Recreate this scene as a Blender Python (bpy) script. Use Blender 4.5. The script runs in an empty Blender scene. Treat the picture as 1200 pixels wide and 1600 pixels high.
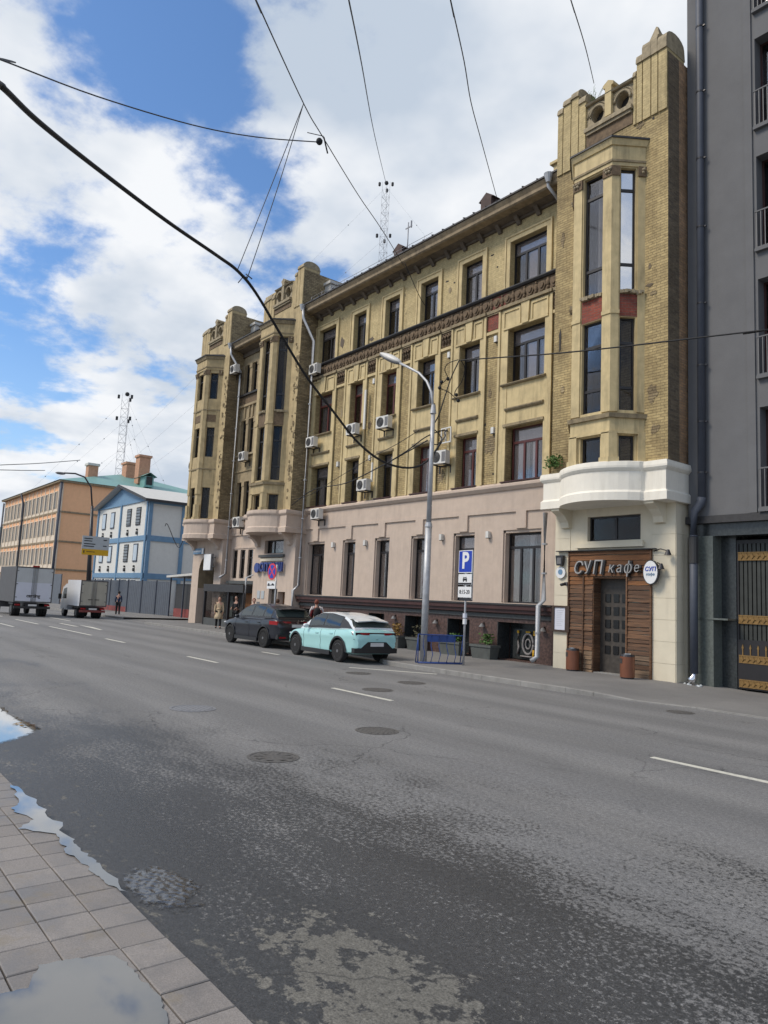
import bpy, bmesh, math, random
from mathutils import Vector, Matrix
random.seed(7)
S = bpy.context.scene
COL = S.collection
# ------------------------------------------------------------------ camera
H = 2.0
RC = Matrix(((0.6200575, 0.0656141, -0.7818078), (0.7831342, -0.1117357, 0.6117320), (0.0472176, 0.9915694, 0.1206672)))
cam = bpy.data.cameras.new('camera'); camo = bpy.data.objects.new('camera', cam); COL.objects.link(camo)
m = Matrix.Identity(4)
for r in range(3):
    m[r][0] = RC[r][0]; m[r][1] = RC[r][1]; m[r][2] = -RC[r][2]
m[0][3] = 0; m[1][3] = 0; m[2][3] = H
camo.matrix_world = m
cam.sensor_fit = 'VERTICAL'; cam.sensor_height = 36.0; cam.lens = 1150 * 36 / 1600
cam.clip_end = 3000; cam.clip_start = 0.1
S.camera = camo
# ------------------------------------------------------------------ world
W = bpy.data.worlds.new('World'); S.world = W; W.use_nodes = True
nt = W.node_tree; N = nt.nodes; Lk = nt.links
for n in list(N): N.remove(n)
def nd(tree, t, **kw):
    n = tree.nodes.new(t)
    for k, v in kw.items():
        if k.startswith('i_'):
            n.inputs[int(k[2:])].default_value = v
        else: setattr(n, k, v)
    return n
SUN_EL, SUN_AZ = math.radians(48), math.radians(205)      # azimuth clockwise from +Y
wo = nd(nt, 'ShaderNodeOutputWorld'); bg = nd(nt, 'ShaderNodeBackground'); bg.inputs[1].default_value = 1.0
sky = nd(nt, 'ShaderNodeTexSky'); sky.sky_type = 'NISHITA'; sky.sun_disc = False
sky.sun_elevation = SUN_EL; sky.sun_rotation = SUN_AZ; sky.air_density = 1.0; sky.dust_density = 0.6; sky.ozone_density = 2.0
sk = nd(nt, 'ShaderNodeVectorMath', operation='SCALE'); sk.inputs['Scale'].default_value = 0.13
Lk.new(sky.outputs[0], sk.inputs[0])
tc = nd(nt, 'ShaderNodeTexCoord'); sep = nd(nt, 'ShaderNodeSeparateXYZ'); Lk.new(tc.outputs['Generated'], sep.inputs[0])
def mth(tree, op, a, b=None, clamp=False):
    n = tree.nodes.new('ShaderNodeMath'); n.operation = op; n.use_clamp = clamp
    for i, v in enumerate((a, b)):
        if v is None: continue
        if isinstance(v, (int, float)): n.inputs[i].default_value = v
        else: tree.links.new(v, n.inputs[i])
    return n.outputs[0]
zc = mth(nt, 'ADD', mth(nt, 'MAXIMUM', sep.outputs[2], 0.0), 0.22)
cx = mth(nt, 'DIVIDE', sep.outputs[0], zc); cy = mth(nt, 'DIVIDE', sep.outputs[1], zc)
cmb = nd(nt, 'ShaderNodeCombineXYZ'); Lk.new(cx, cmb.inputs[0]); Lk.new(cy, cmb.inputs[1])
n1 = nd(nt, 'ShaderNodeTexNoise'); n1.inputs['Scale'].default_value = 2.7; n1.inputs['Detail'].default_value = 8; n1.inputs['Roughness'].default_value = 0.56
n1.inputs['Distortion'].default_value = 0.25
mp = nd(nt, 'ShaderNodeMapping'); mp.inputs['Location'].default_value = (3.1, 1.7, 0.4); Lk.new(cmb.outputs[0], mp.inputs[0]); Lk.new(mp.outputs[0], n1.inputs['Vector'])
n1b = nd(nt, 'ShaderNodeTexNoise'); n1b.inputs['Scale'].default_value = 6.5; n1b.inputs['Detail'].default_value = 6; n1b.inputs['Roughness'].default_value = 0.6; Lk.new(mp.outputs[0], n1b.inputs['Vector'])
dens = mth(nt, 'ADD', n1.outputs[0], mth(nt, 'MULTIPLY', mth(nt, 'SUBTRACT', n1b.outputs[0], 0.5), 0.54))
def ray(px, py):
    v = Vector((px - 600, -(py - 800), 1150)).normalized(); return RC @ v
def bias(px, py, rad, amt):
    global dens
    d = ray(px, py)
    dot = nd(nt, 'ShaderNodeVectorMath', operation='DISTANCE'); Lk.new(tc.outputs['Generated'], dot.inputs[0]); dot.inputs[1].default_value = d
    g = mth(nt, 'MULTIPLY', mth(nt, 'SUBTRACT', 1.0, mth(nt, 'DIVIDE', dot.outputs['Value'], rad), clamp=True), amt)
    dens = mth(nt, 'ADD', dens, g)
# gaps (negative) and banks (positive) of the cloud cover
for b in ((250, 60, .16, -.20), (310, 110, .10, -.12), (130, 110, .08, -.10), (60, 150, .07, -.14), (400, 255, .10, -.2), (20, 590, .13, -.24), (110, 600, .08, -.10), (235, 610, .12, -.16),
          (430, 350, .06, -.14), (445, 265, .07, -.16), (150, 380, .05, -.10), (560, 130, .09, -.07), (200, 470, .08, -.06), (620, 320, .07, -.20), (790, 60, .09, -.06), (540, 300, .06, -.1),
          (1000, 100, .5, .22), (40, 40, .13, .16), (450, 60, .12, .12), (150, 230, .16, .14), (150, 680, .25, .16), (340, 620, .2, .12), (300, 460, .2, .12), (700, 200, .3, .12)):
    bias(*b)
cover = nd(nt, 'ShaderNodeMapRange'); cover.interpolation_type = 'SMOOTHERSTEP'
Lk.new(dens, cover.inputs[0]); cover.inputs[1].default_value = 0.35; cover.inputs[2].default_value = 0.57
# cloud brightness varies softly: bright tops, greyer bellies
n2 = nd(nt, 'ShaderNodeTexNoise'); n2.inputs['Scale'].default_value = 2.6; n2.inputs['Detail'].default_value = 5; n2.inputs['Roughness'].default_value = 0.5
mp2 = nd(nt, 'ShaderNodeMapping'); mp2.inputs['Location'].default_value = (8.1, 4.7, 2.4); Lk.new(cmb.outputs[0], mp2.inputs[0]); Lk.new(mp2.outputs[0], n2.inputs['Vector'])
cr = nd(nt, 'ShaderNodeValToRGB'); Lk.new(n2.outputs[0], cr.inputs[0])
e = cr.color_ramp.elements; e[0].position = 0.38; e[0].color = (0.55, 0.63, 0.74, 1); e[1].position = 0.62; e[1].color = (0.93, 0.95, 0.98, 1)
sb = nd(nt, 'ShaderNodeMix'); sb.data_type = 'RGBA'; sb.blend_type = 'MULTIPLY'; sb.inputs[0].default_value = 1
Lk.new(sk.outputs[0], sb.inputs[6]); sb.inputs[7].default_value = (0.92, 1.16, 1.38, 1)
hz = nd(nt, 'ShaderNodeMix'); hz.data_type = 'RGBA'; Lk.new(sb.outputs[2], hz.inputs[6]); hz.inputs[7].default_value = (0.55, 0.72, 0.9, 1)
Lk.new(mth(nt, 'MULTIPLY', mth(nt, 'SUBTRACT', 1.0, mth(nt, 'MULTIPLY', mth(nt, 'MAXIMUM', sep.outputs[2], 0.0), 3.2), clamp=True), 0.55), hz.inputs[0])
mx = nd(nt, 'ShaderNodeMix'); mx.data_type = 'RGBA'; Lk.new(cover.outputs[0], mx.inputs[0]); Lk.new(hz.outputs[2], mx.inputs[6]); Lk.new(cr.outputs[0], mx.inputs[7])
Lk.new(mx.outputs[2], bg.inputs[0]); Lk.new(bg.outputs[0], wo.inputs[0])
# ------------------------------------------------------------------ sun
sl = bpy.data.lights.new('sun', 'SUN'); sl.energy = 2.8; sl.angle = math.radians(20); sl.color = (1.0, 0.89, 0.74)
so = bpy.data.objects.new('sun', sl); COL.objects.link(so)
sd = Vector((math.sin(SUN_AZ) * math.cos(SUN_EL), math.cos(SUN_AZ) * math.cos(SUN_EL), math.sin(SUN_EL)))
so.rotation_euler = sd.to_track_quat('Z', 'Y').to_euler(); so.location = (0, 0, 60)
vs = S.view_settings; vs.view_transform = 'Standard'; vs.look = 'None'; vs.exposure = 0.0; vs.gamma = 1.0; vs.use_curve_mapping = False
# ------------------------------------------------------------------ materials
MATS = {}
def newmat(name):
    M = bpy.data.materials.new(name); M.use_nodes = True; t = M.node_tree
    for n in list(t.nodes): t.nodes.remove(n)
    o = nd(t, 'ShaderNodeOutputMaterial'); p = nd(t, 'ShaderNodeBsdfPrincipled'); t.links.new(p.outputs[0], o.inputs[0])
    MATS[name] = M
    return M, t, p, o
def posn(t, scale=(1, 1, 1)):
    g = nd(t, 'ShaderNodeNewGeometry'); mpp = nd(t, 'ShaderNodeMapping'); mpp.inputs['Scale'].default_value = scale
    t.links.new(g.outputs['Position'], mpp.inputs[0]); return mpp.outputs[0]
def noise(t, vec, scale, detail=4, rough=.55):
    n = nd(t, 'ShaderNodeTexNoise'); n.inputs['Scale'].default_value = scale; n.inputs['Detail'].default_value = detail; n.inputs['Roughness'].default_value = rough
    t.links.new(vec, n.inputs['Vector']); return n.outputs[0]
def ramp(t, fac, *stops):
    c = nd(t, 'ShaderNodeValToRGB'); t.links.new(fac, c.inputs[0]); el = c.color_ramp.elements
    while len(el) < len(stops): el.new(0.5)
    for e_, (p_, c_) in zip(el, stops):
        e_.position = p_; e_.color = (c_ if len(c_) == 4 else (*c_, 1)) if isinstance(c_, tuple) else (c_, c_, c_, 1)
    return c.outputs[0]
def mix(t, fac, a, b, blend='MIX'):
    n = nd(t, 'ShaderNodeMix'); n.data_type = 'RGBA'; n.blend_type = blend
    for i, v in ((0, fac), (6, a), (7, b)):
        if isinstance(v, (int, float)): n.inputs[i].default_value = v if i == 0 else (v, v, v, 1)
        elif isinstance(v, tuple): n.inputs[i].default_value = (*v, 1) if len(v) == 3 else v
        else: t.links.new(v, n.inputs[i])
    return n.outputs[2]
def bump(t, p, h, strength=.3, dist=.01):
    b = nd(t, 'ShaderNodeBump'); b.inputs['Strength'].default_value = strength; b.inputs['Distance'].default_value = dist
    t.links.new(h, b.inputs['Height']); t.links.new(b.outputs[0], p.inputs['Normal'])
def simple(name, col, rough=.7, metal=0., var=.12, scale=3., dirt=0., dirtcol=(.06, .05, .04), bmp=0., spec=.5, emis=None):
    """plain paint / metal / plaster with grain, uneven tone and vertical weather streaks"""
    M, t, p, o = newmat(name)
    v = posn(t); n = noise(t, v, scale, 5, .6)
    c = mix(t, 1.0, ramp(t, n, (.25, 1 - var), (.75, 1 + var)), col, 'MULTIPLY')
    if dirt:
        st = noise(t, posn(t, (5, 5, .6)), 1.0, 6, .65)
        bl = noise(t, v, .7, 5, .6)
        f = mth(t, 'MULTIPLY', ramp(t, st, (.46, 0.), (.78, 1.)), ramp(t, bl, (.38, 0.15), (.65, 1.)))
        c = mix(t, mth(t, 'MULTIPLY', f, dirt), c, dirtcol)
    t.links.new(c, p.inputs['Base Color'])
    p.inputs['Roughness'].default_value = rough; p.inputs['Metallic'].default_value = metal
    p.inputs['Specular IOR Level'].default_value = spec
    if bmp: bump(t, p, noise(t, v, 28, 4, .6), bmp, .01)
    if emis: p.inputs['Emission Color'].default_value = (*emis[0], 1); p.inputs['Emission Strength'].default_value = emis[1]
    return M
def brick(name, c1, c2, mortar, dirt=.5, dirtcol=(.10, .07, .035), bw=.27, bh=.085, bm=.7, rough=.85, patch=None, big=.5):
    M, t, p, o = newmat(name)
    g = nd(t, 'ShaderNodeNewGeometry'); s_ = nd(t, 'ShaderNodeSeparateXYZ'); t.links.new(g.outputs['Position'], s_.inputs[0])
    c_ = nd(t, 'ShaderNodeCombineXYZ'); t.links.new(mth(t, 'ADD', s_.outputs[0], s_.outputs[1]), c_.inputs[0]); t.links.new(s_.outputs[2], c_.inputs[1])
    b = nd(t, 'ShaderNodeTexBrick'); t.links.new(c_.outputs[0], b.inputs['Vector']); b.inputs['Scale'].default_value = 1.0
    b.inputs['Color1'].default_value = (*c1, 1); b.inputs['Color2'].default_value = (*c2, 1); b.inputs['Mortar'].default_value = (*mortar, 1)
    b.inputs['Mortar Size'].default_value = .0065; b.inputs['Mortar Smooth'].default_value = .3; b.inputs['Brick Width'].default_value = bw; b.inputs['Row Height'].default_value = bh
    c = b.outputs[0]
    v = posn(t)
    n = noise(t, v, .55, 6, .65)
    c = mix(t, mth(t, 'MULTIPLY', ramp(t, n, (.42, 0.), (.68, 1.)), dirt), c, dirtcol)
    c = mix(t, 1.0, c, ramp(t, noise(t, v, 9, 3, .7), (.3, .78), (.7, 1.18)), 'MULTIPLY')
    st = noise(t, posn(t, (4, 4, .5)), 1.0, 5, .6)
    c = mix(t, ramp(t, st, (.55, 0.), (.8, .45)), c, dirtcol)
    if patch:
        c = mix(t, ramp(t, noise(t, v, 2.2, 4, .7), (.66, 0.), (.70, 1.)), c, patch)
    t.links.new(c, p.inputs['Base Color']); p.inputs['Roughness'].default_value = rough
    hgt = mth(t, 'ADD', mth(t, 'MULTIPLY', b.outputs[1], -1.0), mth(t, 'MULTIPLY', noise(t, v, 14, 4, .7), .8))
    bump(t, p, hgt, bm, .02)
    return M
brick('yellow_brick', (.52, .405, .20), (.40, .305, .15), (.28, .21, .11), dirt=.55, bm=.9)
brick('upper_brick', (.56, .45, .24), (.51, .41, .215), (.41, .325, .17), dirt=.28, bm=.4)
brick('rough_brick', (.42, .33, .19), (.25, .19, .11), (.16, .12, .075), dirt=.6, bm=1.5)
brick('brown_brick', (.20, .155, .105), (.12, .095, .07), (.24, .20, .14), dirt=.4, bm=1.0)
brick('orange_brick', (.55, .33, .18), (.40, .25, .15), (.30, .25, .19), dirt=.5, bm=1.)
brick('red_brick', (.30, .065, .04), (.20, .05, .035), (.22, .16, .12), dirt=.35, bm=1., dirtcol=(.07, .05, .05))
simple('yellow_plaster', (.57, .46, .255), .85, var=.16, dirt=.85, dirtcol=(.13, .10, .06), bmp=.35)
simple('old_plaster', (.45, .355, .20), .9, var=.22, dirt=.95, dirtcol=(.10, .08, .05), bmp=.5)
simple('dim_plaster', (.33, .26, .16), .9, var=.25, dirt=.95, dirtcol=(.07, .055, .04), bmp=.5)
simple('weathered_ledge', (.28, .225, .14), .9, var=.35, scale=5, dirt=.9, dirtcol=(.05, .042, .035), bmp=.6)
simple('blind', (.42, .40, .42), .85, var=.06)
simple('blind_warm', (.34, .30, .27), .85, var=.10)
simple('old_stone', (.33, .275, .185), .9, var=.35, scale=6, dirt=.7, bmp=.6)
simple('relief_brown', (.15, .105, .065), .9, var=.45, scale=9, dirt=.4, bmp=.8)
simple('pink_stucco', (.53, .43, .355), .85, var=.08, dirt=.5, dirtcol=(.28, .22, .19), bmp=.15)
simple('band_cream', (.80, .765, .68), .8, var=.04, dirt=.35, dirtcol=(.35, .31, .25), bmp=.12)
simple('cream_stucco', (.66, .60, .47), .8, var=.05, dirt=.3, dirtcol=(.33, .29, .22), bmp=.12)
simple('dark_flashing', (.035, .034, .036), .55, var=.3, scale=8)
simple('maroon_paint', (.055, .02, .017), .5, var=.25)
simple('roof_tin', (.06, .058, .06), .5, metal=.3, var=.4, scale=2, dirt=.4, dirtcol=(.09, .04, .02))
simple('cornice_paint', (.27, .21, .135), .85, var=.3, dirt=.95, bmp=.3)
simple('cornice_shade', (.13, .105, .08), .9, var=.35, dirt=.6, bmp=.5)  # eaves shadow put into the soffit and bracket colour; also tints dark flakes
simple('black_frame', (.018, .016, .018), .45, var=.2)
simple('red_frame', (.10, .026, .022), .4, var=.2)
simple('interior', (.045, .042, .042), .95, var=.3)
simple('curtain', (.42, .41, .40), .9, var=.12, scale=20)
simple('grey_blind', (.22, .22, .23), .8, var=.1)
simple('galvanised', (.44, .45, .47), .5, metal=.35, var=.2, scale=5, dirt=.35)
simple('blue_pipe', (.06, .07, .095), .6, metal=.0, var=.15)
simple('dark_render', (.138, .14, .147), .9, var=.09, scale=1.3, dirt=.15, dirtcol=(.10, .10, .105), bmp=.3)
simple('black_stone', (.035, .04, .042), .25, var=.5, scale=14)
simple('green_stone', (.11, .125, .115), .35, var=.35, scale=14)
simple('gold', (.24, .145, .05), .55, metal=.3, var=.3, scale=14)
simple('gate_slat', (.035, .038, .034), .5, var=.3)
simple('granite', (.085, .05, .042), .5, var=.8, scale=11)
simple('granite_grey', (.075, .08, .08), .6, var=.3, scale=14)
simple('white_plastic', (.66, .65, .62), .45, var=.06, dirt=.4, dirtcol=(.3, .26, .2))
simple('grille_grey', (.16, .16, .165), .6)
simple('dark_grille', (.035, .035, .037), .6)
simple('cable_black', (.012, .013, .016), .7)
simple('cable_grey', (.06, .065, .075), .6)
simple('mast_steel', (.30, .31, .34), .6, metal=.3)
simple('bin_brown', (.20, .075, .04), .4, metal=.2, var=.15, dirt=.3)
simple('chrome', (.7, .7, .72), .15, metal=1.)
simple('steel_dark', (.04, .04, .045), .35, metal=.4)
simple('rack_blue', (.02, .06, .24), .45, var=.2)
simple('sign_blue', (.005, .04, .40), .35, var=.05)
simple('sign_white', (.74, .75, .76), .4, var=.03)
simple('sign_red', (.62, .03, .05), .4, var=.05)
simple('sign_grey', (.42, .45, .47), .5, var=.06)
simple('sign_yellow', (.62, .35, .01), .5, var=.06)
simple('ink', (.015, .015, .02), .6)
simple('letter_metal', (.40, .39, .38), .5, metal=.3, var=.2)
simple('letter_dark', (.045, .043, .045), .5, var=.2)
simple('blue_plastic', (.03, .055, .22), .4, var=.2)
simple('paper', (.62, .64, .72), .7, var=.04)
simple('menu_frame', (.05, .03, .02), .6, var=.3)
simple('black_glass', (.006, .006, .007), .2)
simple('door_dark', (.055, .047, .04), .5, var=.4, scale=9)
simple('orange_stucco', (.80, .45, .25), .85, var=.05, dirt=.1)
simple('pale_stucco', (.72, .62, .50), .85, var=.05, dirt=.2)
simple('window_grey', (.13, .15, .17), .2)
simple('pale_window', (.42, .50, .58), .15)
simple('teal_roof', (.17, .34, .32), .5, metal=.1, var=.12, dirt=.3, dirtcol=(.2, .16, .11))
simple('chimney_orange', (.50, .27, .17), .85, var=.2, dirt=.4)
simple('white_panel', (.66, .66, .63), .7, var=.05, dirt=.2, dirtcol=(.4, .38, .34))
simple('panel_blue', (.14, .26, .40), .6, var=.12)
simple('white_tin', (.55, .54, .51), .6, var=.08)
simple('fence_grey', (.10, .115, .14), .55, var=.15, dirt=.3)
simple('fence_red', (.22, .05, .045), .7, var=.3, dirt=.4)
simple('skin', (.52, .30, .22), .55, var=.06)
simple('hair_brown', (.07, .035, .02), .8); simple('hair_dark', (.015, .012, .012), .8); simple('hair_red', (.18, .05, .03), .8)
simple('beige_cloth', (.55, .43, .28), .9, var=.08); simple('belt_cloth', (.30, .22, .14), .8)
simple('black_cloth', (.015, .015, .018), .9, var=.3); simple('navy_cloth', (.02, .035, .085), .9, var=.2)
simple('red_cloth', (.26, .03, .04), .9, var=.3); simple('white_cloth', (.6, .55, .55), .9); simple('rust_cloth', (.26, .12, .08), .9)
simple('tyre', (.014, .014, .015), .85); simple('rim', (.30, .30, .31), .3, metal=.8); simple('rim_dark', (.07, .07, .075), .35, metal=.6)
simple('car_trim', (.02, .02, .022), .45); simple('tail_red', (.30, .012, .016), .15); simple('tail_smoke', (.03, .012, .016), .12)
simple('plate', (.62, .62, .62), .4); simple('headlight', (.5, .52, .55), .1)
simple('truck_side', (.085, .085, .09), .6, var=.15, dirt=.2); simple('truck_door', (.50, .52, .53), .5, var=.06, dirt=.25, dirtcol=(.25, .25, .25))
simple('truck_beige', (.42, .40, .34), .6, var=.06, dirt=.3); simple('truck_white', (.66, .68, .72), .5, var=.04)
simple('planter', (.085, .095, .092), .75, var=.25, dirt=.3)
simple('leaf', (.06, .13, .025), .7, var=.4, scale=20); simple('leaf_dry', (.22, .13, .03), .8, var=.4); simple('twig', (.09, .085, .05), .9)
simple('kerb_stone', (.25, .245, .235), .9, var=.2, dirt=.4, bmp=.5)
simple('iron', (.115, .11, .105), .65, metal=.3, var=.35, scale=22, bmp=.4)
simple('iron_pale', (.20, .205, .22), .55, metal=.2, var=.15, scale=22)
simple('terracotta_dormer', (.07, .045, .04), .8, var=.4)
def paint(name, col, rough=.22, metal=.0, coat=.6, fl=0):
    M, t, p, o = newmat(name); p.inputs['Base Color'].default_value = (*col, 1); p.inputs['Roughness'].default_value = rough; p.inputs['Metallic'].default_value = metal
    p.inputs['Coat Weight'].default_value = coat; p.inputs['Coat Roughness'].default_value = .05
    v = posn(t); c = mix(t, ramp(t, noise(t, posn(t, (1, 1, 1)), 3, 4), (.4, 0.), (.8, .12)), col, tuple(x * .6 + .03 for x in col)); t.links.new(c, p.inputs['Base Color'])
paint('mint_paint', (.37, .66, .66)); paint('black_paint', (.006, .008, .016), .3, 0, .35); paint('white_roof_paint', (.68, .73, .76))
def wood(name, c1, c2):
    M, t, p, o = newmat(name)
    oi = nd(t, 'ShaderNodeObjectInfo'); g = nd(t, 'ShaderNodeNewGeometry')
    w = noise(t, posn(t, (1.2, 1.2, 22)), 1.6, 6, .7)
    rr = nd(t, 'ShaderNodeValToRGB'); t.links.new(oi.outputs['Random'], rr.inputs[0]); rr.color_ramp.elements[0].color = (.55, .5, .5, 1); rr.color_ramp.elements[1].color = (1.25, 1.15, 1.05, 1)
    c = mix(t, ramp(t, w, (.35, 0.), (.65, 1.)), c1, c2); c = mix(t, 1., c, rr.outputs[0], 'MULTIPLY')
    t.links.new(c, p.inputs['Base Color']); p.inputs['Roughness'].default_value = .75; bump(t, p, w, .6, .01)
wood('wood_warm', (.13, .055, .02), (.27, .125, .045)); wood('wood_brown', (.07, .038, .022), (.18, .10, .055)); wood('wood_grey', (.11, .08, .055), (.25, .18, .12))
def glass(name, tint, refl, rough=.03, base=(.9, .92, .95)):
    M, t, p, o = newmat(name); t.nodes.remove(p)
    tr = nd(t, 'ShaderNodeBsdfTransparent'); tr.inputs[0].default_value = (*tint, 1)
    gl = nd(t, 'ShaderNodeBsdfGlossy'); gl.inputs[0].default_value = (*base, 1); gl.inputs['Roughness'].default_value = rough
    lw = nd(t, 'ShaderNodeLayerWeight'); lw.inputs[0].default_value = .35
    f = mth(t, 'ADD', mth(t, 'MULTIPLY', lw.outputs[0], .42), refl, clamp=True)
    ms = nd(t, 'ShaderNodeMixShader'); t.links.new(f, ms.inputs[0]); t.links.new(tr.outputs[0], ms.inputs[1]); t.links.new(gl.outputs[0], ms.inputs[2]); t.links.new(ms.outputs[0], o.inputs[0])
    bn = nd(t, 'ShaderNodeBump'); bn.inputs['Strength'].default_value = .12; bn.inputs['Distance'].default_value = .02; t.links.new(noise(t, posn(t), 1.6, 2), bn.inputs['Height']); t.links.new(bn.outputs[0], gl.inputs['Normal'])
glass('pane_glass', (.84, .83, .83), .0, .06, (.80, .78, .78)); glass('mirror_glass', (.2, .2, .2), .75, .09, (1., .97, .93))
simple('rear_glass', (.05, .065, .065), .12, var=.1); glass('car_glass', (.16, .18, .18), .14, .05, (.75, .82, .85))
def pavement_mat(name, col, col2, tile=None):
    M, t, p, o = newmat(name); v = posn(t)
    c = mix(t, ramp(t, noise(t, v, .5, 6, .6), (.35, 0.), (.65, 1.)), col, col2)
    c = mix(t, 1., c, ramp(t, noise(t, v, 60, 3, .7), (.3, .8), (.7, 1.2)), 'MULTIPLY')
    t.links.new(c, p.inputs['Base Color']); p.inputs['Roughness'].default_value = .85; bump(t, p, noise(t, v, 90, 3), .3, .005)
pavement_mat('footway_asphalt', (.155, .152, .15), (.20, .195, .19))
def slab_mat():
    M, t, p, o = newmat('paving'); v = posn(t); oi = nd(t, 'ShaderNodeObjectInfo')
    rr = nd(t, 'ShaderNodeValToRGB'); t.links.new(oi.outputs['Random'], rr.inputs[0]); rr.color_ramp.elements[0].color = (.19, .175, .166, 1); rr.color_ramp.elements[1].color = (.245, .226, .214, 1)
    c = mix(t, 1., rr.outputs[0], ramp(t, noise(t, v, 120, 3, .8), (.3, .72), (.7, 1.28)), 'MULTIPLY')
    c = mix(t, ramp(t, noise(t, v, 1.7, 6, .65), (.45, 0.), (.62, .55)), c, (.115, .11, .108))
    c = mix(t, ramp(t, noise(t, v, 5, 4, .6), (.56, 0.), (.72, .5)), c, (.20, .165, .11))
    t.links.new(c, p.inputs['Base Color']); t.links.new(ramp(t, noise(t, v, 1.7, 6, .65), (.45, .75), (.62, .35)), p.inputs['Roughness'])
    bump(t, p, noise(t, v, 110, 3), .35, .004)
slab_mat()
simple('joint_dirt', (.035, .033, .032), .9, var=.4, scale=20)
def asphalt_mat():
    M, t, p, o = newmat('asphalt'); v = posn(t)
    g = nd(t, 'ShaderNodeNewGeometry'); s_ = nd(t, 'ShaderNodeSeparateXYZ'); t.links.new(g.outputs['Position'], s_.inputs[0]); X, Y = s_.outputs[0], s_.outputs[1]
    fine = noise(t, v, 75, 3, .75); med = noise(t, v, 22, 4, .7)
    strk = noise(t, posn(t, (.12, 1.1, 1)), 1.0, 5, .6)
    c = mix(t, ramp(t, strk, (.3, 0.), (.7, 1.)), (.14, .14, .142), (.19, .188, .186))
    # damp zone by the near kerb: blotchy film that dries in speckles
    nearness = nd(t, 'ShaderNodeMapRange'); t.links.new(Y, nearness.inputs[0]); nearness.inputs[1].default_value = 1.8; nearness.inputs[2].default_value = 7.4; nearness.inputs[3].default_value = .36; nearness.inputs[4].default_value = -.20
    xr = nd(t, 'ShaderNodeMapRange'); t.links.new(X, xr.inputs[0]); xr.inputs[1].default_value = -14; xr.inputs[2].default_value = -7; xr.inputs[3].default_value = -.2; xr.inputs[4].default_value = .0
    big = noise(t, posn(t, (.45, 1., 1)), .9, 5, .6)
    spk = noise(t, posn(t, (1, 1, 1)), 24, 4, .8)
    wetv = mth(t, 'ADD', mth(t, 'ADD', mth(t, 'ADD', big, nearness.outputs[0]), xr.outputs[0]), mth(t, 'MULTIPLY', mth(t, 'SUBTRACT', spk, .5), 1.6))
    wet = ramp(t, wetv, (.50, 0.), (.62, 1.))
    c = mix(t, mth(t, 'MULTIPLY', wet, .86), c, (.024, .026, .029))
    # dried silty patch in the gutter
    dx = mth(t, 'DIVIDE', mth(t, 'ADD', X, 3.25), 1.05); dy = mth(t, 'DIVIDE', mth(t, 'SUBTRACT', Y, 2.6), .50)
    dd = mth(t, 'ADD', mth(t, 'MULTIPLY', dx, dx), mth(t, 'MULTIPLY', dy, dy))
    pm = mth(t, 'ADD', mth(t, 'SUBTRACT', 1.0, dd), mth(t, 'MULTIPLY', mth(t, 'SUBTRACT', noise(t, v, 5.5, 8, .72), .5), 7.5))
    dry = ramp(t, pm, (.40, 0.), (.62, .85))
    gut = nd(t, 'ShaderNodeMapRange'); t.links.new(Y, gut.inputs[0]); gut.inputs[1].default_value = 1.9; gut.inputs[2].default_value = 3.2; gut.inputs[3].default_value = .05; gut.inputs[4].default_value = -.12
    dr2 = ramp(t, mth(t, 'ADD', noise(t, posn(t, (.8, 1.3, 1)), 6.5, 5, .65), gut.outputs[0]), (.61, 0.), (.67, .7))
    drym = mth(t, 'MAXIMUM', dry, mth(t, 'MULTIPLY', dr2, ramp(t, X, (.0, 1.), (1., 1.))))
    c = mix(t, drym, c, (.15, .144, .127))
    lane = nd(t, 'ShaderNodeMath', operation='SINE'); t.links.new(mth(t, 'MULTIPLY', mth(t, 'ADD', Y, mth(t, 'MULTIPLY', noise(t, v, .15, 2), .8)), 3.6), lane.inputs[0])
    c = mix(t, 1., c, ramp(t, mth(t, 'ADD', mth(t, 'MULTIPLY', lane.outputs[0], .5), .5), (.0, .90), (1., 1.07)), 'MULTIPLY')
    vo = nd(t, 'ShaderNodeTexVoronoi'); vo.feature = 'DISTANCE_TO_EDGE'; vo.inputs['Scale'].default_value = .33
    wv = nd(t, 'ShaderNodeVectorMath', operation='ADD'); nz = nd(t, 'ShaderNodeTexNoise'); nz.inputs['Scale'].default_value = 1.4; nz.inputs['Detail'].default_value = 5; t.links.new(v, nz.inputs['Vector'])
    ns = nd(t, 'ShaderNodeVectorMath', operation='SCALE'); ns.inputs['Scale'].default_value = 1.1; t.links.new(nz.outputs[1], ns.inputs[0]); t.links.new(v, wv.inputs[0]); t.links.new(ns.outputs[0], wv.inputs[1]); t.links.new(wv.outputs[0], vo.inputs['Vector'])
    crk = mth(t, 'MULTIPLY', ramp(t, vo.outputs['Distance'], (.0, 1.), (.006, 0.)), ramp(t, noise(t, v, .28, 3), (.50, 0.), (.58, .75)))
    c = mix(t, crk, c, (.028, .028, .03))
    oil = mth(t, 'MULTIPLY', ramp(t, noise(t, posn(t, (.35, 1., 1)), 1.7, 5, .7), (.60, 0.), (.74, .45)), 1.)
    c = mix(t, oil, c, (.06, .06, .063))
    c = mix(t, 1., c, ramp(t, fine, (.30, .5), (.70, 1.5)), 'MULTIPLY')
    c = mix(t, 1., c, ramp(t, med, (.32, .72), (.68, 1.3)), 'MULTIPLY')
    t.links.new(c, p.inputs['Base Color'])
    rg = mix(t, mth(t, 'MULTIPLY', wet, mth(t, 'SUBTRACT', 1., drym)), .80, .46); t.links.new(rg, p.inputs['Roughness'])
    bump(t, p, mth(t, 'ADD', fine, mth(t, 'MULTIPLY', med, .5)), .55, .006)
asphalt_mat()
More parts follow.
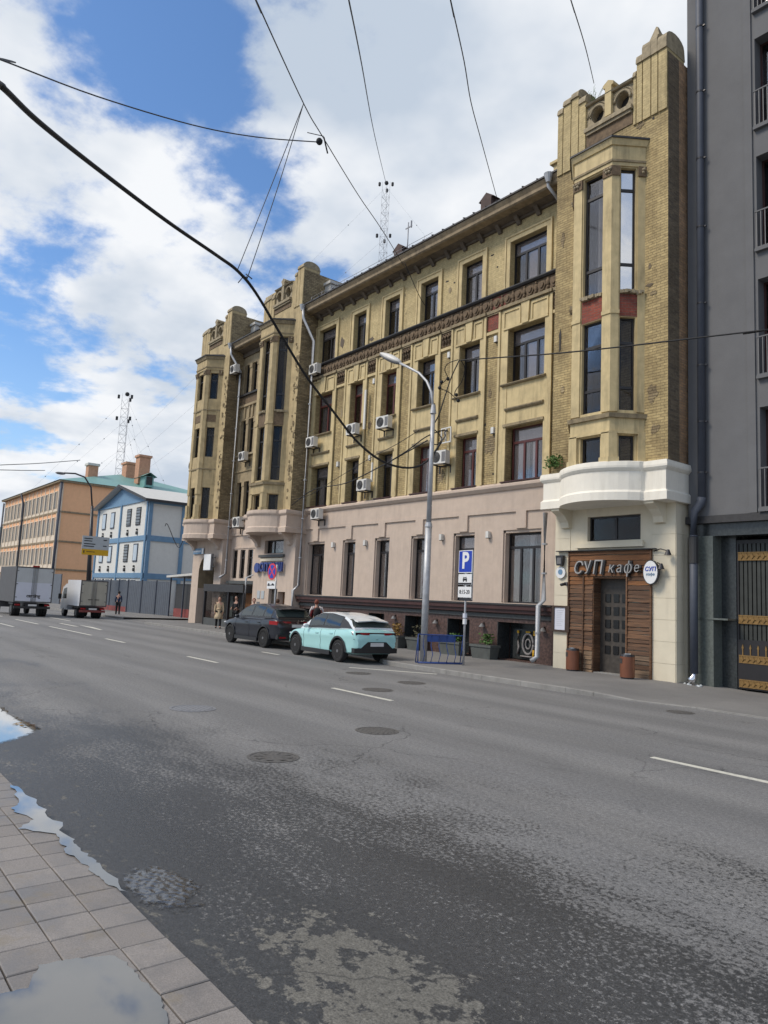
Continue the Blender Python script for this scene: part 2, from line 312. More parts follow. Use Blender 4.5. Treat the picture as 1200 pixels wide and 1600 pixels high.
def line_mat():
    M, t, p, o = newmat('road_paint'); v = posn(t)
    c = mix(t, ramp(t, noise(t, v, 9, 5, .75), (.50, 0.), (.72, .7)), (.58, .57, .50), (.16, .16, .16)); t.links.new(c, p.inputs['Base Color']); p.inputs['Roughness'].default_value = .7
line_mat()
def water_mat():
    M, t, p, o = newmat('puddle_water'); p.inputs['Base Color'].default_value = (.035, .036, .036, 1); p.inputs['Roughness'].default_value = .03; p.inputs['Specular IOR Level'].default_value = .9
    p.inputs['IOR'].default_value = 1.6; p.inputs['Coat Weight'].default_value = 1.; p.inputs['Coat Roughness'].default_value = .02
    bump(t, p, noise(t, posn(t), 2.5, 2), .03, .01)
    def edge(t, p, o, lo, hi, amp, sc):
        a = nd(t, 'ShaderNodeAttribute'); a.attribute_name = 'depth'; tr = nd(t, 'ShaderNodeBsdfTransparent'); ms = nd(t, 'ShaderNodeMixShader')
        f = ramp(t, mth(t, 'ADD', a.outputs['Fac'], mth(t, 'MULTIPLY', mth(t, 'SUBTRACT', noise(t, posn(t), sc, 6, .7), .5), amp)), (lo, 0.), (hi, 1.))
        t.links.new(f, ms.inputs[0]); t.links.new(tr.outputs[0], ms.inputs[1]); t.links.new(p.outputs[0], ms.inputs[2]); t.links.new(ms.outputs[0], o.inputs[0])
    edge(t, p, o, .30, .62, 1.1, 9)
    M, t, p, o = newmat('ripple_water'); p.inputs['Base Color'].default_value = (.03, .03, .032, 1); p.inputs['Roughness'].default_value = .04; p.inputs['IOR'].default_value = 1.8; p.inputs['Coat Weight'].default_value = .4
    edge(t, p, o, .35, .75, 1.6, 14)
    bump(t, p, noise(t, posn(t), 30, 4, .7), .3, .02)
water_mat()
def art_mat():
    return simple('poster_pale', (.22, .21, .21), .6, var=.25, scale=9)
art_mat()
# ------------------------------------------------------------------ mesh helpers
PI = math.pi
class MB:
    def __init__(s): s.v = []; s.f = []; s.sm = []
    def add(s, vs, fs, smooth=False):
        b = len(s.v); s.v += [tuple(v) for v in vs]; s.f += [tuple(b + i for i in f) for f in fs]; s.sm += [smooth] * len(fs); return s
    def box(s, x0, x1, y0, y1, z0, z1):
        return s.add([(x0, y0, z0), (x1, y0, z0), (x1, y1, z0), (x0, y1, z0), (x0, y0, z1), (x1, y0, z1), (x1, y1, z1), (x0, y1, z1)],
                     [(0, 3, 2, 1), (4, 5, 6, 7), (0, 1, 5, 4), (1, 2, 6, 5), (2, 3, 7, 6), (3, 0, 4, 7)])
    def quad(s, a, b, c, d): return s.add([a, b, c, d], [(0, 1, 2, 3)])
    def prism(s, pts, z0, z1):                      # pts: xy polygon, ccw
        n = len(pts); return s.add([(x, y, z0) for x, y in pts] + [(x, y, z1) for x, y in pts],
            [tuple(range(n - 1, -1, -1)), tuple(range(n, 2 * n))] + [(i, (i + 1) % n, n + (i + 1) % n, n + i) for i in range(n)])
    def prism_x(s, pts, x0, x1):                    # pts: yz polygon
        n = len(pts); return s.add([(x0, y, z) for y, z in pts] + [(x1, y, z) for y, z in pts],
            [tuple(range(n - 1, -1, -1)), tuple(range(n, 2 * n))] + [(i, (i + 1) % n, n + (i + 1) % n, n + i) for i in range(n)])
    def prism_y(s, pts, y0, y1):                    # pts: xz polygon
        n = len(pts); return s.add([(x, y0, z) for x, z in pts] + [(x, y1, z) for x, z in pts],
            [tuple(range(n)), tuple(range(2 * n - 1, n - 1, -1))] + [(i, n + i, n + (i + 1) % n, (i + 1) % n) for i in range(n)])
    def loft(s, rings, close=True, caps=True, smooth=False):
        n = len(rings[0]); b = []
        for r in rings: b += r
        fs = []
        for k in range(len(rings) - 1):
            for i in range(n if close else n - 1):
                j = (i + 1) % n; fs.append((k * n + i, k * n + j, (k + 1) * n + j, (k + 1) * n + i))
        if caps and close: fs += [tuple(range(n - 1, -1, -1)), tuple((len(rings) - 1) * n + i for i in range(n))]
        return s.add(b, fs, smooth)
    def tube(s, pts, r, n=8, caps=True):
        pts = [Vector(p) for p in pts]; rings = []
        for i, p in enumerate(pts):
            d = (pts[min(i + 1, len(pts) - 1)] - pts[max(i - 1, 0)]).normalized()
            u = d.cross(Vector((0, 0, 1)));
            if u.length < 1e-3: u = Vector((1, 0, 0))
            u.normalize(); w = d.cross(u); rr = r[i] if isinstance(r, (list, tuple)) else r
            rings.append([tuple(p + (u * math.cos(a) + w * math.sin(a)) * rr) for a in [2 * PI * k / n for k in range(n)]])
        return s.loft(rings, True, caps, True)
    def cyl(s, c, r, z0, z1, n=20, r2=None):
        r2 = r if r2 is None else r2; x, y = c
        a = [2 * PI * k / n for k in range(n)]
        return s.loft([[(x + r * math.cos(t), y + r * math.sin(t), z0) for t in a], [(x + r2 * math.cos(t), y + r2 * math.sin(t), z1) for t in a]])
    def lathe(s, c, prof, n=16):
        x, y = c; a = [2 * PI * k / n for k in range(n)]
        return s.loft([[(x + r * math.cos(t), y + r * math.sin(t), z) for t in a] for r, z in prof], True, True, True)
    def cyl_y(s, c, r, y0, y1, n=20):
        x, z = c; a = [2 * PI * k / n for k in range(n)]
        return s.prism_y([(x + r * math.cos(t), z + r * math.sin(t)) for t in a], y0, y1)
    def sphere(s, c, r, n=10, m_=6, sc=(1, 1, 1)):
        rings = [[(c[0] + r * sc[0] * math.sin(PI * (j + .02) / m_ * .998) * math.cos(2 * PI * i / n), c[1] + r * sc[1] * math.sin(PI * (j + .02) / m_ * .998) * math.sin(2 * PI * i / n), c[2] + r * sc[2] * math.cos(PI * (j + .02) / m_ * .998)) for i in range(n)] for j in range(m_ + 1)]
        return s.loft(rings, True, True, True)
    def mesh(s, name):
        me = bpy.data.meshes.new(name); me.from_pydata(s.v, [], s.f)
        for p, q in zip(me.polygons, s.sm): p.use_smooth = q
        bm = bmesh.new(); bm.from_mesh(me); bmesh.ops.recalc_face_normals(bm, faces=bm.faces); bm.to_mesh(me); bm.free()
        me.update(); return me
def setm(me, mat):
    me.materials.clear(); me.materials.append(MATS[mat] if isinstance(mat, str) else mat)
WR = {}                                             # roots whose children are modelled in world coordinates
def obj(name, mb, mat, parent=None, loc=None, rotz=0., local=False):
    me = mb if isinstance(mb, bpy.types.Mesh) else mb.mesh(name)
    if mat and not me.materials: setm(me, mat)
    o = bpy.data.objects.new(name, me); COL.objects.link(o)
    if loc is not None: o.location = loc
    o.rotation_euler[2] = rotz
    if parent is not None:
        o.parent = parent
        if parent.name in WR and not local: o.matrix_parent_inverse = WR[parent.name]
    return o
def tag(o, label=None, cat=None, group=None, kind=None):
    for k, v in (('label', label), ('category', cat), ('group', group), ('kind', kind)):
        if v: o[k] = v
    return o
def thing(name, label, cat, loc=(0, 0, 0), rotz=0., group=None, world=False):
    o = bpy.data.objects.new(name, None); o.empty_display_size = .2; COL.objects.link(o); o.location = loc; o.rotation_euler[2] = rotz
    tag(o, label, cat, group)
    if world: WR[o.name] = Matrix.Translation(-Vector(loc))
    return o
def copy_tree(o, loc=None, rotz=None, label=None, parent=None):
    c = o.copy(); COL.objects.link(c)
    if parent is not None: c.parent = parent
    if loc is not None: c.location = loc
    if rotz is not None: c.rotation_euler[2] = rotz
    if label: c['label'] = label
    for ch in list(o.children): copy_tree(ch, parent=c)
    return c
def struct(name, mb, mat): return tag(obj(name, mb, mat), kind='structure')
def at(px, py, Y):                                  # point of the plane y=Y seen at a pixel of the 1200x1600 photograph
    r_ = ray(px, py); return Vector((0, 0, H)) + r_ * (Y / r_.y)
def atx(px, py, X):
    r_ = ray(px, py); return Vector((0, 0, H)) + r_ * (X / r_.x)
def atz(px, py, Z=0.):
    r_ = ray(px, py); return Vector((0, 0, H)) + r_ * ((Z - H) / r_.z)
def text_mesh(body, size, depth=.01, bold=0., shear=0., align='CENTER'):
    c = bpy.data.curves.new('t', 'FONT'); c.body = body; c.size = size; c.extrude = depth; c.offset = bold; c.shear = shear; c.align_x = align; c.align_y = 'CENTER'; c.resolution_u = 3
    o = bpy.data.objects.new('t', c); COL.objects.link(o); bpy.context.view_layer.update()
    me = bpy.data.meshes.new_from_object(o.evaluated_get(bpy.context.evaluated_depsgraph_get()))
    bpy.data.objects.remove(o)
    me.transform(Matrix.Rotation(PI / 2, 4, 'X')); me.materials.clear(); return me          # text stands in the xz plane facing -y
# wall strip between plan points p0 -> p1 (outward side on the right hand of travel), with rectangular openings
def fw(mb, p0, p1, z0, z1, holes=(), depth=.3):
    p0 = Vector((*p0, 0)); p1 = Vector((*p1, 0)); L = (p1 - p0).length; d = (p1 - p0) / L; n = Vector((d.y, -d.x, 0))
    P = lambda u, z, w=0.: tuple(p0 + d * u - n * w + Vector((0, 0, z)))
    us = sorted({0., L, *[h[0] for h in holes], *[h[1] for h in holes]}); zs = sorted({z0, z1, *[h[2] for h in holes], *[h[3] for h in holes]})
    for i in range(len(us) - 1):
        for j in range(len(zs) - 1):
            uc = (us[i] + us[i + 1]) / 2; zc_ = (zs[j] + zs[j + 1]) / 2
            if any(h[0] < uc < h[1] and h[2] < zc_ < h[3] for h in holes): continue
            mb.quad(P(us[i], zs[j]), P(us[i + 1], zs[j]), P(us[i + 1], zs[j + 1]), P(us[i], zs[j + 1]))
    for a, b, c, e_ in holes:
        mb.quad(P(a, c), P(a, c, depth), P(a, e_, depth), P(a, e_)); mb.quad(P(b, c), P(b, c, depth), P(b, e_, depth), P(b, e_))
        mb.quad(P(a, e_), P(a, e_, depth), P(b, e_, depth), P(b, e_)); mb.quad(P(a, c), P(a, c, depth), P(b, c, depth), P(b, c))
    return mb
MC = {}
def cached(key, fn):
    if key not in MC: MC[key] = fn()
    return MC[key]
def window(parent, p0, p1, u0, u1, z0, z1, depth=.3, frame='black_frame', nm=1, transom=.27, glassm='pane_glass', curtain=0, rails=(), offs=None, name='window', blind=''):
    """frame with transom and mullions; every pane of glass its own sub-part; dark room and curtains behind"""
    p0v = Vector((*p0, 0)); p1v = Vector((*p1, 0)); d = (p1v - p0v).normalized(); n = Vector((d.y, -d.x, 0))
    w = round(u1 - u0, 3); h = round(z1 - z0, 3); fb = .055
    cols = [0.] + list(offs if offs else [(i + 1) / (nm + 1) for i in range(nm)]) + [1.]
    rows = sorted([0.] + ([1 - transom] if transom else []) + list(rails) + [1.])
    def fr():
        m_ = MB(); m_.box(0, fb, 0, .07, 0, h); m_.box(w - fb, w, 0, .07, 0, h); m_.box(fb, w - fb, 0, .07, 0, fb); m_.box(fb, w - fb, 0, .07, h - fb, h)
        for r_ in rows[1:-1]: m_.box(fb, w - fb, .002, .068, r_ * h - .045, r_ * h + .045)
        for c_ in cols[1:-1]:
            top = (rows[-2] * h - .045) if transom else h - fb
            m_.box(c_ * w - .045, c_ * w + .045, .004, .066, fb, top)
        return m_.mesh('window')
    me = cached(('wf', w, h, frame, tuple(cols), tuple(rows)), fr)
    if not me.materials: setm(me, frame)
    o = obj(name, me, None, parent, loc=tuple(p0v + d * u0 - n * depth + Vector((0, 0, z0))), rotz=math.atan2(d.y, d.x))
    for i in range(len(rows) - 1):
        cs = cols if (i < len(rows) - 2 or not transom) else [0., 1.]
        for j in range(len(cs) - 1):
            a, b = max(cs[j] * w, fb), min(cs[j + 1] * w, w - fb); c_, e_ = max(rows[i] * h, fb), min(rows[i + 1] * h, h - fb)
            pm = cached(('pane', round(b - a, 3), round(e_ - c_, 3), glassm), lambda: MB().box(0, b - a, 0, .008, 0, e_ - c_).mesh('pane'))
            if not pm.materials: setm(pm, glassm)
            obj('pane', pm, None, o, loc=(a, .03, c_))
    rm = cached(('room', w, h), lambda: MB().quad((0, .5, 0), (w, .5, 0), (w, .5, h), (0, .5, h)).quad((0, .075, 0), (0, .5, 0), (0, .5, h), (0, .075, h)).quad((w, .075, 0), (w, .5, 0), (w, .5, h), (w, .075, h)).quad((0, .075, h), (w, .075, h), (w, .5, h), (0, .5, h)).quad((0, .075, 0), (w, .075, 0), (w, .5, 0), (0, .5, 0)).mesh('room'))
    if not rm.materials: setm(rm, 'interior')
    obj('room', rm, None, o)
    if blind:
        if 't' in blind and transom: obj('blind', MB().box(fb, w - fb, .05, .056, h * (1 - transom), h - fb), 'blind', o)
        top = h * (1 - transom) if transom else h
        xs_b = {'l': [(.0, .34)], 'r': [(.62, 1.)], 'm': [(.4, .66)], 'w': [(.0, 1.)], 'b': [(0, .3), (.55, .95)]}
        for ch in blind:
            if ch in xs_b:
                for a, b in xs_b[ch]: obj('blind', MB().box(fb + (w - 2 * fb) * a, fb + (w - 2 * fb) * b, .06, .066, fb, top - .03 if ch != 'w' else top), 'blind_warm' if 'g' in blind else 'blind', o)
    if curtain:
        m_ = MB(); cm = 'curtain'
        spans = {1: [(.04, .40)], 2: [(.04, .3), (.72, .96)], 3: [(.5, .96)], 4: [(.04, .96)], 5: [(.35, .62)]}[curtain]
        hz = h * (1 - transom) if curtain == 4 else h - .06
        for a, b in spans:
            k = 14; xs = [w * (a + (b - a) * i / k) for i in range(k + 1)]
            for i in range(k):
                y0 = .16 + .03 * math.sin(i * 1.9); y1 = .16 + .03 * math.sin((i + 1) * 1.9)
                m_.quad((xs[i], y0, .06), (xs[i + 1], y1, .06), (xs[i + 1], y1, hz), (xs[i], y0, hz))
        obj('curtain', m_, 'grey_blind' if curtain == 4 else cm, o)
    return o
# ------------------------------------------------------------------ ground
def sheet(x0, x1, y0, y1, z, nx=1, ny=1):
    m_ = MB()
    for i in range(nx):
        for j in range(ny):
            a, b = x0 + (x1 - x0) * i / nx, x0 + (x1 - x0) * (i + 1) / nx; c, d = y0 + (y1 - y0) * j / ny, y0 + (y1 - y0) * (j + 1) / ny
            m_.quad((a, c, z), (b, c, z), (b, d, z), (a, d, z))
    return m_
struct('ground', sheet(-1500, 600, -600, 1500, -.06), 'footway_asphalt')
road = struct('road', sheet(-600, 200, 1.8, 19.0, 0.), 'asphalt')
# near footway: slabs laid as single pieces where they show, a plain bed below and beyond
nearpv = struct('pavement', MB().box(-200, 60, -12, 1.862, -.05, .032), 'joint_dirt')
rows_y = [1.862, 1.592, 1.302, 1.022, .742, .462, .18]
slab = MB()
for r_ in range(len(rows_y) - 1):
    y1, y0 = rows_y[r_], rows_y[r_ + 1]; w = .282
    def mk():
        g_ = .004; m_ = MB(); a, b, c, d = g_, w - g_, g_, (y1 - y0) - g_ - (.006 if r_ == 0 else 0); e_ = .005
        m_.loft([[(a, c, 0), (b, c, 0), (b, d, 0), (a, d, 0)], [(a, c, .026), (b, c, .026), (b, d, .026), (a, d, .026)], [(a + e_, c + e_, .031), (b - e_, c + e_, .031), (b - e_, d - e_, .031), (a + e_, d - e_, .031)]])
        return m_.mesh('paving_slab')
    me = cached(('slab', r_), mk)
    if not me.materials: setm(me, 'paving')
    lim = [-13.5, -12.5, -10.5, -8, -6, -5][r_]
    k = 0; x = 1.184
    while x > lim:
        o = obj('paving_slab', me, None, nearpv, loc=(x + random.uniform(-.003, .003), y0, .0305 + random.uniform(-.003, .003)))
        o.rotation_euler = (random.uniform(-.004, .004), random.uniform(-.004, .004), 0); x -= w
far = MB()
for r_ in range(12):
    y1 = 1.862 - r_ * .283; y0 = y1 - .279
    x = [-13.5, -12.5, -10.5, -8, -6, -5, -3, -3, -3, -3, -3, -3][r_] + .2
    while x > -60:
        far.box(x - .56, x - .004, y0, y1, .03, .06); x -= .564
tag(obj('far_paving', far, 'paving', nearpv), kind='stuff')
# far footway with kerb: bay for parked cars, bulge by the lamp post, flush crossing by the gate
kerb_line = [(-8.6, 15.62), (-9.9, 15.33), (-10.9, 15.12), (-11.6, 14.96), (-13.0, 14.93), (-14.4, 14.93), (-15.8, 14.93), (-17.2, 14.93), (-18.3, 14.95), (-18.9, 15.05), (-19.6, 15.45), (-20.3, 15.95), (-21.2, 16.2), (-24, 16.25), (-28, 16.3), (-32, 16.3), (-36, 16.35), (-40.6, 16.4), (-43.6, 16.4)]
kz = lambda x: .13 if x < -11.4 else (.13 - .10 * min(1, (x + 11.4) / 1.5) if x < -9.9 else .03)
m_ = MB()
for (a, b), (c, d) in zip(kerb_line[:-1], kerb_line[1:]):
    m_.quad((a, b + .12, kz(a) - .004), (c, d + .12, kz(c) - .004), (c, 26, kz(c) - .004), (a, 26, kz(a) - .004))
m_.quad((60, 16.0, .03 - .004), (-8.6, 15.74, .03 - .004), (-8.6, 26, .026), (60, 26, .026))
m_.quad((-43.6, 16.52, .126), (-45.2, 17.6, .02), (-45.2, 26, .02), (-43.6, 26, .126)); m_.quad((-45.2, 17.6, .02), (-50, 17.6, .02), (-50, 26, .02), (-45.2, 26, .02))
m_.quad((-50, 17.35, .126), (-500, 17.35, .126), (-500, 60, .126), (-50, 60, .126))
farpv = struct('sidewalk', m_, 'footway_asphalt')
struct('sidewalk_apron', MB().quad((-43.6, 16.4, .006), (-50.1, 17.2, .006), (-50.1, 19.2, .014), (-43.6, 19.2, .014)), 'footway_asphalt')
def kerb_piece(a, b, za, zb, w=.125):
    d = (Vector(b) - Vector(a)).normalized(); n = Vector((-d.y, d.x)) * w
    if n.y < 0: n = -n
    g_ = d * .004; A = Vector(a) + g_; B = Vector(b) - g_
    q = [A, B, B + n, A + n]
    m_ = MB(); m_.add([(p.x, p.y, -.05) for p in q] + [(q[0].x, q[0].y, za - .012), (q[1].x, q[1].y, zb - .012), (q[2].x, q[2].y, zb), (q[3].x, q[3].y, za)] + [(q[0].x * .9 + q[3].x * .1, q[0].y * .9 + q[3].y * .1, za), (q[1].x * .9 + q[2].x * .1, q[1].y * .9 + q[2].y * .1, zb)],
        [(0, 1, 2, 3), (0, 1, 5, 4), (4, 5, 9, 8), (8, 9, 6, 7), (1, 2, 6, 9, 5), (0, 4, 8, 7, 3), (2, 3, 7, 6)])
    return m_
for (a, b), (c, d) in zip(kerb_line[:-1], kerb_line[1:]):
    L = math.hypot(c - a, d - b); k = max(1, round(L / 1.0))
    for i in range(k):
        s0, s1 = i / k, (i + 1) / k; A = (a + (c - a) * s0, b + (d - b) * s0); B = (a + (c - a) * s1, b + (d - b) * s1)
        obj('kerb_stone', kerb_piece(A, B, kz(A[0]), kz(B[0])), 'kerb_stone', farpv)
for x in (-50, -51.1, -52.2, -53.3, -54.4, -55.5): obj('kerb_stone', kerb_piece((x, 17.22), (x - 1.1, 17.22), .13, .13), 'kerb_stone', farpv)
obj('kerb_stone', MB().box(-90, -56.6, 17.22, 17.35, -.05, .13), 'kerb_stone', farpv)
obj('kerb_stone', MB().box(-8.6, 40, 15.63, 15.74, -.05, .034), 'kerb_stone', farpv)
def dash(pts, nm='lane_marking'): obj(nm, MB().add([(x, y, .004) for x, y in pts] + [(x, y, -.004) for x, y in pts], [tuple(range(len(pts)))] + [(i, (i + 1) % len(pts), len(pts) + (i + 1) % len(pts), len(pts) + i) for i in range(len(pts))]), 'road_paint', road)
for x0, x1, y in ((-6.0, -3.6, 9.70), (-14.04, -11.9, 9.75), (-22.2, -20.1, 9.83), (-30.3, -28.1, 9.88), (-39.1, -32.4, 9.95), (-46.3, -41.2, 9.93), (-41.4, -38.3, 8.15), (-60, -50, 9.95), (-50.2, -45.7, 12.75), (-23.7, -22.5, 13.3)):
    dash([(x0, y - .055), (x1, y - .055), (x1, y + .055), (x0, y + .055)])
dash([(-42.6, 11.3), (-39.6, 11.25), (-39.4, 11.42), (-42.5, 11.42)]); dash([(-40.9, 11.9), (-36.6, 11.6), (-36.6, 11.75), (-39.0, 12.0)])
dash([(-18.1, 13.1), (-15.9, 14.62), (-15.95, 14.72), (-18.15, 13.2)])
def manhole(px, py, rad, label, mat='iron', ornate=0):
    c = atz(px, py); t = thing('manhole_cover', label, 'manhole cover', (c.x, c.y, 0), group='manhole covers in the road')
    n = 28; ring = MB(); a = [2 * PI * k / n for k in range(n)]
    R1, R2 = rad, rad * .88
    ring.loft([[(R1 * math.cos(t_), R1 * math.sin(t_), .003) for t_ in a], [(R1 * math.cos(t_), R1 * math.sin(t_), .006) for t_ in a], [(R2 * math.cos(t_), R2 * math.sin(t_), .006) for t_ in a], [(R2 * math.cos(t_), R2 * math.sin(t_), .003) for t_ in a]], caps=False)
    obj('ring', ring, mat, t)
    lid = MB().cyl((0, 0), R2 * .97, -.01, .0045, n)
    if ornate:
        for k in range(8):
            th = k * PI / 4; lid.add([(R2 * .25 * math.cos(th - .2), R2 * .25 * math.sin(th - .2), .0052), (R2 * .85 * math.cos(th - .12), R2 * .85 * math.sin(th - .12), .012), (R2 * .85 * math.cos(th + .25), R2 * .85 * math.sin(th + .25), .012), (R2 * .25 * math.cos(th + .15), R2 * .25 * math.sin(th + .15), .0052)], [(0, 1, 2, 3)])
    else:
        for k in range(-3, 4):
            hh = math.sqrt(max(0, .8 - (k / 4) ** 2)) * R2; lid.box(-hh, hh, k * R2 / 4 - .015, k * R2 / 4 + .015, .0045, .010)
    obj('lid', lid, mat, t)
manhole(301, 1107, .40, 'pale grey flush manhole cover, farthest left in the road', 'iron_pale')
manhole(427, 1183, .33, 'patterned brown manhole cover nearest the paved footway', 'iron', 1)
manhole(589, 1142, .34, 'plain brown manhole cover in the middle of the near lane', 'iron')
manhole(590, 1078, .36, 'dark manhole cover beside the lane dash below the mint car', 'iron')
manhole(643, 1067, .36, 'dark manhole cover between the lane dash and the far kerb', 'iron')
manhole(560, 1052, .36, 'dark manhole cover right behind the mint car', 'iron')
manhole(1063, 1113, .28, 'small dark manhole cover near the flush kerb by the gate', 'iron')
def blob(name, pts, z, mat, label, cat='puddle', jag=.05, kind=None, inset=.05):
    P_ = []
    n = len(pts)
    for i in range(n):
        a = Vector(pts[i]); b = Vector(pts[(i + 1) % n])
        for k in range(7):
            f = k / 7; p = a.lerp(b, f); L = (b - a).length
            P_.append((p.x + random.uniform(-jag, jag) * L * .5, p.y + random.uniform(-jag, jag) * L * .5))
    me = bpy.data.meshes.new(name); bm_ = bmesh.new(); fc = bm_.faces.new([bm_.verts.new((x, y, z)) for x, y in P_]); bm_.normal_update()
    if fc.normal.z < 0: fc.normal_flip()
    at_ = bm_.verts.layers.float.new('depth'); cen = fc.calc_center_median(); ov = list(fc.verts)
    if inset < .03:
        for v in ov: v[at_] = .9
    else:
        iv = [bm_.verts.new(cen + (v.co - cen) * .72) for v in ov]; bm_.faces.remove(fc)
        for v in iv: v[at_] = 1.
        for k_ in range(len(ov)): bm_.faces.new([ov[k_], ov[(k_ + 1) % len(ov)], iv[(k_ + 1) % len(ov)], iv[k_]])
        bm_.faces.new(iv)
    bmesh.ops.triangulate(bm_, faces=list(bm_.faces)); bm_.to_mesh(me); bm_.free()
    o = obj(name, me, mat); tag(o, label, cat, kind=kind); return o
px2 = lambda L, z: [tuple(atz(a, b, z)[:2]) for a, b in L]
blob('puddle', px2([(-60, 1096), (4, 1103), (18, 1116), (50, 1128), (72, 1138), (50, 1150), (22, 1160), (-30, 1175), (-120, 1165)], .004), .004, 'puddle_water', 'bright puddle in the road at the left edge of the view', jag=.12, inset=.12)
blob('puddle', px2([(18, 1226), (45, 1245), (75, 1270), (112, 1310), (128, 1330), (156, 1352), (200, 1397), (160, 1378), (138, 1357), (106, 1332), (84, 1304), (30, 1296), (50, 1282), (16, 1264), (30, 1258)], .064), .070, 'puddle_water', 'long thin puddle lying along the edge of the footway slabs', jag=.10, inset=.018)
blob('puddle', px2([(-40, 1560), (0, 1555), (45, 1545), (60, 1510), (110, 1500), (182, 1494), (215, 1525), (250, 1560), (262, 1600), (262, 1660), (-60, 1690)], .064), .070, 'puddle_water', 'wide puddle on the footway slabs nearest the camera', jag=.10, inset=.02)
from mathutils import noise as mnoise
def splash():
    c0 = atz(252, 1386, 0.); me = bpy.data.meshes.new('puddle'); nx_, ny_ = 90, 44; V = []; A = []
    for i_ in range(nx_ + 1):
        for j_ in range(ny_ + 1):
            u, w_ = -1 + 2 * i_ / nx_, -1 + 2 * j_ / ny_; x, y = c0.x + u * .50, c0.y + w_ * .26
            d_ = 1 - math.hypot(u, w_) + .25 * mnoise.noise(Vector((x * 9, y * 9, 3.)))
            h_ = (mnoise.noise(Vector((x * 26, y * 26, 0))) * .006 + mnoise.noise(Vector((x * 60, y * 60, 5))) * .002) * max(0., min(1., d_ * 3))
            V.append((x, y, .004 + max(0, d_) * .006 + h_)); A.append(max(0., min(1., d_ * 2.2)))
    me.from_pydata(V, [], [(i_ * (ny_ + 1) + j_, (i_ + 1) * (ny_ + 1) + j_, (i_ + 1) * (ny_ + 1) + j_ + 1, i_ * (ny_ + 1) + j_ + 1) for i_ in range(nx_) for j_ in range(ny_)])
    at_ = me.attributes.new('depth', 'FLOAT', 'POINT')
    for k_, a_ in enumerate(A): at_.data[k_].value = a_
    for p_ in me.polygons: p_.use_smooth = True
    tag(obj('puddle', me, 'ripple_water'), 'small rippling puddle splashing beside the kerb', 'puddle')
splash()
c = atz(33, 1132, .01); lm = MB()
for k in range(9):
    a = random.uniform(0, 6.3); x, y = c.x + random.uniform(-.14, .14), c.y + random.uniform(-.06, .06); lm.add([(x, y, .012), (x + .05 * math.cos(a), y + .05 * math.sin(a), .02), (x + .09 * math.cos(a + .4), y + .09 * math.sin(a + .4), .013), (x + .04 * math.cos(a + 1), y + .04 * math.sin(a + 1), .012)], [(0, 1, 2, 3)])
tag(obj('fallen_leaves', lm, 'leaf_dry'), 'small clump of brown fallen leaves lying in the bright left puddle', 'leaves', kind='stuff')
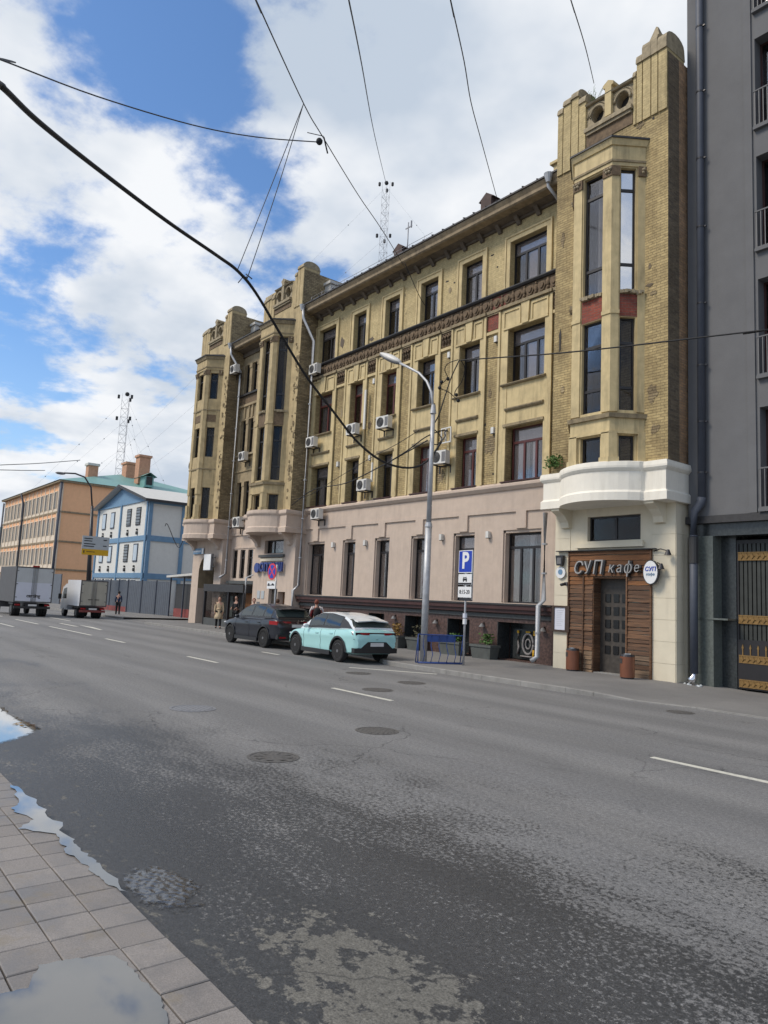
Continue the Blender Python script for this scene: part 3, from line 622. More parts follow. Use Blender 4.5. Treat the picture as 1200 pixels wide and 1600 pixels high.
# ------------------------------------------------------------------ old yellow building
YB = thing('apartment_building', 'four storey yellow brick house with three stepped towers, café at its right end', 'building', (-28, 20.2, 0), world=True)
FY = 20.2
def part(name, mb, mat): return obj(name, mb, mat, YB)
XL, XR = -32.4, -15.6
BAYS = [(-32.05, -30.46, 2), (-28.9, -27.87, 1), (-26.38, -25.32, 1), (-23.85, -22.72, 1), (-21.25, -20.08, 1), (-18.6, -16.81, 3)]
ZG, Z2, Z3, Z4 = (2.17, 4.82), (6.6, 8.7), (10.42, 12.53), (14.2, 16.06)
def long_section(xl, xr, bays, sect):
    U = lambda x: x - xl
    g_h = [(U(a), U(b), *ZG) for a, b, n in bays] if sect == 0 else [(U(a), U(b), 2.85, 4.75) for a, b, n in bays]
    part('ground_floor_wall', fw(MB(), (xl, FY), (xr, FY), 2.14, 6.35, g_h, .42), 'pink_stucco')
    part('brick_wall', fw(MB(), (xl, FY), (xr, FY), 6.35, 13.5, [(U(a), U(b), *Z2) for a, b, n in bays] + [(U(a), U(b), *Z3) for a, b, n in bays], .34), 'yellow_brick')
    part('upper_wall', fw(MB(), (xl, FY), (xr, FY), 13.5, 16.9, [(U(a), U(b), *Z4) for a, b, n in bays], .26), 'upper_brick')
    # belts
    m_ = MB(); m_.box(xl, xr, FY - .07, FY + .01, 5.48, 5.62); m_.box(xl, xr, FY - .045, FY + .01, 5.62, 6.3)
    m_.prism_x([(FY + .01, 6.3), (FY - .10, 6.3), (FY - .2, 6.42), (FY - .2, 6.5), (FY - .06, 6.6), (FY + .01, 6.6)], xl, xr); part('belt_course', m_, 'pink_stucco')
    m_ = MB(); m_.box(xl, xr, FY - .10, FY + .01, 13.40, 13.52); m_.box(xl, xr, FY - .07, FY + .01, 13.34, 13.40)
    for a, b, n in bays: m_.box(a - .42, b + .36, FY - .17, FY - .099, 13.38, 13.50)
    part('string_course', m_, 'weathered_ledge')
    part('frieze', MB().box(xl, xr, FY - .04, FY + .01, 13.521, 14.06), 'relief_brown')
    m_ = MB(); x = xl + .3; k = 0
    while x < xr - .3:
        cz = 13.79; R = .19
        ring = []
        for i in range(12):
            a = 2 * PI * i / 12 + k; rr = R * (1 + .12 * math.sin(3 * a)); ring.append((x + rr * math.cos(a), cz + rr * math.sin(a)))
        m_.prism_y(ring, FY - .085, FY - .04); ring2 = [(x + (px_ - x) * .55, cz + (pz_ - cz) * .55) for px_, pz_ in ring]; m_.prism_y(ring2, FY - .13, FY - .085)
        m_.sphere((x + .28, FY - .05, cz + random.uniform(-.06, .06)), .11, 8, 5, (.9, .7, 1.5)); m_.sphere((x + .28, FY - .05, cz - .15), .07, 6, 4); m_.sphere((x + .28, FY - .05, cz + .18), .06, 6, 4)
        x += .56; k += .7
    tag(part('frieze_relief', m_, 'relief_brown'), kind='stuff')
    m_ = MB(); m_.prism_x([(FY + .01, 14.06), (FY - .13, 14.06), (FY - .19, 14.12), (FY - .19, 14.16), (FY + .01, 14.21)], xl, xr); part('sill_ledge', m_, 'dark_flashing')
    # cornice
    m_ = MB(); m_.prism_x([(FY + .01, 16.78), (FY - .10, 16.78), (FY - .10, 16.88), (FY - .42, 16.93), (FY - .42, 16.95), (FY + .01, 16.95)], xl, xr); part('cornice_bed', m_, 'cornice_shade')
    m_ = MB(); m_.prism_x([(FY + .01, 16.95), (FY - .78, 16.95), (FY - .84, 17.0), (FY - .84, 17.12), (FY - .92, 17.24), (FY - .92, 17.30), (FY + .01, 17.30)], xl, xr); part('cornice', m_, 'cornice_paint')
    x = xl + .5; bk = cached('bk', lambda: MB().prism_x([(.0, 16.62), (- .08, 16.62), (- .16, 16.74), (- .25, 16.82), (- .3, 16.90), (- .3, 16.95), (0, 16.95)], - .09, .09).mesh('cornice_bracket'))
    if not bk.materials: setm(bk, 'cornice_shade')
    while x < xr - .2:
        obj('cornice_bracket', bk, None, YB, loc=(x, FY, 0)); x += .98
    part('roof', MB().add([(xl, FY - .98, 17.30), (xr, FY - .98, 17.30), (xr, FY - .98, 17.36), (xl, FY - .98, 17.36), (xl, FY + 5.5, 19.6), (xr, FY + 5.5, 19.6), (xr, FY + 13, 17.3), (xl, FY + 13, 17.3)],
        [(0, 1, 2, 3), (3, 2, 5, 4), (4, 5, 6, 7), (0, 3, 4, 7), (1, 6, 5, 2), (0, 7, 6, 1)]), 'roof_tin')
    cols = {}
    for i, (a, b, n) in enumerate(bays):
        xc = (a + b) / 2; fy = FY
        # plaster framing of the two brick storeys
        m_ = MB()
        for s0, s1 in ((a - .40, a), (b, b + .32)):
            m_.box(s0, s1, fy - .05, fy + .01, 6.601, 13.34)
        for s0, s1 in ((a - .46, a - .36), (b + .26, b + .36)): m_.box(s0, s1, fy - .10, fy - .049, 6.6, 13.34)
        m_.box(a, b, fy - .03, fy + .01, 8.7, 10.42); m_.box(a, b, fy - .05, fy + .01, 12.531, 13.34)
        part('pilaster_frame', m_, 'yellow_plaster')
        m_ = MB(); m_.prism_y([(xc - .15, 12.56), (xc + .15, 12.56), (xc + .2, 13.39), (xc - .2, 13.39)], fy - .13, fy - .05); part('keystone', m_, 'yellow_plaster')
        m_ = MB()
        for s0, s1 in ((a - .22, xc - .26), (xc + .26, b + .16)):
            m_.box(s0, s1, fy - .09, fy - .049, 13.22, 13.32); m_.box(s0, s0 + .06, fy - .09, fy - .049, 12.62, 13.22); m_.box(s1 - .06, s1, fy - .09, fy - .049, 12.62, 13.22)
        m_.box(a - .22, b + .16, fy - .09, fy - .049, 12.535, 12.61)
        part('lintel_panel', m_, 'yellow_plaster')
        part('window_sill', MB().prism_x([(fy + .1, 10.30), (fy - .13, 10.30), (fy - .17, 10.34), (fy - .17, 10.37), (fy + .1, 10.43)], a - .24, b + .1), 'weathered_ledge')
        part('panel_ledge', MB().prism_x([(fy, 9.28), (fy - .10, 9.33), (fy - .14, 9.38), (fy - .14, 9.42), (fy, 9.46)], a - .02, b + .02), 'weathered_ledge')
        part('window_hood', MB().box(a - .12, b + .04, fy - .10, fy + .0, 8.72, 8.82), 'weathered_ledge')
        part('window_sill', MB().box(a - .12, b + .06, fy - .16, fy + .15, 6.585, 6.63), 'maroon_paint')
        # fourth-floor surround
        m_ = MB(); q = .19
        m_.box(a - q, a, fy - .05, fy + .01, 14.21, 16.06); m_.box(b, b + q, fy - .05, fy + .01, 14.21, 16.06); m_.box(a - q, b + q, fy - .05, fy + .01, 16.061, 16.24)
        m_.box(a - q - .07, a - q, fy - .085, fy + .01, 14.21, 16.24); m_.box(b + q, b + q + .07, fy - .085, fy + .01, 14.21, 16.24); m_.box(a - q - .07, b + q + .07, fy - .085, fy + .01, 16.24, 16.31)
        part('window_surround', m_, 'yellow_plaster')
        if sect == 0:
            m_ = MB(); m_.box(xc - .24, xc + .24, fy - .08, fy + .01, 4.86, 5.48); part('keystone', m_, 'pink_stucco')
            m_ = MB(); m_.box(a - .02, a + .06, fy + .06, fy + .4, 2.18, 4.82); m_.box(a, b, fy + .06, fy + .4, 4.72, 4.83); part('window_reveal', m_, 'pink_stucco')
    return
long_section(XL, XR, BAYS, 0)
ST = {  # (frame colour, curtain) per floor and bay: ground, second, third, fourth
    0: [('black_frame', 0), ('black_frame', 5), ('black_frame', 5), ('black_frame', 5), ('black_frame', 0), ('black_frame', 3)],
    1: [('black_frame', 1), ('black_frame', 5), ('black_frame', 5), ('red_frame', 4), ('red_frame', 2), ('red_frame', 1)],
    2: [('red_frame', 4), ('red_frame', 5), ('red_frame', 5), ('black_frame', 0), ('black_frame', 0), ('black_frame', 3)],
    3: [('black_frame', 5), ('black_frame', 1), ('black_frame', 3), ('black_frame', 3), ('black_frame', 2), ('black_frame', 5)]}
BLD = [['gl', 'gl', 'glr', 'gl', 'gt', 'gl'], ['t', 't', 'tr', 'tl', 'tl', 'tbr'], ['t', 't', 'tr', 't', 't', 'tm'], ['tr', 'tm', 'tr', 'tr', 'tr', 'tm']]
for fl, (za, zb) in enumerate((ZG, Z2, Z3, Z4)):
    for i, (a, b, n) in enumerate(BAYS):
        fr, cu = ST[fl][i]
        offs = {1: None, 2: [.42], 3: [.34, .66]}[n]
        x0 = a + .06 if fl == 0 else a; x1 = b
        if fl == 1: x0 = a + .08
        window(YB, (XL, FY), (XR, FY), x0 - XL, x1 - XL, za + (.0 if fl != 1 else .03), zb - (.12 if fl == 0 else 0), depth=(.28, .30, .28, .22)[fl], frame=fr, nm=(1 if n < 3 else 2), transom=.2 if fl == 0 else .27, curtain=cu, blind=BLD[fl][i], glassm='pane_glass')
# relief panels over the brick piers; one has lost its relief and shows red brick
gaps = [(BAYS[i][1] + .36, BAYS[i + 1][0] - .46) for i in range(5)] + [(-16.45, -15.9)]
for i, (a, b) in enumerate(gaps):
    if i == 4: part('bare_brick_panel', MB().box(a, b, FY - .02, FY + .005, 12.74, 13.33), 'red_brick')
    else:
        part('relief_panel', MB().box(a, b, FY - .03, FY + .005, 12.74, 13.33), 'relief_brown')
        m_ = MB(); x = a + .12
        while x < b - .05:
            m_.tube([(x, FY - .05, 12.80), (x + .06, FY - .08, 12.95), (x - .02, FY - .09, 13.1), (x + .05, FY - .05, 13.27)], [.03, .055, .045, .02], 6); m_.sphere((x + .08, FY - .05, 13.16), .06, 6, 4); x += .17
        tag(part('panel_relief', m_, 'relief_brown'), kind='stuff')
    part('pier_cap', MB().box(a, b, FY - .075, FY + .01, 12.56, 12.68), 'yellow_plaster')
part('bare_brick_patch', MB().add([(-19.55, FY - .046, 13.56), (-18.75, FY - .046, 13.56), (-18.6, FY - .046, 13.8), (-18.7, FY - .046, 14.03), (-19.5, FY - .046, 14.03), (-19.62, FY - .046, 13.8)], [(0, 1, 2, 3, 4, 5)]), 'red_brick')
# dark granite base with cellar openings, rusty awning ledge
cel = [(a - .05, b - .02, .16, 1.47) for a, b, n in BAYS]
part('base_wall', fw(MB(), (XL, FY - .1), (XR, FY - .1), -.3, 2.14, [(a - XL, b - XL, c, d) for a, b, c, d in cel], .7), 'granite')
for (a, b, c, d) in cel:
    m_ = MB(); m_.box(a - .0, a + .03, FY - .12, FY + .5, .1, d); m_.quad((a, FY + .595, c), (b, FY + .595, c), (b, FY + .595, d), (a, FY + .595, d)); part('cellar_opening', m_, 'black_stone')
part('base_cornice', MB().box(XL, XR, FY - .16, FY - .08, 1.62, 1.75), 'granite_grey')
m_ = MB(); m_.box(XL - .1, -16.0, FY - .42, FY - .0, 2.08, 2.14); part('awning_top', m_, 'dark_flashing')
m_ = MB(); m_.box(XL - .1, -16.0, FY - .38, FY - .1, 1.93, 2.079); m_.box(XL - .1, -16.0, FY - .30, FY - .1, 1.80, 1.929); part('awning_fascia', m_, 'maroon_paint')
# brass-and-white cellar window display
g_ = MB(); x0 = -18.3; yy = FY + .30
g_.box(x0, x0 + 1.55, yy + .05, yy + .08, .2, 1.25); part('cellar_glass', g_, 'black_stone')
m_ = MB(); cxx = -17.55
for R, r_ in ((.30, .045), (.14, .03)):
    ring = [(cxx + R * .8 * math.cos(2 * PI * k / 24), yy, .74 + R * 1.2 * math.sin(2 * PI * k / 24)) for k in range(25)]; m_.tube(ring, r_, 6)
for xx in (cxx - .48, cxx + .48): m_.tube([(xx, yy, .38), (xx + .05, yy, .6), (xx, yy, .8), (xx + .02, yy, 1.12)], .04, 6)
m_.tube([(cxx - .35, yy, .3), (cxx + .4, yy, .3)], .03, 6); part('display_ornament', m_, 'poster_pale')
m_ = MB(); m_.tube([(cxx + .28, yy - .03, .22), (cxx + .28, yy - .03, .55)], .04, 6); m_.box(cxx - .5, cxx - .42, yy - .03, yy, 1.1, 1.2); m_.box(cxx + .25, cxx + .33, yy - .03, yy, 1.05, 1.22); m_.box(cxx - .1, cxx + .1, yy - .03, yy, 1.14, 1.19); part('display_ribbon', m_, 'sign_yellow')
# ------------------------------------------------------------------ towers
TY = 19.2; GY = 19.65
def hexplan(xc, e=0.): return [(xc - 1.3 - e, TY + .02), (xc - .69 - e * .5, TY - .8 - e), (xc + .69 + e * .5, TY - .8 - e), (xc + 1.3 + e, TY + .02)]
def tower(xc, kind):
    hw = 2.1; x0, x1 = xc - hw, xc + hw
    bmat = {'R': 'upper_brick', 'M': 'old_plaster', 'L': 'old_plaster'}[kind]; yp = 'yellow_plaster' if kind == 'R' else 'old_plaster'
    pm = 'cream_stucco' if kind == 'R' else 'pink_stucco'
    # body
    m_ = MB(); m_.quad((x0, TY, 6.38), (x1, TY, 6.38), (x1, TY, 18.0), (x0, TY, 18.0)); m_.quad((x0, TY, 6.38), (x0, TY, 18.0), (x0, 24, 18.0), (x0, 24, 6.38)); m_.quad((x0, TY + .35, 18.0), (x1, TY + .35, 18.0), (x1, 24, 18.0), (x0, 24, 18.0))
    part('tower_wall', m_, 'yellow_brick' if kind == 'R' else bmat)
    part('tower_side_wall', MB().quad((x1, TY, 6.38), (x1, TY + (.62 if kind == 'R' else 1.0), 6.38), (x1, TY + (.62 if kind == 'R' else 1.0), 19.3), (x1, TY, 19.3)), {'R': 'brown_brick'}.get(kind, 'rough_brick'))
    part('tower_rear_wall', MB().quad((x1, TY + (.62 if kind == 'R' else 1.0), 5.3 if kind == 'R' else 6.6), (x1 - .03, 24, 5.3 if kind == 'R' else 6.6), (x1 - .03, 24, 19.3), (x1, TY + (.62 if kind == 'R' else 1.0), 19.3)), 'orange_brick' if kind == 'R' else 'rough_brick')
    # parapet: solid strip, round openings between piers
    xa, xb = x0 + 1.2, x1 - 1.2
    part('parapet_wall', MB().box(x0, x0 + 1.2, TY, TY + .35, 18.0, 19.0).box(x1 - 1.2, x1 - .02, TY, TY + .35, 18.0, 19.0), bmat if kind != 'R' else 'upper_brick')
    R = .235; m_ = MB(); cz = 18.52
    cs = [xc - .48, xc + .48]
    us = [xa, cs[0] - R, cs[0] + R, cs[1] - R, cs[1] + R, xb]
    for a, b in ((us[0], us[1]), (us[2], us[3]), (us[4], us[5])): m_.box(a, b, TY + .03, TY + .3, 18.0, 18.98)
    for cx_ in cs:
        n = 12
        for s_ in (1, -1):
            zt = 18.98 if s_ > 0 else 18.0
            for k in range(n):
                t0, t1 = PI * k / n, PI * (k + 1) / n; xa_, xb_ = cx_ + R * math.cos(t1), cx_ + R * math.cos(t0); za_, zb_ = cz + s_ * R * 1.15 * math.sin(t1), cz + s_ * R * 1.15 * math.sin(t0)
                m_.quad((xa_, TY + .03, za_), (xb_, TY + .03, zb_), (xb_, TY + .03, zt), (xa_, TY + .03, zt)); m_.quad((xa_, TY + .03, za_), (xb_, TY + .03, zb_), (xb_, TY + .3, zb_), (xa_, TY + .3, za_))
    part('pierced_parapet', m_, 'old_stone')
    m_ = MB()
    for cx_ in cs: m_.tube([(cx_ + (R + .06) * math.cos(PI * k / 10 - .1), TY + .0, cz + (R * 1.15 + .06) * math.sin(PI * k / 10 - .1)) for k in range(11)], .045, 6); m_.tube([(cx_ + (R + .17) * math.cos(PI * k / 10 - .1), TY + .02, cz + (R * 1.15 + .15) * math.sin(PI * k / 10 - .1)) for k in range(11)], .03, 6)
    part('round_moulding', m_, 'old_stone')
    part('dark_backing', MB().quad((xa, TY + .31, 18.0), (xb, TY + .31, 18.0), (xb, TY + .31, 18.97), (xa, TY + .31, 18.97)), 'interior')
    m_ = MB(); m_.prism_x([(TY - .08, 18.98), (TY - .12, 19.03), (TY + .15, 19.12), (TY + .4, 19.03), (TY + .4, 18.98)], xa, xb); part('parapet_coping', m_, 'old_stone')
    m_ = MB(); m_.box(xa, xb, TY - .16, TY + .03, 17.98, 18.12); m_.box(xa + .05, xb - .05, TY - .10, TY + .03, 17.88, 17.979); part('parapet_ledge', m_, 'old_stone')
    m_ = MB(); m_.box(xa + .02, xb - .02, TY - .03, TY + .01, 17.5 if kind == 'R' else 17.62, 17.879)
    part('bare_strip', m_, 'relief_brown')
    m_ = MB(); m_.prism_y([(xc - .12, 18.2), (xc + .12, 18.2), (xc + .12, 19.22), (xc + .2, 19.24), (xc + .2, 19.34), (xc, 19.46), (xc - .2, 19.34), (xc - .2, 19.24), (xc - .12, 19.22)], TY - .1, TY + .38); part('parapet_post', m_, 'yellow_plaster' if kind == 'R' else 'old_stone')
    # stepped piers with rounded caps; grooves run down their faces
    for s_ in (-1, 1):
        o0, o1 = (x0, xa) if s_ < 0 else (xb, x1)
        tall = 19.95 if kind == 'R' else (19.85 if s_ > 0 else (19.05 if kind == 'M' else 19.3))
        dep = .95 if s_ > 0 else .7
        if kind != 'R' and s_ < 0: dep = .5
        W_ = 1.2; g_ = .035
        seg = [(0, .27, -.45), (.27, .55, -.2), (.55, .86, 0.), (.86, 1.2, -.12)] if s_ > 0 else [(0, .24, -.30), (.24, .58, -.08), (.58, .9, 0.), (.9, 1.2, -.35)]
        if kind != 'R': seg = [(a, b, c * .7) for a, b, c in seg] if s_ > 0 else [(a, b, c * .25) for a, b, c in seg]
        if kind != 'R' and s_ > 0: seg = [(.30, .55, -.3), (.55, .85, 0), (.85, 1.2, 0)]
        if kind == 'R' and s_ > 0: tall = 20.15; seg = [(0, .12, -.75), (.12, .34, -.28), (.34, .64, 0.), (.64, .88, .06), (.88, 1.2, -.06)]
        body = MB(); cap = MB()
        for a, b, dz in seg:
            xs0, xs1 = o0 + a + g_ / 2, o0 + b - g_ / 2; zt = tall + dz; zt0 = min(zt - .38, 19.42) if kind == 'R' and s_ > 0 else zt - .38
            body.box(xs0, xs1, TY - .05, TY + dep, 17.0 if s_ < 0 else 17.4, zt0)
            rr = dep / 2 + .04; cyy = TY - .05 + dep / 2
            pts = [(TY - .10, zt0), (TY + dep + .03, zt0)] + [(cyy + (rr + .0) * math.cos(t_), zt - .30 + .30 * math.sin(t_)) for t_ in [PI * k / 8 for k in range(9)]]
            cap.prism_x(pts, xs0 - .012, xs1 + .012)
        part('parapet_pier', body, bmat if kind != 'R' else 'upper_brick'); part('pier_cap_stone', cap, 'old_stone')
        if kind == 'R' and s_ > 0:
            part('pinnacle', MB().loft([[(o0 + .42, TY + .1, 20.0), (o0 + .85, TY + .1, 20.0), (o0 + .85, TY + .6, 20.0), (o0 + .42, TY + .6, 20.0)], [(o0 + .60, TY + .3, 20.66), (o0 + .66, TY + .3, 20.62), (o0 + .66, TY + .38, 20.62), (o0 + .60, TY + .38, 20.66)]]), 'old_stone')
        if kind != 'R' and s_ > 0:
            part('rear_chimney', MB().box(x1 - .1, x1 + .55, TY + 1.3, TY + 2.0, 17.5, 18.75).box(x1 - .2, x1 + .65, TY + 1.2, TY + 2.1, 18.75, 18.9), 'white_tin')
    # hexagonal bay --------------------------------------------------
    hp = hexplan(xc)
    faces = [(hp[0], hp[1]), (hp[1], hp[2]), (hp[2], hp[3])]
    sizes = [((Vector(b) - Vector(a)).length) for a, b in faces]
    if kind == 'L': rows_ = [(6.5, 8.4), (10.3, 12.15), (13.95, 15.6)]; soff = 15.80
    else: rows_ = [(6.45, 7.26), (8.02, 10.92), (11.78, 15.76)]; soff = 15.80
    walls = MB()
    for (a, b), L in zip(faces, sizes):
        u0, u1 = (.33, L - .33) if L > 1.1 else (.27, L - .27)
        fw(walls, a, b, 6.35, soff, [(u0, u1, z0_ + .0, z1_) for z0_, z1_ in rows_], .14)
    part('bay_wall', walls, yp)
    wi = 0
    for fi, ((a, b), L) in enumerate(zip(faces, sizes)):
        u0, u1 = (.33, L - .33) if L > 1.1 else (.27, L - .27)
        for ri, (z0_, z1_) in enumerate(rows_):
            h_ = z1_ - z0_
            gm = 'mirror_glass' if (kind == 'R' and fi == 2 and ri == 2) else 'pane_glass'
            tr = 0 if h_ < 1 else (.17 if h_ > 3 else .27)
            window(YB, a, b, u0, u1, z0_, z1_, depth=.12, frame='black_frame' if not (kind == 'M' and ri == 1 and fi == 0) else 'red_frame', nm=0, transom=tr, rails=((.22,) if h_ > 3.2 else ((.25,) if h_ > 2.5 else ())), glassm=gm, curtain=(3 if (h_ > 3 and fi == 1 and kind == 'R') else 0))
    # pilasters with capitals, at the bay's edges
    for k, (px_, py_) in enumerate(hp):
        m_ = MB(); cap = MB()
        if k in (1, 2):
            s_ = -1 if k == 1 else 1
            dd = Vector((s_ * .61, .82)).normalized()
            def pil(e, wf, wd, z0_, z1_, mb): mb.prism([(px_ - s_ * wf, py_ + .03), (px_ - s_ * wf, py_ - e), (px_ + s_ * e * .4, py_ - e), (px_ + dd.x * wd + s_ * e, py_ + dd.y * wd - e * .45), (px_ + dd.x * wd, py_ + dd.y * wd + .03)], z0_, z1_)
            pil(.045, .29, .2, 7.96, soff, m_); pil(.09, .24, .17, 6.4, 7.32, m_)
            pil(.08, .30, .21, soff - .34, soff - .02, cap)
            pil(.14, .28, .2, 6.4, 6.56, m_)
            if kind != 'L': pil(.075, .30, .22, 11.0, 11.12, m_)
        else:
            s_ = -1 if k == 0 else 1; dd = Vector((-s_ * .61, -.82)).normalized()
            def pil(e, wd, z0_, z1_, mb): mb.prism([(px_, py_ + .02), (px_ + s_ * e * .9, py_ - .01), (px_ + dd.x * wd + s_ * e, py_ + dd.y * wd - e * .5), (px_ + dd.x * wd, py_ + dd.y * wd + .03)], z0_, z1_)
            pil(.045, .24, 7.96, soff, m_); pil(.09, .22, 6.4, 7.32, m_); pil(.10, .25, soff - .34, soff - .02, cap)
        part('bay_pilaster', m_, yp); part('capital', cap, 'relief_brown')
        # capital knobs
        kb = MB()
        for q in range(5): kb.sphere((px_ + (q - 2) * .05 * (1 if k in (1, 2) else .6) - (0.1 * (1 if k == 2 else -1) if k in (1, 2) else 0), py_ - .10 - (.0 if k in (1, 2) else .02), soff - .12 - .09 * (q % 2)), .05, 6, 4)
        part('capital_ornament', kb, 'old_stone')
    def band(z0_, z1_, e0, e1=None):
        e1 = e0 if e1 is None else e1
        r0 = [(x, y, z0_) for x, y in hexplan(xc, e0)]; r1 = [(x, y, z1_) for x, y in hexplan(xc, e1)]
        return MB().loft([r0, r1])
    if kind != 'L':
        part('bay_band', band(7.36, 7.76, .05), yp); part('bay_sill', band(7.761, 7.89, .13, .15), 'weathered_ledge'); part('bay_moulding', band(7.29, 7.359, .09), yp)
    else:
        for z_ in (9.5, 13.2): part('bay_moulding', band(z_, z_ + .08, .06), 'weathered_ledge')
        part('bay_panel', band(12.5, 12.95, .02), 'relief_brown')
    part('entablature', band(soff, 16.46, .05), yp); part('bay_moulding', band(soff + .12, soff + .19, .085), 'weathered_ledge')
    part('bay_cornice', band(16.461, 16.64, .10, .17), 'weathered_ledge' if kind != 'R' else yp)
    r0 = [(x, y, 16.641) for x, y in hexplan(xc, .21)]; r1 = [(x, y, 16.70) for x, y in hexplan(xc, .21)]; r2 = [(xc - 1.2, TY + .02, 16.86), (xc - .6, TY - .1, 16.86), (xc + .6, TY - .1, 16.86), (xc + 1.2, TY + .02, 16.86)]
    part('bay_roof', MB().loft([r0, r1, r2]), 'dark_flashing')
    if kind != 'L':
        rb = MB() ; yb = MB()
        for fi, (a, b) in enumerate(faces):
            a_ = Vector((*a, 0)); b_ = Vector((*b, 0)); d = (b_ - a_).normalized(); n = Vector((d.y, -d.x, 0)); L = (b_ - a_).length
            u0, u1 = (.32, L - .32) if L > 1.1 else (.26, L - .05 if fi == 2 else L - .26)
            q = [a_ + d * u0 + n * .012, a_ + d * u1 + n * .012]
            for z0_, z1_ in ((10.94, 11.66),):
                rb.quad(tuple(q[0] + Vector((0, 0, z0_))), tuple(q[1] + Vector((0, 0, z0_ - (.0)))), tuple(q[1] + Vector((0, 0, z1_))), tuple(q[0] + Vector((0, 0, z1_))))
            for j in range(10):
                f0, f1 = u0 + (u1 - u0) * j / 10, u0 + (u1 - u0) * (j + 1) / 10; hh = random.uniform(.03, .1); ee = random.uniform(.06, .16)
                p_ = a_ + d * f0; q_ = a_ + d * f1
                yb.loft([[tuple(p_ + Vector((0, 0, 11.72 - hh))), tuple(q_ + Vector((0, 0, 11.72 - hh))), tuple(q_ + n * ee + Vector((0, 0, 11.72 - hh))), tuple(p_ + n * ee + Vector((0, 0, 11.72 - hh)))], [tuple(p_ + Vector((0, 0, 11.76))), tuple(q_ + Vector((0, 0, 11.76))), tuple(q_ + n * ee + Vector((0, 0, 11.76))), tuple(p_ + n * ee + Vector((0, 0, 11.76)))]])
        part('bare_brick_panel' if kind == 'R' else 'relief_panel', rb, 'red_brick' if kind == 'R' else 'relief_brown'); tag(part('broken_ledge', yb, 'old_stone'), kind='stuff')
    # bowed balcony-like band
    def plan(e):
        P_ = [(xc - 2.25 - e, 21.0), (xc - 2.25 - e, 18.98 - e), (xc - 1.5, 18.98 - e)]
        for k in range(13):
            t_ = -1 + 2 * k / 12; P_.append((xc + 1.45 * t_, 18.86 - e - .72 * math.cos(t_ * PI / 2) ** .8))
        return P_ + [(xc + 1.5, 18.98 - e), (xc + 2.17 + e, 18.98 - e), (xc + 2.17 + e, 21.0)]
    prof = [(5.26, .06), (5.50, .06), (5.54, .02), (5.57, .0), (6.12, .0), (6.16, .04), (6.22, .085), (6.28, .09), (6.40, .07), (6.42, .02)]
    part('bowed_band', MB().loft([[(x, y, z_) for x, y in plan(e)] for z_, e in prof]), 'band_cream' if kind == 'R' else pm)
    for s_ in (-1, 1):
        m_ = MB(); xx = xc + s_ * 1.62 if s_ > 0 else xc - 1.75
        m_.prism_x([(GY, 5.30), (18.95, 5.30), (18.98, 5.18), (19.25, 5.05), (19.45, 4.85), (19.5, 4.68), (GY, 4.66)], xx - .16, xx + .16); part('corbel', m_, pm)
tower(-13.5, 'R'); tower(-34.42, 'M'); tower(-42.75, 'L')
# café tower, street level -------------------------------------------------
x0, x1 = -15.75, -11.42
part('cafe_wall', fw(MB(), (x0, GY), (x1, GY), -.3, 5.32, [(-14.47 - x0, -12.56 - x0, 4.22, 5.0), (-14.2 - x0, -13.0 - x0, -.3, 3.1)], .3).quad((x1, GY, -.3), (x1, 24, -.3), (x1, 24, 5.32), (x1, GY, 5.32)).quad((x0, GY, -.3), (x0, GY, 5.32), (x0, FY + .2, 5.32), (x0, FY + .2, -.3)), 'cream_stucco')
window(YB, (x0, GY), (x1, GY), -14.47 - x0, -12.56 - x0, 4.22, 5.0, depth=.14, nm=1, transom=0, glassm='pane_glass')
part('stone_ledge', MB().box(-14.85, -12.42, GY - .12, GY - .0, 4.00, 4.14), 'cream_stucco'); part('stone_ledge', MB().box(-14.75, -12.45, GY - .08, GY - .0, 4.141, 4.19), 'cream_stucco')
zz = [0.0, .62, 1.24, 1.86, 2.48, 3.10, 3.72, 4.34, 4.64]
for i in range(len(zz) - 1):
    for a, b in ((-12.17, -11.424), (-15.74, -15.13)):
        part('facing_stone', MB().box(a, b, GY - .018, GY - .001, zz[i] + .004, zz[i + 1] - .004), 'cream_stucco')
    for a, b in ((GY + .0, GY + .34), (GY + .345, GY + .9)): part('facing_stone', MB().box(x1 + .001, x1 + .018, a, b, zz[i] + .004, zz[i + 1] - .004), 'cream_stucco')
# timber-clad entrance: every board on its own
def board(xa, xb, z0_, z1_, mat, y=GY - .06, dep=.06):
    t0 = random.uniform(-.012, .012); a = random.uniform(.0, .012)
    m_ = MB(); n = 4; top = []; bot = []
    for k in range(n + 1):
        f = k / n; top.append(z1_ - .006 + random.uniform(-.012, .008)); bot.append(z0_ + .006 + random.uniform(-.008, .010))
    rings = []
    for k in range(n + 1):
        x = xa + (xb - xa) * k / n; rings.append([(x, y - t0 - .012, bot[k]), (x, y - t0 + .004, top[k]), (x, y + dep, top[k]), (x, y + dep, bot[k])])
    m_.loft(rings); return part('board', m_, mat)
zb = 0.12; tot = 3.10
while zb < 3.05:
    h_ = random.uniform(.10, .16); zt = min(zb + h_, 3.10)
    mt = 'wood_grey' if zb < .7 else ('wood_brown' if zb < 2.75 else 'wood_warm')
    board(-15.10, -14.20, zb, zt, mt, dep=.05); board(-13.0, -12.20, zb, zt + .0, mt if random.random() > .2 else 'wood_brown', dep=.05); zb = zt
zb = 3.10
while zb < 3.88:
    zt = min(zb + random.uniform(.13, .19), 3.90); board(-15.12, -12.18, zb, zt, 'wood_warm', y=GY - .07, dep=.06); zb = zt
for xx in (-15.14, -12.19, -14.56, -12.99): part('board_edge', MB().box(xx, xx + .045, GY - .10, GY - .0, .1, 3.9 if xx in (-15.14, -12.19) else 3.1), 'wood_brown')
m_ = MB(); zb = .12
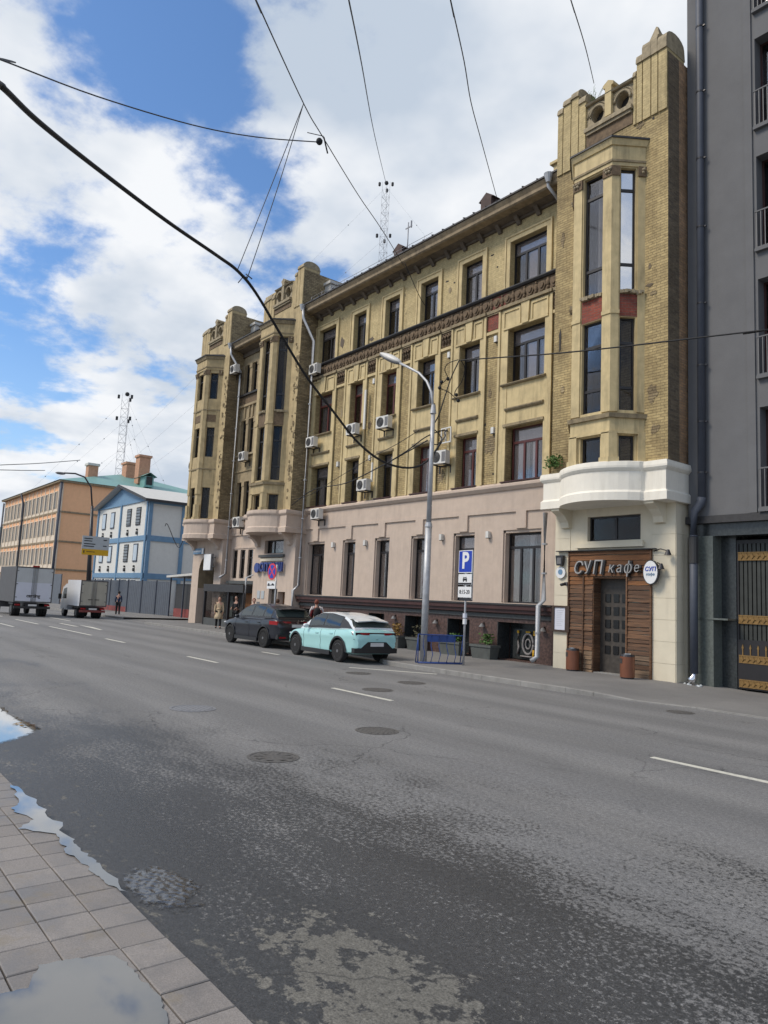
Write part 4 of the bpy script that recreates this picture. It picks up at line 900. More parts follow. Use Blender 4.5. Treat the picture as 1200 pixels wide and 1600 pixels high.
while zb < 3.05:
    zt = zb + .145; part('reveal_board', MB().box(-14.2, -14.17, GY - .04, GY + .45, zb + .006, min(zt, 3.1)), 'wood_brown'); zb = zt
part('soffit_board', MB().box(-14.17, -13.0, GY - .02, GY + .45, 3.04, 3.09), 'wood_brown')
part('canopy_edge', MB().box(-15.6, -12.0, GY - .16, GY - .0, 3.905, 3.93), 'dark_flashing')
dr = obj('door', MB().box(-14.17, -13.0, GY + .32, GY + .38, .14, 3.04), 'door_dark', YB)
for i in range(5):
    for j in range(3):
        xx = -13.98 + j * .30; z_ = .72 + i * .40
        obj('pane', MB().box(xx, xx + .19, GY + .295, GY + .318, z_, z_ + .25), 'black_glass', dr)
obj('handle', MB().tube([(-13.2, GY + .30, 1.05), (-13.2, GY + .24, 1.1), (-13.2, GY + .24, 1.35), (-13.2, GY + .30, 1.4)], .015, 6), 'gold', dr)
part('door_step', MB().box(-14.17, -13.0, GY - .02, GY + .32, .0, .15), 'kerb_stone')
# downpipes
def pipe(pts, r_=.06, mat='galvanised', straps=()):
    o = part('downpipe', MB().tube(pts, r_, 10), mat)
    m_ = MB()
    for z_ in straps:
        for a, b in zip(pts[:-1], pts[1:]):
            if (a[2] - z_) * (b[2] - z_) <= 0 and abs(a[2] - b[2]) > .3:
                f = (z_ - a[2]) / (b[2] - a[2]); m_.cyl((a[0] + (b[0] - a[0]) * f, a[1] + (b[1] - a[1]) * f), r_ + .012, z_ - .03, z_ + .03, 10)
    if straps: obj('strap', m_, mat, o)
    return o
pipe([(-16.28, FY - .45, 5.28), (-16.28, FY - .45, 2.3), (-16.36, FY - .62, 2.1), (-16.36, FY - .62, .42), (-16.46, FY - .8, .26)], .085, 'galvanised', (4.2, 3.2, 2.2, 1.2))
pipe([(-16.05, FY - .95, 17.3), (-16.05, FY - .95, 16.9), (-15.8, FY - .5, 16.3)], .06, 'galvanised')
px0 = -31.98; py0 = FY - .42
pipe([(-32.25, FY - 1.0, 17.2), (-32.2, FY - 1.0, 16.6), (px0, py0, 15.4), (px0, py0, 2.6), (px0 - .05, py0 - .3, 2.35), (px0 - .05, py0 - .3, .4)], .075, 'galvanised', (14, 12, 10, 8, 6, 4))
px1 = -40.25
pipe([(-40.6, FY - 1.0, 17.2), (-40.5, FY - 1.0, 16.6), (px1, FY - .42, 15.6), (px1, FY - .42, 3.2), (px1, FY - .8, 2.95)], .07, 'galvanised', (14, 12, 10, 8, 6, 4))
pipe([(-36.78, FY - .32, 5.3), (-36.78, FY - .32, 3.2), (-37.0, FY - .75, 2.95), (-37.0, FY - .75, .3)], .06, 'galvanised', (4.4,))
for x_, y_ in ((-32.3, FY - 1.02), (-40.65, FY - 1.02), (-16.0, FY - 1.0)): part('gutter_funnel', MB().cyl((x_, y_), .08, 17.0, 17.32, 12, .17), 'galvanised')
# short section between middle and left tower
SB = [(-40.3, -39.7, 1), (-39.35, -38.75, 1), (-38.4, -37.8, 1)]
XL2, XR2 = -40.66, -36.5
U = lambda x: x - XL2
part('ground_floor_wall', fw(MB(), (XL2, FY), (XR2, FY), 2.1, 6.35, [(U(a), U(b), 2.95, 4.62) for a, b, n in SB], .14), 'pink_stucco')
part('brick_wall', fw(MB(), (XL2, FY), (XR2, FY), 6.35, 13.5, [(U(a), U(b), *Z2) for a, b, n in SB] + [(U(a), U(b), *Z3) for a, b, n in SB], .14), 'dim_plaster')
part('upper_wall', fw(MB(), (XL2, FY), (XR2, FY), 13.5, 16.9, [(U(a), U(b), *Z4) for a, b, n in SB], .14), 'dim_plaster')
m_ = MB(); m_.box(XL2, XR2, FY - .07, FY + .01, 5.48, 5.62); m_.box(XL2, XR2, FY - .045, FY + .01, 5.62, 6.3); m_.prism_x([(FY + .01, 6.3), (FY - .10, 6.3), (FY - .2, 6.42), (FY - .2, 6.5), (FY - .06, 6.6), (FY + .01, 6.6)], XL2, XR2); m_.box(XL2 + .3, XR2, FY - .04, FY + .01, 4.7, 4.8); part('belt_course', m_, 'pink_stucco')
m_ = MB(); m_.box(XL2, XR2, FY - .12, FY + .01, 13.38, 13.52); m_.box(XL2, XR2, FY - .05, FY + .01, 12.54, 12.62)
for a, b in ((XL2 + .02, SB[0][0] - .02), (SB[0][1] + .02, SB[1][0] - .02), (SB[1][1] + .02, SB[2][0] - .02)):
    for z0_, z1_ in ((6.62, 8.7), (10.42, 12.53), (14.22, 16.06)): m_.box(a, b, FY - .06, FY + .01, z0_, z1_); m_.box(a - .01, b + .01, FY - .09, FY + .01, z1_ - .28, z1_ - .001)
m_.box(XL2, XR2, FY - .04, FY + .01, 8.71, 10.28); m_.box(XL2, XR2, FY - .1, FY + .01, 9.33, 9.43)
for a in (-40.0, -39.45, -39.0, -38.5, -38.1): m_.box(a, a + .1, FY - .09, FY + .01, 12.63, 13.37)
part('pilaster_frame', m_, 'dim_plaster')
part('frieze', MB().box(XL2, XR2, FY - .05, FY + .01, 13.521, 14.06), 'relief_brown'); part('sill_ledge', MB().box(XL2, XR2, FY - .19, FY + .01, 14.061, 14.17), 'dark_flashing'); part('window_sill', MB().box(XL2, XR2, FY - .15, FY + .01, 10.29, 10.40), 'old_stone')
m_ = MB(); m_.prism_x([(FY + .01, 16.95), (FY - .78, 16.95), (FY - .84, 17.0), (FY - .84, 17.12), (FY - .92, 17.24), (FY - .92, 17.30), (FY + .01, 17.30)], XL2, XR2); part('cornice', m_, 'cornice_paint')
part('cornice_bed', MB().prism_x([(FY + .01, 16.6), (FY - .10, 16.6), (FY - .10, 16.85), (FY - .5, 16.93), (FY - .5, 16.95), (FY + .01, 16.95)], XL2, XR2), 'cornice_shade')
part('roof', MB().prism_x([(FY - .98, 17.301), (FY - .98, 17.36), (FY + 5.5, 19.2), (FY + 6, 17.31)], XL2, XR2), 'roof_tin')
for fl, (za, zb_) in enumerate(((2.95, 4.62), Z2, Z3, Z4)):
    for i, (a, b, n) in enumerate(SB): window(YB, (XL2, FY), (XR2, FY), a - XL2, b - XL2, za, zb_, depth=.10, nm=0, transom=.28, blind='')
part('stone_ledge', MB().box(-40.4, -36.6, FY - .3, FY, 2.62, 2.80), 'granite_grey')
# shop box with glass front below
m_ = MB(); m_.box(-42.1, -37.0, 19.3, 20.3, 2.12, 2.55); part('shop_fascia', m_, 'dark_flashing')
part('shop_plinth', MB().box(-42.1, -38.95, 19.38, 20.2, -.1, .55), 'granite_grey')
m_ = MB(); 
for xx in (-42.1, -38.95, -37.1): m_.box(xx, xx + .12, 19.36, 19.5, -.1, 2.12)
part('shop_frame', m_, 'black_frame')
part('shop_glass', MB().box(-41.97, -38.96, 19.42, 19.44, .55, 2.12), 'pane_glass'); part('shop_back', MB().box(-41.97, -38.96, 19.9, 19.95, .3, 2.12), 'simple' if 0 else 'menu_frame')
part('shop_posters', MB().box(-41.8, -39.2, 19.85, 19.89, .7, 1.9), 'green_stone'); part('open_shop_door', MB().box(-38.0, -37.1, 19.9, 19.95, -.1, 2.1), 'wood_warm')
part('shop_interior', MB().box(-38.83, -38.0, 19.95, 20.0, -.1, 2.1), 'interior')
# middle tower, street level
x0, x1 = -36.55, -32.3
part('tower_base_wall', fw(MB(), (x0, GY), (x1, GY), -.3, 5.32, [(-35.5 - x0, -33.5 - x0, 4.27, 4.99), (-34.75 - x0, -33.85 - x0, -.3, 2.4), (-33.8 - x0, -33.05 - x0, -.3, 2.25)], .35).quad((x1, GY, -.3), (x1, 21, -.3), (x1, 21, 5.32), (x1, GY, 5.32)).quad((x0, GY, -.3), (x0, GY, 5.32), (x0, 21, 5.32), (x0, 21, -.3)), 'pink_stucco')
window(YB, (x0, GY), (x1, GY), -35.5 - x0, -33.5 - x0, 4.27, 4.99, depth=.2, nm=0, transom=0, offs=[.35], curtain=3)
part('stone_ledge', MB().box(-35.9, -33.3, GY - .14, GY, 4.06, 4.20), 'granite_grey'); part('stone_ledge', MB().box(-35.75, -33.4, GY - .09, GY, 3.86, 4.0), 'cream_stucco')
dr = obj('door', MB().box(-34.75, -33.85, GY + .2, GY + .26, -.1, 2.4), 'door_dark', YB); obj('handle', MB().box(-34.0, -33.96, GY + .14, GY + .2, .9, 1.2), 'chrome', dr)
part('doorway_panel', MB().box(-33.8, -33.05, GY + .34, GY + .36, -.1, 2.25), 'wood_brown')  # plain brown panel filling the right-hand doorway
for xx, z_, mt in ((-35.95, 1.85, 'sign_grey'), (-35.5, 1.85, 'sign_grey'), (-35.95, 1.25, 'grille_grey'), (-35.5, 1.15, 'grille_grey')): part('wall_notice', MB().box(xx, xx + .3, GY - .03, GY - .001, z_, z_ + .42), mt)
# left tower, street level: arched passage in a pink wall
x0, x1 = -44.75, -40.6
aw = MB(); ax0, ax1, az = -43.75, -41.55, 3.25; acx = (ax0 + ax1) / 2; aR = (ax1 - ax0) / 2
aw.quad((x0, GY, -.3), (ax0, GY, -.3), (ax0, GY, 5.32), (x0, GY, 5.32)); aw.quad((ax1, GY, -.3), (x1, GY, -.3), (x1, GY, 5.32), (ax1, GY, 5.32))
n = 16
for k in range(n):
    t0, t1 = PI - PI * k / n, PI - PI * (k + 1) / n; a = (acx + aR * math.cos(t0), az + aR * math.sin(t0)); b = (acx + aR * math.cos(t1), az + aR * math.sin(t1))
    aw.quad((a[0], GY, a[1]), (b[0], GY, b[1]), (b[0], GY, 5.32), (a[0], GY, 5.32))
aw.quad((x0, GY, -.3), (x0, GY, 5.32), (x0, 24, 5.32), (x0, 24, -.3)).quad((x1, GY, -.3), (x1, GY, 5.32), (x1, 20.3, 5.32), (x1, 20.3, -.3))
part('tower_base_wall', aw, 'pink_stucco')
av = MB()
av.quad((ax0, GY, 2.3), (ax0, 24, 2.3), (ax0, 24, az), (ax0, GY, az)).quad((ax1, GY, -.3), (ax1, 24, -.3), (ax1, 24, az), (ax1, GY, az))
for k in range(n):
    t0, t1 = PI - PI * k / n, PI - PI * (k + 1) / n; a = (acx + aR * math.cos(t0), az + aR * math.sin(t0)); b = (acx + aR * math.cos(t1), az + aR * math.sin(t1)); av.quad((a[0], GY, a[1]), (b[0], GY, b[1]), (b[0], 24, b[1]), (a[0], 24, a[1]))
part('passage_vault', av, 'cornice_paint'); part('passage_dado', MB().quad((ax0, GY + .001, -.3), (ax0, 24, -.3), (ax0, 24, 2.3), (ax0, GY + .001, 2.3)), 'pink_stucco'); part('passage_end', MB().quad((ax0, 24, -.3), (ax1, 24, -.3), (ax1, 24, 5), (ax0, 24, 5)), 'interior')
part('rear_block', MB().box(-44.7, -11.5, 24, 33, -.3, 17.3), 'orange_brick')
# roof details
for px_, py_, X_, lab in ((767, 318, 21.3, 0), (629, 395, 21.3, 0)):
    c = at(px_, py_, X_); w_ = .30
    part('roof_dormer', MB().prism_y([(c.x - w_, c.z - .6), (c.x + w_, c.z - .6), (c.x + w_, c.z + .1), (c.x + w_ + .14, c.z + .08), (c.x, c.z + .38), (c.x - w_ - .14, c.z + .08), (c.x - w_, c.z + .1)], X_ - .3, X_ + 1.6), 'terracotta_dormer')
c = at(636, 400, 21.6); part('roof_antenna', MB().tube([(c.x, 21.6, c.z - .4), (c.x, 21.6, c.z + 1.75)], .03, 6).box(c.x - .2, c.x + .28, 21.58, 21.62, c.z + 1.45, c.z + 1.5).box(c.x + .2, c.x + .25, 21.57, 21.63, c.z + 1.4, c.z + 1.75), 'mast_steel')
m_ = MB(); x = -32
while x < -22.5: m_.tube([(x, FY - .7, 17.4), (x, FY - .7, 17.75)], .012, 4); x += 1.0
m_.tube([(-32, FY - .7, 17.72), (-22.5, FY - .7, 17.72)], .012, 4); m_.tube([(-32, FY - .7, 17.58), (-22.5, FY - .7, 17.58)], .01, 4); part('roof_railing', m_, 'mast_steel')
part('roof_upstand', MB().box(-16.4, -15.7, FY - .25, FY + .6, 17.35, 18.15).box(-16.5, -15.7, FY - .35, FY + .7, 18.15, 18.25), 'yellow_plaster')
# spalled patches, bolts and lost plaster scattered over the old walls: thin raised or sunken flakes with ragged outlines
def flake(x, z, w, h, mat, y=FY - .012, name='bare_patch'):
    n = 14; P_ = []
    for k in range(n): a = 2 * PI * k / n; r_ = random.uniform(.55, 1.1); P_.append((x + w * r_ * math.cos(a), z + h * r_ * math.sin(a)))
    return part(name, MB().prism_y(P_, y, y + .02), mat)
for x, z, w, h, mt in ((-29.9, 14.9, .25, .35, 'cornice_shade'), (-27.4, 14.45, .2, .12, 'cornice_shade'), (-22.0, 15.2, .10, .18, 'weathered_ledge'), (-22.2, 15.65, .12, .04, 'interior'), (-21.75, 15.45, .07, .04, 'interior'), (-19.6, 15.9, .10, .035, 'interior'), (-19.3, 15.3, .05, .05, 'interior'),
    (-19.5, 10.2, .12, .2, 'rough_brick'), (-19.4, 8.2, .35, .5, 'rough_brick'), (-22.2, 7.3, .3, .5, 'rough_brick'), (-27.2, 10.2, .14, .22, 'relief_brown'), (-26.9, 9.8, .1, .1, 'brown_brick'), (-29.6, 11.2, .1, .25, 'weathered_ledge'), (-29.4, 7.4, .25, .4, 'rough_brick'), (-19.2, 7.0, .05, .05, 'interior'), (-19.7, 9.0, .05, .06, 'interior'), (-30.0, 16.2, .1, .05, 'weathered_ledge'), (-25.0, 15.9, .06, .06, 'weathered_ledge'), (-24.9, 15.0, .04, .04, 'weathered_ledge')):
    flake(x, z, w, h, mt)
for x, z, w, h, mt in ((-12.0, 11.9, .14, .07, 'brown_brick'), (-11.85, 11.6, .14, .08, 'rough_brick'), (-15.35, 11.0, .05, .5, 'interior'), (-12.35, 17.3, .16, .14, 'rough_brick'), (-11.9, 17.3, .05, .05, 'interior'), (-12.0, 12.5, .06, .1, 'brown_brick'), (-15.2, 9.3, .1, .16, 'rough_brick'), (-11.9, 8.5, .2, .3, 'rough_brick'), (-11.8, 7.4, .2, .16, 'rough_brick'), (-15.3, 14.6, .1, .3, 'rough_brick')):
    flake(x, z, w, h, mt, TY - .012)
# crumbling corner strips on the middle and left towers
for xc_, n_ in ((-34.42, 60), (-42.75, 50)):
    m_ = MB()
    for k in range(n_):
        z = 6.8 + random.random() ** .8 * 8.5; x = xc_ + 2.1 - random.uniform(.0, .42); s = random.uniform(.03, .09)
        P_ = [(x + s * 1.2 * random.uniform(.6, 1.2) * math.cos(a), z + s * random.uniform(.8, 1.8) * math.sin(a)) for a in [2 * PI * j / 7 for j in range(7)]]
        m_.prism_y(P_, TY - random.uniform(.015, .04), TY + .01)
    tag(part('crumbling_plaster', m_, 'rough_brick'), kind='stuff')
sm_ = MB().box(-.015, .015, 0, 1.6, 0, .04).mesh('roof_seam'); setm(sm_, 'roof_tin')
x = -32.1
while x < -16:
    o = obj('roof_seam', sm_, None, YB, loc=(x + random.uniform(-.05, .05), FY - .98 - random.uniform(0, .04), 17.35)); o.rotation_euler[0] = math.atan2(2.24, 6.5); x += .62
# ------------------------------------------------------------------ dark grey neighbour
DB = thing('office_building', 'dark grey rendered office block at the right edge with railed windows', 'building', (-6, 20.2, 0), world=True)
dp = lambda n, m_, mt: obj(n, m_, mt, DB)
wins = [(18.9, 16.99 - .0), (15.2, 13.3), (11.5, 9.6), (7.8, 6.0)]      # visible window tops / bottoms
bays_x = [(-9.25, -7.6), (-6.0, -4.3), (-2.7, -1.0)]
holes = [(a + 11.34, b + 11.34, t_ - 2.85, t_) for a, b in bays_x for t_ in (7.80, 11.5, 15.2, 18.9, 22.6, 26.3)]
dp('wall', fw(MB(), (-11.34, FY), (2, FY), 4.87, 30, holes, .38).quad((-11.34, FY, 4.87), (-11.34, 32, 4.87), (-11.34, 32, 30), (-11.34, FY, 30)).quad((-11.34, FY, 30), (2, FY, 30), (2, 32, 30), (-11.34, 32, 30)), 'dark_render')
dp('pilaster_strip', MB().box(-9.56, -9.34, FY - .05, FY, 4.88, 30), 'dark_render')
for a, b in bays_x:
    for t_ in (7.80, 11.5, 15.2, 18.9, 22.6, 26.3):
        window(DB, (-11.34, FY), (2, FY), a + 11.34, b + 11.34, t_ - 2.85, t_, depth=.36, frame='maroon_paint', nm=1, transom=0, glassm='pane_glass')
        zt = t_ - 1.70; zb_ = zt - 1.12
        m_ = MB(); m_.box(a - .02, b + .02, FY - .10, FY - .06, zt - .04, zt); m_.box(a - .02, b + .02, FY - .10, FY - .06, zb_, zb_ + .04)
        rl = obj('railing', m_, 'dark_render', DB)
        x = a + .02; bm_ = cached('bar', lambda: MB().box(0, .02, 0, .02, 0, 1.06).mesh('baluster'))
        if not bm_.materials: setm(bm_, 'grille_grey')
        while x < b:
            obj('baluster', bm_, None, rl, loc=(x, FY - .09, zb_ + .03)) if a < -9 else None; x += .115
        if a > -9: obj('balusters', (lambda M_: [M_.box(a + .02 + k * .115, a + .04 + k * .115, FY - .09, FY - .07, zb_ + .03, zt - .03) for k in range(14)] and M_)(MB()), 'grille_grey', rl)
        dp('balcony_slab', MB().box(a - .03, b + .03, FY - .12, FY + .1, zb_ - .09, zb_ - .001), 'dark_render')
dp('soffit_edge', MB().box(-11.4, 2, FY - .06, FY + .5, 4.66, 4.87), 'dark_flashing')
dp('soffit', MB().box(-11.34, 2, FY + .1, FY + 3, 4.30, 4.66), 'black_stone')
dp('corner_pier', MB().box(-11.3, -10.62, FY + .02, FY + .9, -.2, 4.30), 'green_stone')
m_ = MB(); m_.box(-10.62, -10.2, FY + .5, FY + .9, -.2, 4.3); dp('gate_jamb', m_, 'black_stone')
dp('stone_belt', MB().box(-11.2, -10.2, FY - .0, FY + .52, 1.93, 1.98), 'green_stone')
dp('recess_wall', MB().box(-11.3, 2, FY + 3, FY + 3.1, -.2, 4.3), 'black_stone')
dpipe = obj('downpipe', MB().tube([(-10.86, FY - .13, 30), (-10.86, FY - .13, 5.32)], .11, 12).tube([(-10.86, FY - .13, 5.4), (-10.88, FY - .14, 5.25), (-11.04, FY - .26, 4.98), (-11.04, FY - .26, 4.2)], .125, 12).tube([(-11.04, FY - .26, 4.3), (-11.04, FY - .26, .42)], .11, 12), 'blue_pipe', DB)
for z_ in (27, 24.6, 22.3, 20.2, 18, 15.8, 13.6, 11.2, 9.3, 7.6, 6.1): obj('clamp', MB().cyl((-10.86, FY - .13), .12, z_, z_ + .05, 12).box(-10.75, -10.68, FY - .15, FY - .1, z_, z_ + .04), 'steel_dark', dpipe)
obj('clamp', MB().cyl((-11.04, FY - .26), .128, 3.5, 4.25, 12), 'dark_grille', dpipe)
obj('outlet', MB().tube([(-11.04, FY - .26, .5), (-11.04, FY - .28, .3), (-11.04, FY - .45, .2)], .10, 10), 'chrome', dpipe)
tag(obj('rubble', (lambda M_: [M_.sphere((-11.05 + random.uniform(-.25, .3), FY - .4 + random.uniform(-.1, .1), .05 + random.uniform(0, .05)), random.uniform(.03, .07), 6, 4) for k in range(14)] and M_)(MB()), 'sign_grey'), 'small heap of white rubble under the big blue downpipe', 'rubble', kind='stuff')
# gate: slats, rails and gilded bands
GT = thing('metal_gate', 'black slatted gate with gilded ornamental bands and spear tips', 'gate', (-8.5, FY + .55, 0))
gx0, gx1 = -10.2 + 8.5, -4.2 + 8.5
obj('frame', MB().box(gx0, gx1, -.02, .03, .08, .14).box(gx0, gx1, -.02, .03, 4.1, 4.2).box(gx0, gx0 + .06, -.02, .03, .14, 4.1), 'black_frame', GT)
sm_ = MB().box(0, .09, 0, .02, .14, 4.1).mesh('slat'); setm(sm_, 'gate_slat')
x = gx0 + .08
while x < gx1 - .1: obj('slat', sm_, None, GT, loc=(x, 0, 0)); x += .12
obj('lower_panel', MB().box(gx0 + .06, gx1, -.03, -.005, .14, 1.42), 'black_frame', GT)
for z0_, z1_ in ((3.62, 3.86), (1.86, 2.10), (.78, 1.0), (.12, .34)):
    bd = obj('gilded_band', MB().box(gx0 + .05, gx1, -.045, -.031, z0_, z0_ + .035).box(gx0 + .05, gx1, -.045, -.031, z1_ - .035, z1_).box(gx0 + .05, gx1, -.036, -.031, z0_ + .035, z1_ - .035), 'gold', GT)
    m_ = MB(); x = gx0 + .14
    while x < gx1 - .1:
        zc_ = (z0_ + z1_) / 2; hh = (z1_ - z0_) / 2 - .03; m_.prism_y([(x - .055, zc_), (x, zc_ - hh), (x + .055, zc_), (x, zc_ + hh)], -.06, -.036); m_.sphere((x + .075, -.04, zc_), .022, 6, 4); x += .15
    obj('scroll', m_, 'gold', bd)
m_ = cached('spear', lambda: MB().prism_y([(-.014, 0), (.014, 0), (.014, .16), (.03, .20), (0, .30), (-.03, .20), (-.014, .16)], -.05, -.035).mesh('spear_tip')); setm(m_, 'gold')
x = gx0 + .16
while x < gx1: obj('spear_tip', m_, None, GT, loc=(x, 0, 1.0)); x += .21
# ------------------------------------------------------------------ blue and white panel house
BH = thing('panel_house', 'white three storey panel house with blue frames and gable', 'building', (-69, 24, 0), world=True)
bp = lambda n, m_, mt: obj(n, m_, mt, BH)
BX0, BX1, BY0 = -76.1, -62.35, 23.0; BX = -69.3
bp('wall', MB().box(BX0, BX1, BY0, 37, -.2, 9.9), 'white_panel')
bp('gable', MB().prism_y([(BX0, 9.901), (BX1, 9.901), (BX, 11.5)], BY0, BY0 + .2), 'panel_blue')
m_ = MB()
m_.add([(BX0 - .5, BY0 - .5, 9.85), (BX, BY0 - .5, 11.72), (BX, 37.4, 11.72), (BX0 - .5, 37.4, 9.85), (BX0 - .5, BY0 - .5, 9.73), (BX, BY0 - .5, 11.6), (BX, 37.4, 11.6), (BX0 - .5, 37.4, 9.73)], [(0, 1, 2, 3), (4, 7, 6, 5), (0, 4, 5, 1), (0, 3, 7, 4)])
m_.add([(BX1 + .5, BY0 - .5, 9.85), (BX, BY0 - .5, 11.72), (BX, 37.4, 11.72), (BX1 + .5, 37.4, 9.85), (BX1 + .5, BY0 - .5, 9.73), (BX, BY0 - .5, 11.6), (BX, 37.4, 11.6), (BX1 + .5, 37.4, 9.73)], [(0, 3, 2, 1), (4, 5, 6, 7), (0, 1, 5, 4), (0, 4, 7, 3)])
bp('roof', m_, 'white_tin')
bp('eaves_trim', MB().add([(BX0 - .5, BY0 - .53, 9.6), (BX, BY0 - .53, 11.5), (BX1 + .5, BY0 - .53, 9.6), (BX1 + .5, BY0 - .53, 9.86), (BX, BY0 - .53, 11.74), (BX0 - .5, BY0 - .53, 9.86)], [(0, 1, 4, 5), (1, 2, 3, 4)]).box(BX1 + .45, BX1 + .55, BY0 - .5, 37.4, 9.62, 9.84), 'dark_flashing')
bl = MB()
for x_ in (BX0, -72.0 + 2.6, BX1 - .35): bl.box(x_, x_ + .28, BY0 - .12, BY0, -.2, 9.9)
for z_ in (9.75, 6.48, 3.22): bl.box(BX0, BX1, BY0 - .10, BY0, z_ - (.2 if z_ < 9 else .0), z_ + .24 if z_ < 9 else 9.9)
bp('blue_frame', bl, 'panel_blue')
bl = MB()
for y_ in (BY0, 26.0, 29.2, 32.4, 35.6): bl.box(BX1, BX1 + .12, y_, y_ + .32, -.2, 9.9)
for z_ in (6.48, 3.22): bl.box(BX1, BX1 + .10, BY0, 37, z_ - .24, z_ + .24)
bl.box(BX1, BX1 + .1, BY0, 37, 9.5, 9.9); bp('blue_frame', bl, 'panel_blue')
for z_ in (7.75, 4.5, 1.3):
    for x_, dk in ((-74.6, 0), (-72.1, 0), (-67.6, 1), (-65.2, 1 if z_ > 7 else 0)):
        w_ = bp('window', MB().box(x_ - .05, x_ + 1.05, BY0 - .06, BY0, z_ - .05, z_ + 1.55), 'dark_grille' if dk else 'blue_pipe'); obj('pane', MB().box(x_ + .06, x_ + .94, BY0 - .075, BY0 - .06, z_ + .06, z_ + 1.44), 'window_grey' if dk else 'pale_window', w_)
        if dk and z_ > 3: obj('bars', (lambda M_: [M_.box(x_ + .05, x_ + .95, BY0 - .12, BY0 - .09, z_ + .15 + k * .28, z_ + .19 + k * .28) for k in range(5)] and M_)(MB()), 'dark_grille', w_)
        if z_ > 3: bp('lamp_vent', MB().cyl_y((x_ + .5, z_ - .75), .16, BY0 - .14, BY0, 8).cyl_y((x_ + .5, z_ - .45), .09, BY0 - .14, BY0, 8), 'dark_grille')
BSH = None
for py_ in (27.9, 31.1): bp('panel_joint', MB().box(BX1, BX1 + .01, py_, py_ + .04, 0, 9.5), 'grille_grey')
# ------------------------------------------------------------------ orange building
OB = thing('orange_building', 'long orange and cream office building with teal hipped roof', 'building', (-94, 24, 0), world=True)
op = lambda n, m_, mt: obj(n, m_, mt, OB)
OX0, OX1, OY0, OY1, OZ = -126.5, -94.2, 24.0, 46., 14.6
op('wall', MB().box(OX0, OX1, OY0, OY1, -.3, OZ), 'orange_stucco')
op('front_wall', MB().box(OX0, OX1, OY0 - .12, OY0 - .001, -.3, OZ - .0), 'pale_stucco')
m_ = MB()
for z_ in (4.0, 7.9, 11.4): m_.box(OX0, OX1, OY0 - .14, OY0 - .121, z_ - 1.5, z_ - .4)
m_.box(OX0, OX1, OY0 - .14, OY0 - .121, 13.7, 14.6); op('orange_panel', m_, 'orange_stucco')
m_ = MB()
for z_ in (3.6, 7.4, 11.0): m_.box(OX0, OX1 + .15, OY0 - .22, OY0 - .141, z_ - .12, z_ + .12)
for z_ in (4.0, 7.4, 11.0): m_.box(OX1, OX1 + .15, OY0, OY1, z_ - .10, z_ + .10)
m_.box(OX0 - .4, OX1 + .4, OY0 - .6, OY1 + .4, 14.6, 14.85); op('cornice', m_, 'cornice_paint')
wm = MB().box(0, 1.05, -.05, .0, 0, 2.0).mesh('window'); setm(wm, 'window_grey')
n_ = 14
for z_ in (1.3, 4.7, 8.3, 11.55):
    for k in range(n_):
        x_ = OX0 + 1.2 + k * (OX1 - OX0 - 2.0) / n_
        w_ = obj('window', wm, None, OB, loc=(x_, OY0 - .13, z_)); obj('frame', cached('ofr', lambda: MB().box(-.1, .0, -.14, 0, -.1, 2.1).box(1.05, 1.15, -.14, 0, -.1, 2.1).box(0, 1.05, -.14, 0, 2.0, 2.1).box(.5, .55, -.08, 0, 0, 2.0).mesh('frame')), 'pale_stucco', w_)
op('pilasters', (lambda M_: [M_.box(OX0 + .5 + k * (OX1 - OX0 - 2.) / n_, OX0 + .75 + k * (OX1 - OX0 - 2.) / n_, OY0 - .2, OY0 - .12, 0, 14.5) for k in range(n_ + 1)] and M_)(MB()), 'pale_stucco')
op('downpipe', MB().tube([(-94.0, OY0 - .35, 14.6), (-94.0, OY0 - .35, .3)], .16, 8).tube([(-113, OY0 - .8, 14.7), (-113, OY0 - .35, 13.2), (-113, OY0 - .35, .3)], .13, 6).tube([(-126.6, OY0 - .3, 14.4), (-126.6, OY0 - .3, .3)], .13, 6), 'blue_pipe')
op('roof', MB().add([(OX0 - .5, OY0 - .7, 14.85), (OX1 + .5, OY0 - .7, 14.85), (OX1 + .5, OY1 + .5, 14.85), (OX0 - .5, OY1 + .5, 14.85), (OX0 + 11, 35, 18.4), (OX1 - 11, 35, 18.4)], [(0, 1, 5, 4), (1, 2, 5), (2, 3, 4, 5), (3, 0, 4)]), 'teal_roof')
for px_, py_, X_, w_, h_ in ((143, 743, -100, .62, 2.8), (204, 735, -103, .9, 1.6), (223, 730, -98, .75, 2.8)):
    c = atx(px_, py_, X_); ch = op('chimney', MB().box(c.x - w_, c.x + w_, c.y - w_, c.y + w_, c.z - 2.4, c.z + h_ * .45), 'chimney_orange'); obj('cap', MB().box(c.x - w_ - .15, c.x + w_ + .15, c.y - w_ - .15, c.y + w_ + .15, c.z + h_ * .45, c.z + h_ * .45 + .3), 'chimney_orange' if px_ > 150 else 'white_tin', ch)
c = atx(231, 748, -96); op('roof_dormer', MB().box(c.x - 2.5, c.x + .6, c.y - .6, c.y + .6, c.z - 1.2, c.z + .25).add([(c.x - 3, c.y - .95, c.z + .2), (c.x + .9, c.y - .95, c.z + .2), (c.x + .9, c.y, c.z + .75), (c.x - 3, c.y, c.z + .75), (c.x + .9, c.y + .95, c.z + .2), (c.x - 3, c.y + .95, c.z + .2)], [(0, 1, 2, 3), (3, 2, 4, 5)]), 'teal_roof'); op('dormer_opening', MB().box(c.x + .601, c.x + .65, c.y - .4, c.y + .4, c.z - .9, c.z + .2), 'interior')
